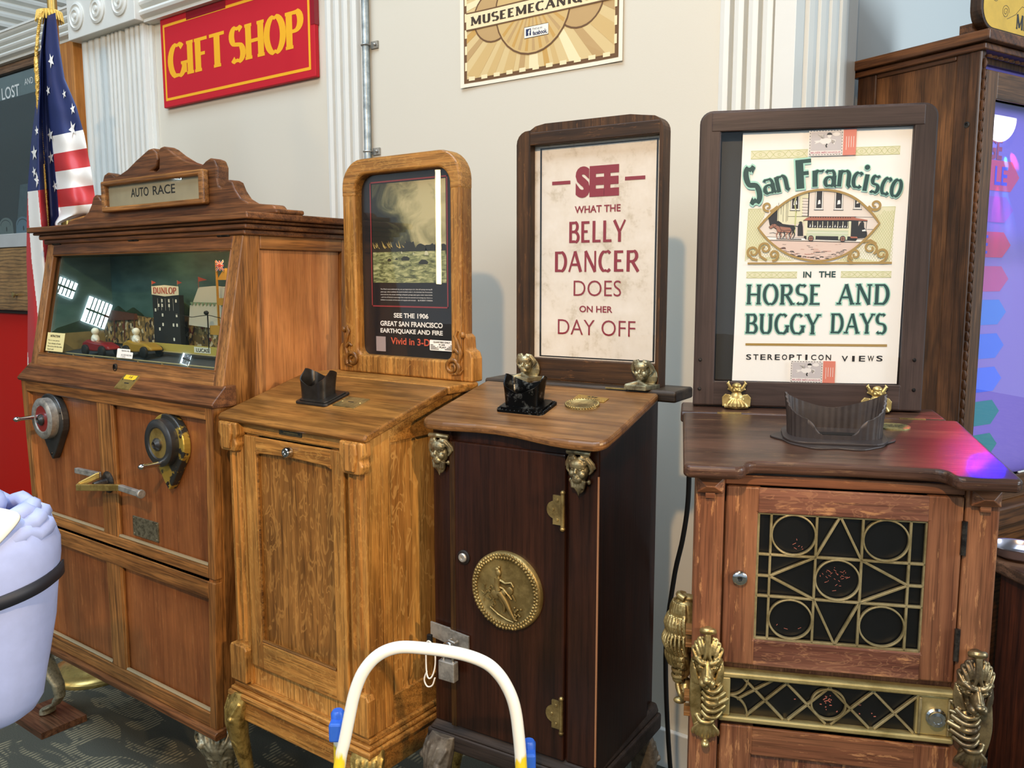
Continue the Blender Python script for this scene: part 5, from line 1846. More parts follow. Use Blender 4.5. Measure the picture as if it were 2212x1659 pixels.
# lid with the projecting centre
S4 = .11
def s4(mb): return on_lid(mb, 1.165, S4)
fr4 = [(-.002, .0), (.002, -.008), (.008, -.010), (.076, -.010), (.085, -.008), (.091, .0)] + arc(.110, .006, .017, .018, 175, 95, 6) + [(.122, .025), (.24, .028), (.352, .025)] + arc(.366, .006, .017, .018, 85, 5, 6) + [(.385, .0), (.391, -.008), (.400, -.010), (.468, -.010), (.474, -.008), (.478, .0)]
poly = fr4 + [(.476, .311), (-.008, .311)]
m = MB()
m.prism(poly, 'z', -.020, 0)
l4d = s4(m).build('lid', RO('x', 2), sf, bevel=.008, seg=4)
m = MB()
m.prism([(.3122, 1.178), (.3122, 1.1985), (.32, 1.2005), (.402, 1.2045), (.408, 1.200), (.408, 1.178)], 'x', -.012, .458)
m.build('back_strip', RO('x', 2), sf, bevel=.005, seg=3)
for x in (.056, .378):
    MB().box(x, x + .044, .3085, .3145, 1.1975, 1.2005).build('hinge', M_brass, l4d)
m = MB()
pts = []
for i in range(72):
    a = 2 * math.pi * i / 72
    r = 1 + .05 * math.cos(6 * a) + .03 * math.cos(10 * a)
    pts.append((.241 + .093 * r * math.cos(a), .166 + .066 * r * math.sin(a)))
m.prism(pts, 'z', 0, .003)
m.prism(rrect(.160, .326, .118, .222, .035, 8), 'z', .003, .007)
M_patina = metal('patina_bronze', '#3b3331', '#574b43', .38, 8, .58, .35)
v4 = s4(m).build('viewer', M_patina, sf, bevel=.001)
m = MB()
hood(m, .2445, .174, .150, .074, 1.165 + .174 * S4 + .006, S4, .070, .004, .040, 1.08, rib=44, n=220, sq=3.0, step=(17, 36, .030))
m.build('eye_shade', M_patina, v4, smooth=60)
m = MB(); m.box(.20, .29, .158, .192, 1.189, 1.192); m.build('eyepiece', M_black, v4)
m = MB(); m.tube([(.222, .146, 1.1885), (.268, .146, 1.1885)], .003, 6); m.build('eyepiece_bar', M_patina, v4)
b = MB()
b.m = 0; b.lathe([(.033, 0), (.033, .0025), (.029, .003), (0, .003)], (.356, .250, 0), 'z', 36, (.82, .62))
bt = MB(); sans(bt, 'DROP COIN', .338, .374, .252, .257, 0, .02); sans(bt, 'HERE', .347, .365, .243, .248, 0, .02)
b.m = 1; b.add([(p[0], p[2], .0034) for p in bt.v], bt.f)
s4(b).build('coin_slot', [metal('green_brass', '#5c5a3c', '#9b8f5e', .4, 60, .5, .7), M_ink], l4d)
b = MB(); b.prism(rrect(.318, .344, .278, .290, .003, 3), 'z', 0, .002); s4(b).build('cream_plate', P('cream_plate', '#cfc3a4', .5), l4d)
# tall sign
F4 = .36
a0, a1, b0, b1 = .010, .4265, 1.2055, 1.7645
n0, n1, p0, p1 = .0495, .3865, 1.2545, 1.7255
m = MB()
m.ring(rrect(a0, a1, b0, b1, (.002, .002, .024, .024), 6), rrect(n0, n1, p0, p1, .001, 6), 'y', F4, F4 + .036)
f4 = m.build('sign_frame', RO('z', 3), sf, bevel=.004, seg=3)
m = MB()
m.box(n0 - .018, n1 + .018, F4 - .0008, F4 + .02, p1, b1 - .003); m.box(n0 - .001, n1 + .001, F4 - .0008, F4 + .02, b0 + .002, p0)
m.each('frame_rail', RO('x', 3), f4, bevel=.002)
m = MB()
for x, z in ((.022, 1.295), (.022, 1.238), (.409, 1.302), (.411, 1.246)):
    m.lathe([(.0035, F4 - .0005), (.0025, F4 - .0025), (0, F4 - .003)], (x, 0, z), 'y', 10)
m.build('screw', M_dark, f4, smooth=40)
MB().box(n0 - .01, n1 + .01, F4 + .03, F4 + .034, p0 - .01, p1 + .01).build('backing', P('backing_grey', '#2c2f31', .6), f4)
PY = F4 + .012
M_art = [P('art_white', '#fbf8f2', .5), P('art_green', '#12403b', .5), P('art_mint', '#a9dccb', .5), P('art_gold', '#a98947', .5), P('art_lime', '#c3c888', .5), P('art_ink', '#1c1a1c', .5),
         P('art_pink', '#e3c9bb', .5), P('art_roof', '#b26a52', .5), P('art_horse', '#a5705a', .5), P('art_pale', '#e6e3c0', .5), P('art_facade', '#e9ddd2', .5), P('art_sage', '#cdd6b6', .5)]
b = MB()
b.m = 0; b.add([(.0895, PY, 1.7238), (.3867, PY, 1.7254), (.3835, PY, 1.2555), (.0838, PY, 1.2520)], [(0, 1, 2, 3)])
b.build('poster', M_art, f4)
def jx(q):
    X = [(295, .106), (590, .1555), (810, .1907), (1080, .235), (1350, .279), (1570, .3121), (1750, .343), (1920, .3699)]
    if q <= X[0][0]: X = X[:2]
    elif q >= X[-1][0]: X = X[-2:]
    for (u0, v0), (u1, v1) in zip(X, X[1:]):
        if q <= u1 or (u1, v1) == X[-1]:
            return v0 + (q - u0) / (u1 - u0) * (v1 - v0)
def J(u, v):
    return (jx(u), 1.7469 - .0001674 * v - .00000437 * u)
art = MB()
y0 = PY - .0004
def AP(mat, pts, k=0):
    art.m = mat; art.plate([J(*p) for p in pts], y0 - k * .00018)
def AL(mat, pts, w=.0006, k=1, closed=False):
    art.m = mat; art.line([J(*p) for p in pts], w, y0 - k * .00018, closed)
def AR(mat, u0, v0, u1, v1, k=0):
    AP(mat, [(u0, v1), (u1, v1), (u1, v0), (u0, v0)], k)
# vesica shaped view
def qb(p, c, q, n=16):
    return [((1 - t) ** 2 * p[0] + 2 * t * (1 - t) * c[0] + t * t * q[0], (1 - t) ** 2 * p[1] + 2 * t * (1 - t) * c[1] + t * t * q[1]) for t in [i / n for i in range(n + 1)]]
up_ = qb((395, 1185), (700, 770), (1080, 755)) + qb((1080, 755), (1500, 760), (1720, 1115))[1:]
dn_ = qb((1720, 1115), (1450, 1530), (1060, 1540)) + qb((1060, 1540), (640, 1530), (395, 1185))[1:]
ves = up_ + dn_[1:-1]
AP(10, ves[::-1], 0)
def inside(p):
    c = False
    n = len(ves)
    for i in range(n):
        a, q = ves[i], ves[i - 1]
        if (a[1] > p[1]) != (q[1] > p[1]) and p[0] < (q[0] - a[0]) * (p[1] - a[1]) / (q[1] - a[1]) + a[0]:
            c = not c
    return c
def clipx(u, top=True):
    vs = [p for p in (up_ if top else dn_)]
    for a, q in zip(vs, vs[1:]):
        lo, hi = min(a[0], q[0]), max(a[0], q[0])
        if lo <= u <= hi and hi > lo:
            return a[1] + (u - a[0]) / (q[0] - a[0]) * (q[1] - a[1])
    return 1150
# street
AP(6, [(500, 1320), (1540, 1325)] + [p for p in dn_ if p[1] > 1325] , 1)
AP(9, [(u, clipx(u) + 10) for u in range(600, 941, 20)] + [(940, 1120), (600, 1150)], 1)
AP(5, [(500, 1060)] + [(u, clipx(u) + 12) for u in range(500, 601, 20)] + [(600, 1200), (520, 1150)], 2)
AR(10, 880, 850, 935, 1045, 2)
for i in range(7): AL(5, [(872, 850 + i * 32), (938, 852 + i * 32)], .0007, 3)
AP(5, [(936, clipx(936) + 12), (948, clipx(948) + 12), (948, 1045), (936, 1045)], 3)
for u0, u1, v0, v1 in ((760, 830, 0, 965), (1025, 1085, 0, 955), (1235, 1300, 0, 955), (1450, 1512, 0, 945)):
    v0a, v0b = clipx(u0) + 14, clipx(u1) + 14
    AP(0, [(u0 - 12, v1 + 10), (u1 + 12, v1 + 10), (u1 + 12, clipx(u1 + 12) + 12), (u0 - 12, clipx(u0 - 12) + 12)], 2)
    AP(5, [(u0, v1), (u1, v1), (u1, v0b), (u0, v0a)], 3)
    AP(0, [(u0 + 16, v1 - 40), (u1 - 14, v1 - 48), (u1 - 20, v1 - 90), (u0 + 22, v1 - 86)], 4)
    AL(5, [(u0 - 22, v1 + 18), (u1 + 22, v1 + 18)], .0018, 4); AL(0, [(u0 - 18, v1 + 14), (u1 + 18, v1 + 14)], .0008, 5)
    AL(5, [(u0 - 12, v1 + 8), (u0 - 12, clipx(u0 - 12) + 14)], .0006, 4); AL(5, [(u1 + 12, v1 + 8), (u1 + 12, clipx(u1 + 12) + 14)], .0006, 4)
for (p, q) in (((610, 900), (610, 1110)), ((640, 930), (640, 1030)), ((665, 900), (665, 1110)), ((700, 880), (700, 1110)), ((715, 870), (715, 1100))): AL(5, [p, q], .0006, 3)
AL(5, [(720, 1050), (1660, 1048)], .0006, 3); AL(5, [(600, 1150), (700, 1160)], .0006, 3); AL(5, [(1600, 1180), (1670, 1180)], .0006, 3)
AL(4, [(805, 820), (790, 900), (808, 1000), (800, 1260)], .0024, 4); AL(5, [(812, 820), (798, 900), (815, 1010)], .0006, 5)
# rails
AL(5, [(470, 1280), (1590, 1290)], .0006, 2); AL(5, [(505, 1318), (1540, 1326)], .0011, 2); AP(0, [(480, 1308), (1560, 1318), (1570, 1295), (470, 1285)], 2)
rr = random.Random(21)
for i in range(46):
    u, v = rr.uniform(620, 1480), rr.uniform(1345, 1520)
    if inside((u - 60, v)) and inside((u + 60, v)):
        AL(rr.choice([5, 7, 8, 5]), [(u - rr.uniform(8, 45), v), (u, v + rr.uniform(-3, 3)), (u + rr.uniform(8, 45), v + rr.uniform(-2, 2))], rr.uniform(.0003, .0009), 3)
for i in range(40):
    u = rr.uniform(660, 1400); v = clipx(u, False) - rr.uniform(12, 55)
    AL(5, [(u - 22, v), (u, v - 4), (u + 22, v)], rr.uniform(.0004, .0012), 3)
# horse tram
AR(5, 905, 1090, 1420, 1290, 4); AR(11, 905, 1170, 1412, 1262, 5); AR(9, 905, 1176, 1412, 1200, 6)
AL(0, [(905, 1225), (1412, 1228)], .0008, 6)
AR(5, 945, 1098, 1390, 1174, 6)
for i in range(8): AR(9, 990 + i * 55, 1100, 996 + i * 55, 1174, 7)
for i in range(16): AP(0, [(960 + i * 27, 1165), (975 + i * 27, 1162), (970 + i * 27, 1125 + (i * 37) % 28)], 7)
AR(9, 902, 1095, 938, 1262, 7); AR(9, 1388, 1095, 1416, 1262, 7)
AP(7, [(890, 1092), (930, 1062), (1460, 1058), (1600, 1078), (1598, 1092), (1420, 1084)], 8)
AP(7, [(940, 1062), (960, 1050), (1440, 1044), (1470, 1058)], 8)
for i in range(17): AR(5, 965 + i * 27, 1052, 975 + i * 27, 1062, 9)
AL(5, [(890, 1094), (1420, 1086), (1600, 1092)], .0009, 9); AL(5, [(935, 1050), (1470, 1046)], .0008, 9)
AP(5, [(1420, 1092), (1500, 1092), (1500, 1280), (1420, 1285)], 8); AL(5, [(1592, 1090), (1588, 1230)], .0008, 8)
AP(5, [(1500, 1150), (1520, 1110), (1545, 1090), (1565, 1110), (1570, 1160), (1600, 1210), (1605, 1270), (1500, 1280)], 8)
AP(0, [(1545, 1190), (1580, 1182), (1590, 1200), (1548, 1204)], 9); AP(7, [(1410, 1262), (1490, 1262), (1500, 1280), (1420, 1280)], 9)
AP(5, [(905, 1262), (1412, 1262), (1500, 1285), (1480, 1310), (920, 1300)], 5)
for u in (982, 1328):
    AP(11, [(u - 50, 1240), (u + 52, 1240), (u + 50, 1300), (u - 48, 1300)], 7)
    AP(5, [(u + 32 * math.cos(R(a)), 1290 - 34 * math.sin(R(a))) for a in range(0, 360, 24)], 8)
    AP(8, [(u + 24 * math.cos(R(a)), 1290 - 26 * math.sin(R(a))) for a in range(0, 360, 24)], 9)
    AL(5, [(u - 24, 1290), (u + 24, 1290)], .0008, 10); AL(5, [(u, 1266), (u, 1314)], .0008, 10)
# driver and horses
AP(5, [(835, 1265), (832, 1160), (850, 1120), (862, 1104), (880, 1120), (890, 1165), (896, 1262)], 6); AP(5, [(838, 1118), (885, 1118), (872, 1104), (855, 1104)], 7)
AL(5, [(835, 1160), (775, 1150), (700, 1168)], .0012, 6)
for dx, dy in ((38, -22), (0, 0)):
    hp = [(520, 1185), (512, 1172), (545, 1138), (560, 1128), (590, 1140), (625, 1158), (700, 1168), (750, 1172), (768, 1200), (755, 1235), (700, 1225), (640, 1232), (605, 1222), (590, 1185), (560, 1172), (535, 1190)]
    AP(8 if dx == 0 else 5, [(u + dx, v + dy) for u, v in hp], 6 + (dx == 0)); AL(5, [(u + dx, v + dy) for u, v in hp], .0007, 8, True)
    for q in ([(615, 1222), (595, 1260), (610, 1300)], [(640, 1228), (655, 1265), (632, 1305)], [(725, 1228), (700, 1262), (720, 1305)], [(750, 1225), (765, 1262), (745, 1305)]):
        AL(8 if dx == 0 else 5, [(u + dx, v + dy * .5) for u, v in q], [.0026, .0018, .0012], 7)
    AL(5, [(548 + dx, 1134 + dy), (575 + dx, 1128 + dy), (612 + dx, 1150 + dy)], .0016, 8); AL(5, [(762 + dx, 1185 + dy), (782, 1215 + dy), (775, 1255)], .0014, 8)
AL(5, [(520, 1240), (560, 1232), (600, 1246)], .0008, 4); AL(5, [(600, 1300), (880, 1302)], .0016, 5)
# gold rim and scrolls
art.m = 3
art.line([J(*p) for p in ves], .0042, y0 - .0024, True)
def curl(u, v, r, a0, a1, flip=1, w=.0046, k=13):
    pts = []
    n = 26
    for i in range(n + 1):
        t = i / n
        a = a0 + (a1 - a0) * t
        rr_ = r * (1 - .72 * t)
        pts.append((u + rr_ * math.cos(R(a)) * flip, v - rr_ * math.sin(R(a))))
    art.m = 3
    art.line([J(*p) for p in pts], [w * (1 - .25 * i / n) for i in range(n + 1)], y0 - k * .0002)
curl(487, 945, 52, 290, -110, 1); curl(1672, 915, 58, 250, 650, 1)
AL(3, [(520, 1000), (560, 975), (600, 940)], .0045, 12); AL(3, [(1600, 930), (1640, 965), (1700, 965)], .0045, 12)
base_z = 1.4805
for (u, v, r, a0_, a1_) in ((350, 1455, 66, 230, -210), (478, 1410, 66, 200, -260), (575, 1480, 52, -60, 380), (1480, 1460, 64, 240, -200), (1640, 1385, 74, -60, 400), (1760, 1450, 66, -50, 380)):
    curl(u, v, r, a0_, a1_)
AL(3, [(300, 1490), (340, 1530), (400, 1545)], .0045, 12); AL(3, [(410, 1430), (430, 1500), (500, 1545)], .0045, 12); AL(3, [(625, 1500), (600, 1540), (560, 1550)], .0045, 12)
AL(3, [(1410, 1460), (1400, 1520), (1450, 1548)], .0045, 12); AL(3, [(1820, 1440), (1800, 1510), (1740, 1545)], .0045, 12); AL(3, [(1580, 1330), (1560, 1320), (1640, 1300), (1700, 1340)], .0045, 12)
art.m = 3; art.rect(.1055, .363, 1.4785, 1.4825, y0 - .0026)
# lattices
art.m = 9
art.plate([J(285, 972), J(430, 968), J(470, 1010), J(395, 1185), J(520, 1350), J(265, 1560)][::-1], y0 + .0001)
art.plate([J(1885, 930), J(1740, 935), J(1650, 1000), J(1725, 1115), J(1580, 1330), J(1845, 1545)], y0 + .0001)
art.plate([J(640, 1480), J(800, 1545), J(265, 1560)], y0 + .0001); art.plate([J(1400, 1480), J(1240, 1545), J(1845, 1545)], y0 + .0001)
def outside_ok(p, L):
    return not inside(p) and (L and 270 <= p[0] <= 800 or not L and 1230 <= p[0] <= 1880) and p[1] < 1545 - (0)
for L, us in ((True, range(0, 620, 40)), (False, range(0, 700, 40))):
    for sgn in (1, -1):
        for q in range(-14, 34):
            run = []
            for tt in range(0, 62):
                u = (280 if L else 1880) + (tt * 10) * (1 if L else -1)
                v = 972 + q * 42 + sgn * tt * 15
                ok = v > (968 if (u < 430 or u > 1740) else 1010) and v < 1545 and not inside((u, v)) and (clipx(max(400, min(1715, u)), False) < v or v < 1400 and (u < 470 or u > 1650) or v > 1400)
                if u > 470 and u < 1650 and v < 1350: ok = False
                if ok: run.append((u, v))
                else:
                    if len(run) > 1: AL(4, [run[0], run[-1]], .0005, 1)
                    run = []
            if len(run) > 1: AL(4, [run[0], run[-1]], .0005, 1)
AL(4, [(285, 972), (265, 1560)], .0007, 1); AL(4, [(285, 972), (430, 968)], .0007, 1); AL(4, [(1885, 930), (1845, 1545)], .0007, 1); AL(4, [(1885, 930), (1740, 935)], .0007, 1)
art.build('tram_print', M_art, f4)
# ornament bars
b = MB()
def ornament(x0, x1, z0, z1, n):
    b.m = 9; b.rect(x0, x1, z0, z1, y0)
    b.m = 4; b.line([(x0, z0), (x1, z0), (x1, z1), (x0, z1)], .0009, y0 - .0002, True)
    w = (x1 - x0) / n; h = (z1 - z0)
    for i in range(n):
        a = x0 + i * w
        zc = (z0 + z1) / 2
        b.line([(a, z0), (a + w * .28, zc + h * .25), (a + w * .5, z1 - h * .1), (a + w * .72, zc + h * .25), (a + w, z0)], .0007, y0 - .0003)
        b.line([(a, z1), (a + w * .28, zc - h * .25), (a + w * .5, z0 + h * .1), (a + w * .72, zc - h * .25), (a + w, z1)], .0007, y0 - .0003)
        b.line(arc(a + w / 2, zc, h * .16, h * .16, 0, 340, 12), .0007, y0 - .0004)
ornament(.1056, .207, 1.6755, 1.690, 3); ornament(.288, .367, 1.677, 1.691, 3); ornament(.1044, .1967, 1.4530, 1.4645, 3); ornament(.2755, .3635, 1.4540, 1.4650, 3)
b.build('ornament_bar', M_art, f4)
b = MB()
def arcword(letters, grow, mat, y):
    b.m = mat
    for ch, u, v, w, h, rt in letters:
        gw = GLY[ch][0]
        c_, s_ = math.cos(R(rt)), math.sin(R(rt))
        def fx(a, t, u=u, v=v, w=w, h=h):
            X, Zz = (a / gw - .5) * w, t * h
            return (u + X * c_ - Zz * s_, v + X * s_ + Zz * c_)
        glyph(b, ch, fx, .26, .13, y, .13, grow)
LT = []
for ch, u, vb, wpx, vt, rt in (('S', 360, 905, 150, 505, 12), ('a', 520, 800, 140, 632, 14), ('n', 655, 775, 150, 600, 14), ('F', 890, 740, 185, 425, 5), ('r', 1030, 722, 130, 545, 2), ('a', 1165, 722, 140, 540, 0), ('n', 1305, 722, 150, 545, -4),
                               ('c', 1450, 735, 115, 565, -8), ('i', 1548, 765, 70, 585, -8), ('s', 1640, 785, 100, 600, -10), ('c', 1745, 805, 105, 620, -13), ('o', 1860, 825, 120, 640, -12)):
    p, t = J(u, vb), J(u, vt)
    LT.append((ch, p[0], p[1], wpx * .0001655, t[1] - p[1], rt))
arcword(LT, .055, 2, y0 - .0028); arcword(LT, 0, 1, y0 - .0032)
p = J(1570, 512); b.m = 2; b.plate(arc(p[0], p[1], .0062, .0062, 0, 350, 14), y0 - .0028); b.m = 1; b.plate(arc(p[0], p[1], .0046, .0046, 0, 350, 14), y0 - .0032)
for s_, X0, X1, Z0, Z1 in (('HORSE', .105, .2445, 1.4025, 1.4405), ('AND', .2715, .365, 1.4035, 1.4415), ('BUGGY', .105, .2445, 1.3465, 1.3845), ('DAYS', .2605, .3625, 1.349, 1.3865)):
    b.m = 2; penned(b, s_, X0, X1, Z0, Z1, y0 - .0003, .17, .09, .13, gap=.08, grow=.05)
    b.m = 1; penned(b, s_, X0, X1, Z0, Z1, y0 - .0007, .17, .09, .12, gap=.08)
b.m = 1; sans(b, 'IN', .2079, .2225, 1.4535, 1.465, y0 - .0005, .03); sans(b, 'THE', .236, .266, 1.4540, 1.4655, y0 - .0005, .03)
b.m = 3; b.add([(.1068, y0 - .0003, 1.3233), (.3629, y0 - .0003, 1.3250), (.3629, y0 - .0003, 1.3297), (.1068, y0 - .0003, 1.3278)], [(0, 1, 2, 3)])
b.m = 5
for s_, X0, X1 in (('STEREOPTICON', .107, .2665), ('VIEWS', .2816, .3585)):
    n = len(s_); w = (X1 - X0) / n
    for i, ch in enumerate(s_):
        f = .3 if ch == 'I' else .72
        sans(b, ch, X0 + i * w + w * (1 - f) / 2, X0 + i * w + w * (1 + f) / 2, 1.2958 + .002 * i / n, 1.3065 + .002 * i / n, y0 - .0005, .015)
b.build('lettering', M_art, f4)
# postcards tucked behind the pane
def postcard(x0, x1, xt, z0, z1):
    b = MB()
    yy = y0 - .0036
    b.m = 0; b.rect(x0, x1, z0, z1, yy)
    b.m = 1; b.rect(x1, xt, z0, z1, yy - .0001)
    b.m = 2; b.rect(x0 + .0035, x1 - .003, z0 + .0095, z1 - .0035, yy - .0002)
    b.m = 3
    w, h = x1 - x0, z1 - z0
    n = 11
    for i in range(n):
        a = x0 + .002 + (w - .004) * i / n
        for zz in (z0 + .0016, z1 - .0022): b.rect(a, a + w / n * .55, zz, zz + .0009, yy - .0003)
    for i in range(8):
        a = z0 + .002 + (h - .004) * i / 8
        for xx in (x0 + .0016, x1 - .0024): b.rect(xx, xx + .0009, a, a + h / 8 * .55, yy - .0003)
    # a pale bird with spread wings
    cx, cz, s = (x0 + x1) / 2 + .001, z0 + h * .56, h
    q = lambda u, v: (cx + u * s, cz + v * s)
    b.m = 0
    b.plate([q(*p) for p in ((-.30, .0), (-.20, .10), (.0, .12), (.14, .10), (.2, .0), (.08, -.10), (-.14, -.12))], yy - .0004)
    b.plate([q(*p) for p in ((-.48, .02), (-.28, .04), (-.26, -.04), (-.46, -.10), (-.40, -.03))], yy - .0004)
    b.plate([q(*p) for p in ((-.34, .27), (-.12, .26), (-.10, .08), (-.20, .10))], yy - .0004); b.plate([q(*p) for p in ((.16, .08), (.34, .04), (.30, -.14), (.20, -.04))], yy - .0004)
    b.plate(arc(cx + .10 * s, cz + .20 * s, .075 * s, .085 * s, 0, 350, 14), yy - .0005)
    b.plate(arc(cx + .36 * s, cz + .26 * s, .14 * s, .075 * s, 0, 350, 14), yy - .0004)
    b.m = 3
    b.plate(arc(cx + .10 * s, cz + .25 * s, .095 * s, .075 * s, -10, 190, 12), yy - .0006)
    for i in range(5): b.line([q(-.32 + i * .05, .26), q(-.18 + i * .02, .11)], .0005, yy - .0006); b.line([q(.18 + i * .03, .06 - i * .01), q(.22 + i * .02, -.10 + i * .01)], .0005, yy - .0006)
    b.line([q(.02, -.10), q(-.02, -.18), q(.02, -.24)], .0022, yy - .0006)
    b.m = 4; sans(b, 'MUSÉE MÉCANIQUE', x0 + .004, x1 - .004, z0 + .0035, z0 + .0085, yy - .0004, .02)
    b.m = 0
    for i in range(4): b.rect(x1 + .005 + i * .0042, x1 + .0058 + i * .0042, z0 + h * (.30 if i else .2), z0 + h * .72, yy - .0004)
    b.build('postcard', [P('card_white', '#efe9e4', .5), P('card_coral', '#e08470', .5), P('card_grey', '#c9c2c2', .5), M_ink, P('card_rose', '#c98f98', .5)], f4)
postcard(.2078, .268, .2905, 1.6772, 1.7238); postcard(.1912, .2505, .2725, 1.2535, 1.2962)
MB().box(n0 - .004, n1 + .004, F4 + .004, F4 + .0062, p0 - .004, p1 + .004).build('glass', M_glass, f4)
# small cast cherubs at the foot of the sign
M_cherub = metal('cherub_gilt', '#9a8048', '#d3b878', .32, 30, .45, .8)
for cx in (.092, .345):
    m = MB()
    q = lambda u, d, v: (cx + u, F4 - .010 - d, 1.206 + v)
    m.ell(q(0, .004, .036), (.0085, .008, .0095), n=8); m.ell(q(0, .004, .041), (.0088, .0085, .0065), n=8)
    m.ell(q(0, .012, .034), (.0018, .0025, .002), n=6)
    for e in (-1, 1):
        m.ell(q(e * .0045, .009, .0325), .0032, n=6); m.ell(q(e * .0035, .0112, .0368), (.0014, .0012, .001), n=5)
        for j in range(4):
            m.tube([q(e * .006, .0, .030), q(e * (.011 + j * .002), -.001, .034 + j * .004), q(e * (.017 - j * .001), -.002, .034 + j * .0052)], [.0030, .0032, .0014], 6)
        m.prism([(cx + e * .004, 1.207), (cx + e * .026, 1.207), (cx + e * .027, 1.224), (cx + e * .021, 1.231), (cx + e * .010, 1.229)], 'y', F4 - .012, F4 - .006)
        m.tube([q(e * .006, .003, .026), q(e * .012, .006, .016), q(e * .006, .010, .010)], .0032, 6)
    m.ell(q(0, .004, .018), (.011, .008, .013), n=8)
    for j in range(6):
        u = (j - 2.5) * .006
        m.tube([q(u * .5, .009, .016), q(u, .011, .008), q(u * 1.25, .011, .001)], .0034, 6)
    m.tube([q(-.022, .004, .001), q(0, .008, .0), q(.022, .004, .001)], .0034, 6)
    m.build('cast_cherub', M_cherub, sf, remesh=.0008, relax=1)
# ================================================================ tall cabinet with coloured lights
thc = R(68)
CO = (-.379, 2.6)
def wc(x, y, z):
    return Vector((CO[0] + x * math.cos(thc) - y * math.sin(thc), CO[1] + x * math.sin(thc) + y * math.cos(thc), z))
DW = lambda ax, t=0: [wood('dark_walnut', '#38200f', '#6d4527', ax, .40, .15, fine=26, rings=.3, blotch=.5, seed=12.2),
                      wood('burl_panel', '#4a2c16', '#80532e', ax, .38, .2, fine=12, rings=.45, blotch=.4, seed=13.9),
                      wood('door_oak', '#4f351f', '#7b5636', ax, .42, .1, fine=34, rings=.3, blotch=.3, seed=14.4)][t]
lc = thing('fortune_cabinet', 'tall dark walnut cabinet with purple lit window and a column of coloured arrow labels', 'arcade machine', (CO[0], CO[1], 0), thc)
WD = .74
m = MB()
m.box(.006, .018, .03, .37, .60, 2.05)
m.box(WD - .018, WD - .006, .03, .37, .60, 2.05); m.box(.018, WD - .018, .35, .362, .60, 2.05)
m.box(.018, WD - .018, .03, .35, 2.03, 2.05); m.box(.018, WD - .018, .02, .35, .60, .62)
m.build('carcass', DW('z', 1), lc, bevel=.002)
m = MB()
for a, c in ((.0, .066), (.308, .372)):
    m.box(.0, .012, a, c, .60, 2.052)
m.box(-.002, .022, -.004, .03, .60, 2.052); m.box(WD - .02, WD, -.004, .372, .60, 2.052)
m.each('corner_stile', DW('z'), lc, bevel=.004)
m = MB(); m.box(.0, .012, .066, .308, 2.036, 2.052); m.box(.0, .012, .066, .308, .60, .68); m.each('side_rail', DW('y'), lc, bevel=.003)
m = MB()
m.prism([(-.028, -.036), (WD + .02, -.036), (WD + .02, .40), (-.028, .40)], 'z', 2.066, 2.094)
m.prism([(-.012, -.018), (WD, -.018), (WD, .385), (-.012, .385)], 'z', 2.048, 2.066)
m.build('cornice', wood('cornice_walnut', '#4a2813', '#86552f', 'y', .36, .2, seed=12.9), lc, bevel=.004, seg=3)
m = MB()
n_ = 46
for i in range(n_):
    z0 = .80 + 1.23 * i / n_; dz_ = 1.23 / n_
    m.tube([(.0115, -.006, z0 + .001), (.0115, -.009, z0 + dz_ * .5), (.0115, -.006, z0 + dz_ - .001)], [.0035, .0058, .0035], 6)
for i in range(26):
    x0 = .016 + .70 * i / 26
    m.tube([(x0 + .001, -.006, 2.036), (x0 + .0135, -.009, 2.036), (x0 + .026, -.006, 2.036)], [.0035, .0055, .0035], 6)
m.build('carved_bead', DW('z'), lc, smooth=50)
m = MB(); m.lathe([(.008, .0), (.008, -.003), (.004, -.004), (.003, -.002), (0, -.002)], (0, 0, 0), 'x', 14)
m.xf(lambda p: Vector((p.x - .0005, p.y + .024, p.z + 1.862))); m.build('side_screw', M_dark, lc, smooth=40)
# glazed door
m = MB()
m.frame(.025, WD - .025, -.0055, .018, .80, 2.004, .0525, .0525, .072, .073)
dc = m.build('door', DW('z', 2), lc, bevel=.003)
m = MB(); m.box(.0775, WD - .0775, -.006, .018, 1.931, 2.004); m.box(.0775, WD - .0775, -.006, .018, .80, .872); m.each('door_rail', DW('x', 2), dc, bevel=.003)
MB().box(.072, WD - .072, .004, .0065, .866, 1.937).build('glass', M_glass, dc)
b = MB()
b.m = 0; b.box(.345, .40, -.0008, .0035, .848, .876)
for i in range(4): b.m = 1; b.rect(.352, .388 - i * .003, .853 + i * .005, .855 + i * .005, -.0012)
b.build('price_sticker', [P('sticker_white', '#efe9df', .5), M_ink], dc)
PB = .040
MB().box(.03, WD - .03, PB, PB + .006, .63, 2.03).build('lit_panel', P('lilac_panel', '#7565bd', .45), lc)
sx_ = .075
AR_ = (('#c43a6a', 1.742), ('#8a49b0', 1.648), ('#b2336d', 1.549), ('#a33a86', 1.452), ('#2f6fd0', 1.356), ('#2f63d8', 1.258), ('#3460e0', 1.160), ('#1f7c86', 1.061), ('#1f7c80', .962))
for i, (cc, zc) in enumerate(AR_):
    b = MB()
    h = .036 + (.006 if i == 0 else 0)
    xt = .284 + (.02 if i == 0 else 0)
    b.m = 0; b.plate([(.10, zc - h), (xt - .042, zc - h), (xt, zc), (xt - .042, zc + h), (.10, zc + h)], PB - .001)
    b.m = 1
    if i == 0:
        sans(b, 'LE', .175, .240, zc - .026, zc + .026, PB - .0016, .02)
    if i == 3 - 1:
        for q in range(3): b.rect(.13, .163, zc - .026 + q * .022, zc - .018 + q * .022, PB - .0016)
    b.build('arrow_label', [P('arrow_' + cc[1:], cc, .4), P('letter_violet', '#3a3ad0' if i == 0 else '#e8e0f4', .4)], lc)
b = MB(); sans(b, 'GE', .135, .205, 1.785, 1.845, PB - .0012, .03); b.build('heading_letters', P('heading_red', '#8f2a55', .4), lc)
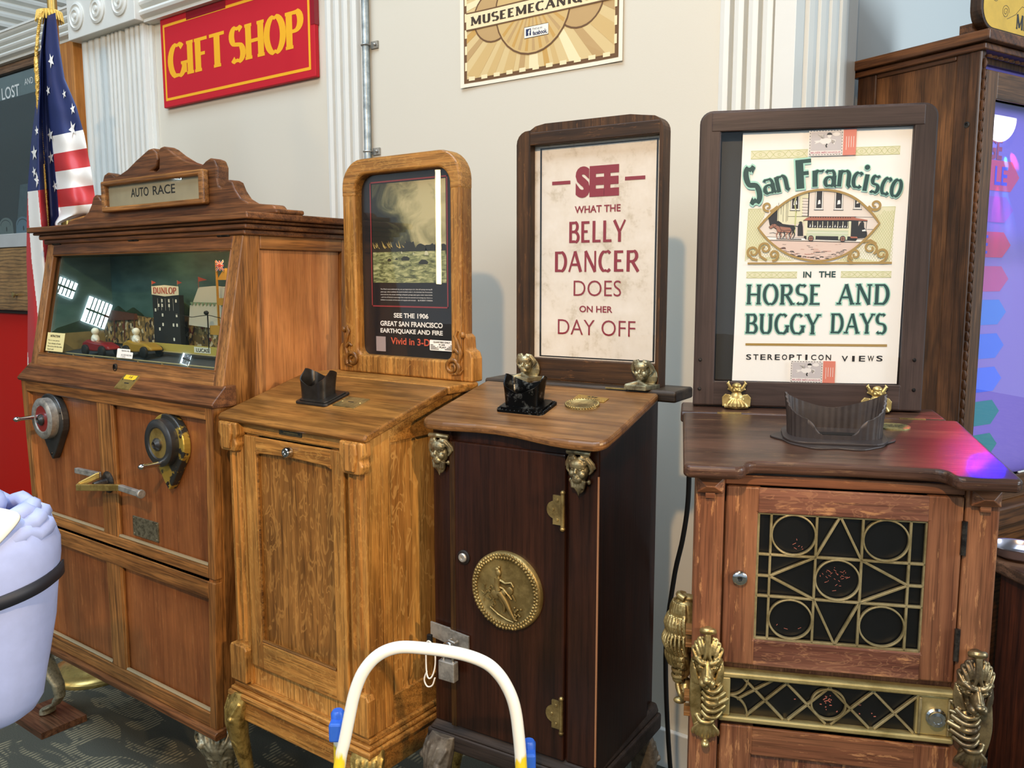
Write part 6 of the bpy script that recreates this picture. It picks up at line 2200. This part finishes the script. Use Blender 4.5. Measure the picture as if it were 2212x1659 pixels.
# party lamp: a half ball of coloured lenses under a flat cap
LPX, LPZ = .158, 1.890
m = MB()
rings = []
for i in range(9):
    a = math.pi / 2 * i / 8
    rr_ = .056 * math.cos(a)
    rings.append([(LPX + max(rr_, .0005) * math.cos(2 * math.pi * k / 28), .0 + .030 * max(rr_, .0005) / .056 * math.sin(2 * math.pi * k / 28) + .008, LPZ - .060 * math.sin(a)) for k in range(28)])
m.loft(rings)
m.xf(lambda p: Vector((p.x, p.y + .014, p.z)))
m.build('party_lamp', emit('lamp_white', '#f4ecff', 3.0), lc, smooth=60)
MB().box(LPX - .060, LPX + .060, .004 + .008, .038, LPZ, LPZ + .008).build('lamp_cap', P('lamp_cap', '#e0e0e6', .3), lc)
def into(x, y, z):
    return tuple(wc(x, y, z))
lamp('cabinet_blue', 'AREA', into(.30, .0075, 1.74), into(.30, .2, 1.74), .30, (.16, .10, 1.0), .40, .34)
lamp('cabinet_violet', 'POINT', into(.60, .012, 1.52), into(.2, .04, 1), .32, (.50, .34, 1.0), .03)
lamp('cabinet_lilac', 'AREA', into(.37, .0075, 1.12), into(.37, .2, 1.12), .6, (.86, .74, 1.0), .5, .75)
for x, z, c, e, sp in ((.27, 1.79, (1, .05, .2), 3, 14), (.23, 1.78, (.05, 1, .9), 2.4, 12), (.245, 1.665, (.05, .9, 1), 2.2, 11), (.195, 1.63, (1, .08, .45), 2.6, 13), (.285, 1.60, (.05, 1, .8), 2.0, 10),
                       (.255, 1.535, (.1, 1, .4), 2.0, 11), (.22, 1.545, (1, .05, .12), 2.4, 13), (.30, 1.49, (.1, 1, .3), 2.0, 10), (.325, 1.42, (1, .1, .2), 2.2, 16), (.27, 1.36, (.05, 1, .5), 1.6, 12), (.30, 1.18, (.1, 1, .5), 1.4, 10), (.335, 1.30, (1, .2, .3), 1.6, 18)):
    lamp('party_beam', 'SPOT', into(LPX + .03, -.012, 1.86), into(x, PB, z), e * 5, c, .003, spot=sp, blend=.6)
# beams thrown out across the neighbouring cabinet top
tgt = lambda x, y: (-.55 + x * math.cos(th4) - y * math.sin(th4), 1.204 + x * math.sin(th4) + y * math.cos(th4), 1.165 + .11 * y)
lamp('party_beam_red', 'SPOT', into(LPX, -.02, 1.88), tgt(.425, .215), 11, (1, .03, .08), .004, spot=7.6, blend=.03)
lamp('party_beam_blue', 'SPOT', into(LPX, -.02, 1.87), tgt(.475, .10), 3.5, (.22, .05, 1), .004, spot=8, blend=1.0)
lamp('party_beam_spot', 'SPOT', into(LPX, -.02, 1.86), tgt(.445, .052), 55, (.01, .0, 1), .003, spot=2.3, blend=.8)
# yellow board on top
b = MB()
outl = rrect(-.030, WD - .0, 2.100, 2.42, .055, 8)
b.prism(outl, 'y', -.012, .020)
sgn = b.build('top_sign', wood('sign_edge', '#2a1a10', '#4e341f', 'z', .5, 0), lc, bevel=.003)
b = MB()
b.m = 0; b.plate(rrect(-.022, WD - .008, 2.107, 2.412, .050, 8), -.0126)
b.m = 1
for cx, cz, r in ((.032, 2.19, .022), (.082, 2.155, .018)):
    b.line([(cx + r * (1 - a / 900) * math.cos(R(a)), cz + r * (1 - a / 900) * math.sin(R(a))) for a in range(0, 800, 20)], .0012, -.013)
b.line([(.09, 2.138), (.13, 2.155), (.16, 2.18), (.20, 2.178)], .0012, -.013); b.line([(.05, 2.21), (.10, 2.215), (.14, 2.25)], .0012, -.013)
b.plate(arc(.225, 2.225, .05, .05, 0, 350, 24), -.0131)
penned(b, 'MEA', .135, .226, 2.120, 2.158, -.013, .24, .12, .1)
b.m = 2; b.plate(arc(.225, 2.225, .047, .047, 0, 350, 24), -.0136)
b.build('sign_face', [P('board_yellow', '#cfa73a', .5, var=.15, vscale=18), M_ink, P('sticker_white', '#efe9df', .5)], sgn)
MB().box(-.020, .03, .016, .05, 2.094, 2.118).build('sign_foot', DW('x'), sgn)
# projecting lower part
m = MB()
m.box(.0, WD, -.02, .37, .0, .60); m.box(-.004, WD + .004, -.055, .03, .742, .80); m.box(.0, WD, -.035, .03, .60, .742)
m.build('lower_case', DW('x', 1), lc, bevel=.005)
# low counter in front of it
ct = thing('low_counter', 'low reddish-brown wooden counter in front of the purple lit cabinet', 'counter', (-.275, 2.575, 0))
poly = [(0, 0), (.303, -.331), (.67, .01), (.206, .51)]
m = MB(); m.prism(poly, 'z', .664, .700); m.build('counter_top', wood('counter_top', '#4b3122', '#7d5a44', 'x', .35, .2, seed=15), ct, bevel=.006, seg=3)
m = MB(); m.prism([(.03, .0), (.303, -.295), (.63, .012), (.2, .47)], 'z', 0, .664); m.build('counter_body', wood('counter_body', '#3a1a0e', '#5f2d18', 'z', .4, .2, seed=16), ct, bevel=.004)
ds = MB()
ds.lathe([(.0, .0), (.045, .0), (.066, .012), (.074, .032), (.078, .034), (.078, .037), (.072, .036), (.063, .016), (.044, .005), (0, .005)], (0, 0, 0), 'z', 32, (1, .8))
d_ = ds.build('metal_dish', P('dish_silver', '#b9b3bd', .22, .9), None, smooth=45)
d_.location = (-.205, 2.60, .700)
tag(d_, 'small silver metal dish on the low counter below the lit cabinet', 'dish')

# ================================================================ step ladder in the foreground
YW = R(36.3)
def lw(x, y, z):
    return Vector((x * math.cos(YW) - y * math.sin(YW), x * math.sin(YW) + y * math.cos(YW), z))
kl = NT('white_paint_yellow_splash')
v = kl.coord()
sp = kl.n('ShaderNodeSeparateXYZ'); kl.l(v, sp.inputs[0])
nz = kl.noise(kl.coord((1, 1, .25)), 26, 4, .6)
mr = kl.n('ShaderNodeMapRange'); mr.inputs[1].default_value = .69; mr.inputs[2].default_value = .50
kl.l(sp.outputs[2], mr.inputs[0])
ad = kl.n('ShaderNodeMath', operation='MULTIPLY'); kl.l(nz, ad.inputs[0]); kl.l(mr.outputs[0], ad.inputs[1])
kl.l(kl.ramp(ad.outputs[0], [(.24, hexc('#f3efe2')), (.27, hexc('#f2cf2a'))]), kl.b.inputs['Base Color'])
kl.b.inputs['Roughness'].default_value = .35; kl.b.inputs['Coat Weight'].default_value = .3
M_lad = kl.m
la = thing('step_ladder', 'white tubular step ladder with a rounded hand rail, blue end caps and yellow paint', 'ladder', lw(-.145, 1.42, 0), YW)
def lad(x, z, y=0.0):
    return (x + .145, y, z)
rail = [(-.352, .03, -.06), (-.325, .42, -.01), (-.309, .583, 0), (-.298, .635, 0), (-.288, .683, 0), (-.279, .722, 0), (-.266, .757, 0), (-.249, .782, 0), (-.230, .798, 0), (-.208, .807, 0), (-.184, .8095, 0), (-.143, .806, 0), (-.110, .801, 0), (-.083, .795, 0), (-.060, .787, 0), (-.040, .776, 0), (-.024, .760, 0), (-.012, .742, 0), (-.001, .718, 0), (.006, .692, 0), (.011, .655, 0), (.0165, .583, 0), (.022, .42, -.01), (.046, .03, -.06)]
MB().tube(flow([lad(x, z, y) for x, z, y in rail], 4), .0108, 16).build('hand_rail', M_lad, la, smooth=60)
for x0, z0, x1 in ((-.316, .672, -.352), (.031, .614, .058)):
    m = MB(); m.tube([lad(x0, z0 - .02, .035), lad((x0 + x1) / 2, .33, .10), lad(x1, .02, .17)], .0095, 12)
    m.build('rear_leg', M_lad, la, smooth=60)
    m = MB(); m.tube([lad(x0, z0 - .03, .033), lad(x0, z0 - .002, .033), lad(x0, z0 + .003, .033)], [.0125, .0125, .009], 14)
    c_ = m.build('end_cap', P('cap_blue', '#2f63c9', .4), la, smooth=50)
    m = MB(); m.box(x0 + .145 - .012, x0 + .145 + .012, .005, .03, z0 - .045, z0 - .01); m.build('hinge_bracket', P('cap_blue', '#2f63c9', .4), c_, bevel=.004)
for z, y0, y1 in ((.43, -.05, .11), (.21, -.08, .12)):
    m = MB(); m.box(-.185, .175, y0, y1, z - .012, z); m.build('step', P('step_grey', '#6c6c6a', .6), la, bevel=.004)
for x in (-.352, .046):
    MB().tube([lad(x, .03, -.06), lad(x, .0, -.065)], .0135, 12).build('foot', M_black, la, smooth=50)
for x in (-.352, .058):
    MB().tube([lad(x, .03, .168), lad(x, .0, .172)], .0125, 12).build('foot', M_black, la, smooth=50)

# ================================================================ backpack at the left edge
bg = thing('backpack', 'pale lavender-blue backpack with a cream flap, black strap and gathered collar', 'bag', lw(-1.06, 1.55, 0), YW)
M_lav = P('lavender_cloth', '#a6b2de', .75, var=.05, vscale=30, bump=.12, bscale=700)
M_cream = P('cream_cloth', '#d9d6cb', .75, bump=.12, bscale=700)
rings = []
prof = [(.598, .05), (.604, .10), (.618, .125), (.645, .142), (.69, .152), (.722, .158), (.801, .172), (.863, .182), (.924, .190), (.955, .190), (.975, .184), (.990, .176)]
for i, (z, w) in enumerate(prof):
    g = []
    for k in range(40):
        a = 2 * math.pi * k / 40
        ca, sa = math.cos(a), math.sin(a)
        q = (abs(ca) ** 2.6 + abs(sa) ** 2.6) ** (-1 / 2.6)
        wr = 1 + .012 * math.sin(a * 7 + z * 30) * (z < .95)
        g.append((ca * q * w * wr, sa * q * w * .62 * wr, z))
    rings.append(g)
MB().loft(rings).build('body', M_lav, bg, smooth=60)
m = MB()
for j, (z, w, r) in enumerate(((.982, .170, .020), (1.002, .164, .018), (1.018, .150, .016))):
    m.tube([(math.cos(2 * math.pi * k / 44) * w * (1 + .03 * math.sin(k * 2.2 + j)), math.sin(2 * math.pi * k / 44) * w * .62, z + .006 * math.sin(k * 1.7 + j * 2)) for k in range(44)], r, 8, True)
m.ell((-.03, .0, 1.03), (.135, .085, .055), n=12)
m.build('gathered_collar', M_lav, bg, smooth=60)
# cream flap folded over the front
fl = [[(-.02, 1.062), (.06, 1.052), (.145, 1.040), (.176, 1.030)], [(-.06, 1.05), (.03, 1.045), (.12, 1.025), (.168, 1.012)], [(-.12, 1.02), (-.02, 1.01), (.07, .995), (.142, .975)], [(-.17, .97), (-.08, .955), (.02, .945), (.112, .948)], [(-.2, .90), (-.12, .89), (-.02, .895), (.092, .92)], [(-.2, .82), (-.14, .81), (-.04, .83), (.085, .868)], [(-.2, .76), (-.15, .77), (-.06, .80), (.078, .845)]]
m = MB()
def fy(x, z, d):
    return -(.125 + .004 * math.sin(x * 40)) * (1 - max(0, (z - .97)) * 6.5) * math.sqrt(max(.05, 1 - (x / .24) ** 2)) - d
m.loft([[(x, fy(x, z, .004), z) for x, z in r] for r in fl], False, False)
o = m.build('flap', M_cream, bg, smooth=60)
md = o.modifiers.new('sub', 'SUBSURF'); md.levels = md.render_levels = 2
md = o.modifiers.new('thick', 'SOLIDIFY'); md.thickness = .006
m = MB()
rows_ = [[], []]
for i in range(44):
    a = R(25 - i * 4.4)
    ca, sa = math.cos(a), math.sin(a)
    q = (abs(ca) ** 2.6 + abs(sa) ** 2.6) ** (-1 / 2.6)
    x = ca * q * .190
    z = .897 - .052 * (1 - x / .19) - .010 * math.sin(i * .1)
    for j, dz_ in ((0, .0125), (1, -.0125)):
        rows_[j].append((x * 1.012, sa * q * .190 * .63 - (.001 if sa < 0 else -.001), z + dz_))
m.loft(rows_, False, False)
o = m.build('strap', P('strap_black', '#1d1f28', .6), bg, smooth=60)
md = o.modifiers.new('thick', 'SOLIDIFY'); md.thickness = .004
m = MB(); m.box(-.20, .02, -.128, -.108, .615, .80)
o = m.build('front_pocket', M_lav, bg, bevel=.018, seg=4)
for x, z in ((.075, .757), (.070, .852)):
    m = MB(); m.ell((x, -.128, z), (.007, .004, .007), n=8); m.build('snap_button', P('pearl', '#e6e4ee', .25, .2), bg, smooth=60)
m = MB(); m.tube([(.062, -.120, .872), (.064, -.128, .84), (.060, -.126, .80)], .003, 8); m.build('zip_pull', M_black, bg, smooth=60)
m = MB(); m.tube([(-.02, .06, 1.06), (-.06, .08, 1.25), (-.16, .10, 1.42)], .016, 8, False, .3); m.build('shoulder_strap', M_lav, bg, smooth=60)

# ================================================================ flag on its pole
FPX, FPY = -3.035, 1.50
fg = thing('american_flag', 'gold-fringed Stars and Stripes flag hanging furled on a brass pole', 'flag', (FPX, FPY, 0))
MB().tube([(0, 0, .03), (0, 0, 2.60)], .0155, 16).build('pole', P('pole_gilt', '#a98f52', .35, .7), fg, smooth=60)
m = MB()
m.lathe([(.150, 0), (.152, .012), (.148, .020), (.120, .030), (.112, .030), (.100, .040), (.080, .043), (.060, .052), (.030, .060), (.022, .075), (.018, .10), (0, .10)], (0, 0, 0), 'z', 48)
m.build('pole_base', M_gilt, fg, smooth=45)
LP = [(2.345, -3.090), (2.269, -3.128), (2.181, -3.163), (2.105, -3.181), (1.952, -3.245), (1.792, -3.297), (1.66, -3.324), (1.525, -3.348), (1.37, -3.36), (1.12, -3.40)]
RP = [(2.345, -3.016), (2.234, -3.004), (2.125, -2.981), (2.026, -2.915), (1.932, -2.875), (1.809, -2.844), (1.717, -2.828), (1.672, -2.835), (1.650, -3.07), (1.12, -3.10)]
FP = [(2.345, -3.085), (2.245, -3.118), (2.147, -3.130), (2.05, -3.142), (1.911, -3.149), (1.783, -3.149), (1.653, -3.150), (1.12, -3.17)]
def lerp(T, z):
    for (z1, x1), (z0, x0) in zip(T, T[1:]):
        if z >= z0: return x0 + (x1 - x0) * (z - z0) / (z1 - z0)
    return T[-1][1]
def flag_pt(x, z):
    l, r, f = lerp(LP, z), lerp(RP, z), lerp(FP, z)
    g = f + (r - l) * .14
    k = (2.36 - z) / .7
    if x <= f:
        t = (x - l) / (f - l + 1e-6)
        y = -.035 - .06 * min(1, k) * math.sin(math.pi * max(0, min(1, t))) - .012 * math.sin(t * 9 + z * 5) * min(1, k)
    elif x <= g:
        t = (x - f) / (g - f)
        y = -.035 + .012 * math.sin(math.pi * t)
    else:
        t = (x - g) / (r - g)
        y = -.035 - .055 * min(1, k) * math.sin(math.pi * min(1, t) * .9 + .1) - .014 * math.sin(t * 8 + z * 3) * min(1, k)
        y += .006 * math.sin(z * 60 + t * 4) * min(1, max(0, (2.1 - z) * 2))
    kk = (FPY + y) / FPY
    return (x * kk - FPX, y, 1.45 + (z - 1.45) * kk)
fm = MB()
NL = 60
NU, NZ = NL + 34, 200
zs = [2.345 - (2.345 - 1.12) * j / NZ for j in range(NZ + 1)]
vs = []
for z in zs:
    l, r, f = lerp(LP, z), lerp(RP, z), lerp(FP, z)
    g = f + (r - l) * .14
    us = [l + (f - l) * i / NL for i in range(NL)] + [f + (g - f) * i / 8 for i in range(8)] + [g + (r - g) * i / 26 for i in range(27)]
    vs += [flag_pt(x, z) for x in us]
fs, mi = [], []
for j in range(NZ):
    zc = (zs[j] + zs[j + 1]) / 2
    for i in range(NU):
        fs.append((j * (NU + 1) + i, j * (NU + 1) + i + 1, (j + 1) * (NU + 1) + i + 1, (j + 1) * (NU + 1) + i))
        if i < NL:
            if zc > 1.772: mi.append(0)
            else:
                t = (i + .5) / NL - .85 * (1.772 - zc)
                mi.append(1 if (t % 1.0) < .52 and t >= 0 else (2 if t >= 0 else (2 if ((-t) % 1.0) < .5 else 1)))
        elif i < NL + 8: mi.append(0 if zc > 1.40 else 2)
        else:
            mi.append(0 if zc > 1.946 else (1 if int((1.946 - zc) / .0605) % 2 == 0 else 2))
fm.add(vs, fs); fm.mi = mi
M_navy = P('flag_navy', '#1d2a5c', .5, bump=.15, bscale=500)
M_fwhite = P('flag_white', '#e6e2dc', .5, bump=.15, bscale=500)
M_fred = P('flag_red', '#b82f31', .5, bump=.15, bscale=500)
fo = fm.build('cloth', [M_navy, M_fwhite, M_fred], fg, smooth=70)
sm = MB()
for x, z, s in ((-3.06, 2.195, .026), (-3.125, 2.245, .018), (-3.095, 2.10, .018), (-2.935, 2.02, .020), (-2.945, 1.955, .030), (-3.10, 1.95, .026), (-3.225, 1.90, .028), (-3.105, 1.875, .024), (-3.235, 1.835, .02), (-3.215, 1.805, .030), (-3.09, 1.775, .022), (-3.195, 1.975, .018), (-3.125, 2.16, .015), (-2.985, 2.075, .016)):
    pts = []
    for k in range(10):
        a = R(90 + 36 * k + (x * 700) % 20)
        rr_ = s if k % 2 == 0 else s * .40
        px_, pz_ = x + rr_ * math.cos(a) * .85, z + rr_ * math.sin(a)
        px_ = max(lerp(LP, pz_) + .002, min(lerp(RP, pz_) - .002, px_))
        p = flag_pt(px_, pz_); pts.append((p[0], p[1] - .003, p[2]))
    cpt = flag_pt(x, z); b0_ = (cpt[0], cpt[1] - .003, cpt[2])
    sm.add([b0_] + pts, [(0, 1 + k, 1 + (k + 1) % 10) for k in range(10)])
sm.each('star', M_fwhite, fo)
M_fr = P('fringe_gold', '#d9b457', .55, var=.2, vscale=90)
m = MB()
rr = random.Random(8)
FR = [(-3.088, 2.345), (-3.125, 2.27), (-3.150, 2.20), (-3.148, 2.147), (-3.150, 2.05), (-3.150, 1.91), (-3.148, 1.78), (-3.149, 1.60), (-3.155, 1.40), (-3.165, 1.15)]
for i in range(190):
    z = 2.34 - i * .0062
    x = lerp([(q, p) for p, q in FR], z)
    p = flag_pt(x, z)
    m.tube([(p[0] + .004, p[1] - .008, z), (p[0] + rr.uniform(-.002, .006), p[1] - .014, z - .010), (p[0] - .012 + rr.uniform(-.004, .004), p[1] - .012, z - .026)], [.004, .0036, .0014], 4)
for i in range(26):
    a = 2 * math.pi * i / 26
    m.tube([(.018 * math.cos(a), .018 * math.sin(a) - .004, 2.352), (.036 * math.cos(a), .036 * math.sin(a) - .01, 2.345), (.048 * math.cos(a), .042 * math.sin(a) - .012, 2.315)], [.005, .005, .002], 4)
m.build('fringe', M_fr, fg)

# ================================================================ lost and found case
dcs = thing('display_case', 'wooden lost and found case with dark glass, wood-grain door and red base', 'display case', (-4.19, WY, 0))
PO = wood('case_post_oak', '#a8672b', '#cf8d45', 'z', .38, .2, rings=.15, pores=.2, blotch=.15, seed=17)
m = MB(); m.box(-.145, -.0, -.045, .40, 0, 2.585); m.build('post', PO, dcs, bevel=.003)
m = MB(); m.box(-2.2, -.145, -.02, .02, 2.545, 2.585); m.build('top_rail', wood('case_rail', '#7d5a3e', '#a98463', 'x', .4, .1), dcs, bevel=.002)
m = MB(); m.box(-2.2, -.145, .38, .40, .0, 2.585); m.build('back_panel', P('case_back', '#3a4448', .7), dcs)
m = MB(); m.box(-2.2, -.145, -.03, .38, 1.626, 1.70); m.build('shelf', P('case_shelf', '#b5b6b4', .5, var=.06, vscale=8), dcs, bevel=.003)
MB().box(-2.2, -.146, .0, .006, 1.70, 2.545).build('glass', glass('case_front_glass', (.62, .70, .72, 1), 1.6), dcs)
b = MB()
sans(b, 'LOST', -.868, -.662, 2.418, 2.480, -.002, .01); b.build('lettering', P('letter_grey', '#d5d8d6', .5), dcs); b = MB(); sans(b, 'AND', -.600, -.505, 2.463, 2.494, -.002)
b.build('lettering', P('letter_grey', '#d5d8d6', .5), dcs)
VW = wood('case_door_oak', '#8a6236', '#b58c56', 'x', .4, .15, rings=.45, fine=12, seed=18)
m = MB(); m.box(-2.2, -.145, -.03, .0, 1.28, 1.622); dd_ = m.build('door', VW, dcs, bevel=.003)
m = MB(); m.lathe([(.006, 0), (.006, -.012), (.015, -.018), (.015, -.024), (0, -.028)], (-.79, -.03, 1.366), 'y', 20); m.build('knob', M_brass, dd_, smooth=50)
MB().box(-2.2, -.145, .0, .38, 1.26, 1.626).build('cupboard', P('cupboard_dark', '#2a1d14', .7), dcs)
m = MB(); m.box(-2.2, -.145, .02, .38, .0, 1.26); m.build('base', P('base_red', '#c41a0e', .55, spec=.15), dcs, bevel=.003)
# things left in the case
fn = thing('folding_fan', 'round pleated grey-white fan standing inside the lost and found case', 'fan', (-5.02, 2.50, 2.03))
m = MB()
for i in range(30):
    a0_, a1_ = R(95 + i * 5.6), R(95 + (i + 1) * 5.6)
    am = (a0_ + a1_) / 2
    m.add([(.05 * math.cos(a0_), 0, .05 * math.sin(a0_)), (.2 * math.cos(a0_), 0, .2 * math.sin(a0_)), (.2 * math.cos(am), -.012, .2 * math.sin(am)), (.05 * math.cos(am), -.004, .05 * math.sin(am)), (.2 * math.cos(a1_), 0, .2 * math.sin(a1_)), (.05 * math.cos(a1_), 0, .05 * math.sin(a1_))], [(0, 1, 2, 3), (3, 2, 4, 5)])
m.build('pleats', P('fan_grey', '#b5b3a8', .6, var=.3, vscale=60), fn)
MB().tube([(0, 0, .05), (.02, 0, -.325)], .008, 8).build('fan_handle', P('fan_stick', '#6b5a44', .6), fn)
nt = MB().box(-.10, .10, -.003, .003, 0, .30).build('notice_card', P('notice_grey', '#8e9496', .6, var=.2, vscale=25))
nt.location = (-5.20, 2.33, 1.7015); nt.rotation_euler = (R(-8), 0, 0)
tag(nt, 'grey upright notice card leaning inside the lost and found case', 'card')
for i, (x, cc, lab) in enumerate(((-5.24, '#dccfc0', 'pale cream card with rounded top on the case shelf, first from the notice card'), (-5.06, '#c3d2e2', 'pale blue card with rounded top on the case shelf, between two other cards'), (-4.92, '#e6c9b4', 'pale peach card with rounded top on the case shelf, beside the flag'))):
    t_ = thing('paper_card', lab, 'card', (x, 2.25 + i * .012, 1.70), 0, 'cards on the case shelf')
    MB().prism([(-.085, 0), (.085, 0), (.08, .05)] + arc(0, .055, .08, .045, 10, 170, 10) + [(-.08, .05)], 'y', -.002, .002).build('card', P('card_tint_' + cc[1:], cc, .6), t_)
    b = MB(); b.plate(arc(.01, .035, .008, .014, 0, 350, 16), -.0026); b.line(arc(0, .052, .062, .034, 5, 175, 14), .004, -.0025); b.build('printed_drop', M_ink, t_)

# cord between the two right-hand viewing cabinets
cr_ = MB()
cr_.tube(flow([(-.775, 1.72, 1.06), (-.785, 1.74, .95), (-.80, 1.75, .86), (-.825, 1.76, .75), (-.85, 1.78, .55), (-.86, 1.85, .2), (-.87, 1.95, .012), (-.9, 2.1, .012)]), .006, 8)
tag(cr_.build('power_cord', M_black, None, smooth=60), 'black power cord hanging against the wall between the two cabinets nearest the camera', 'cord')
lamp('tube_lamp', 'AREA', (-3.64, -1.0, 1.78), (-1.36, 1.55, 1.6), 4, (1, .72, .34), .032, .72)
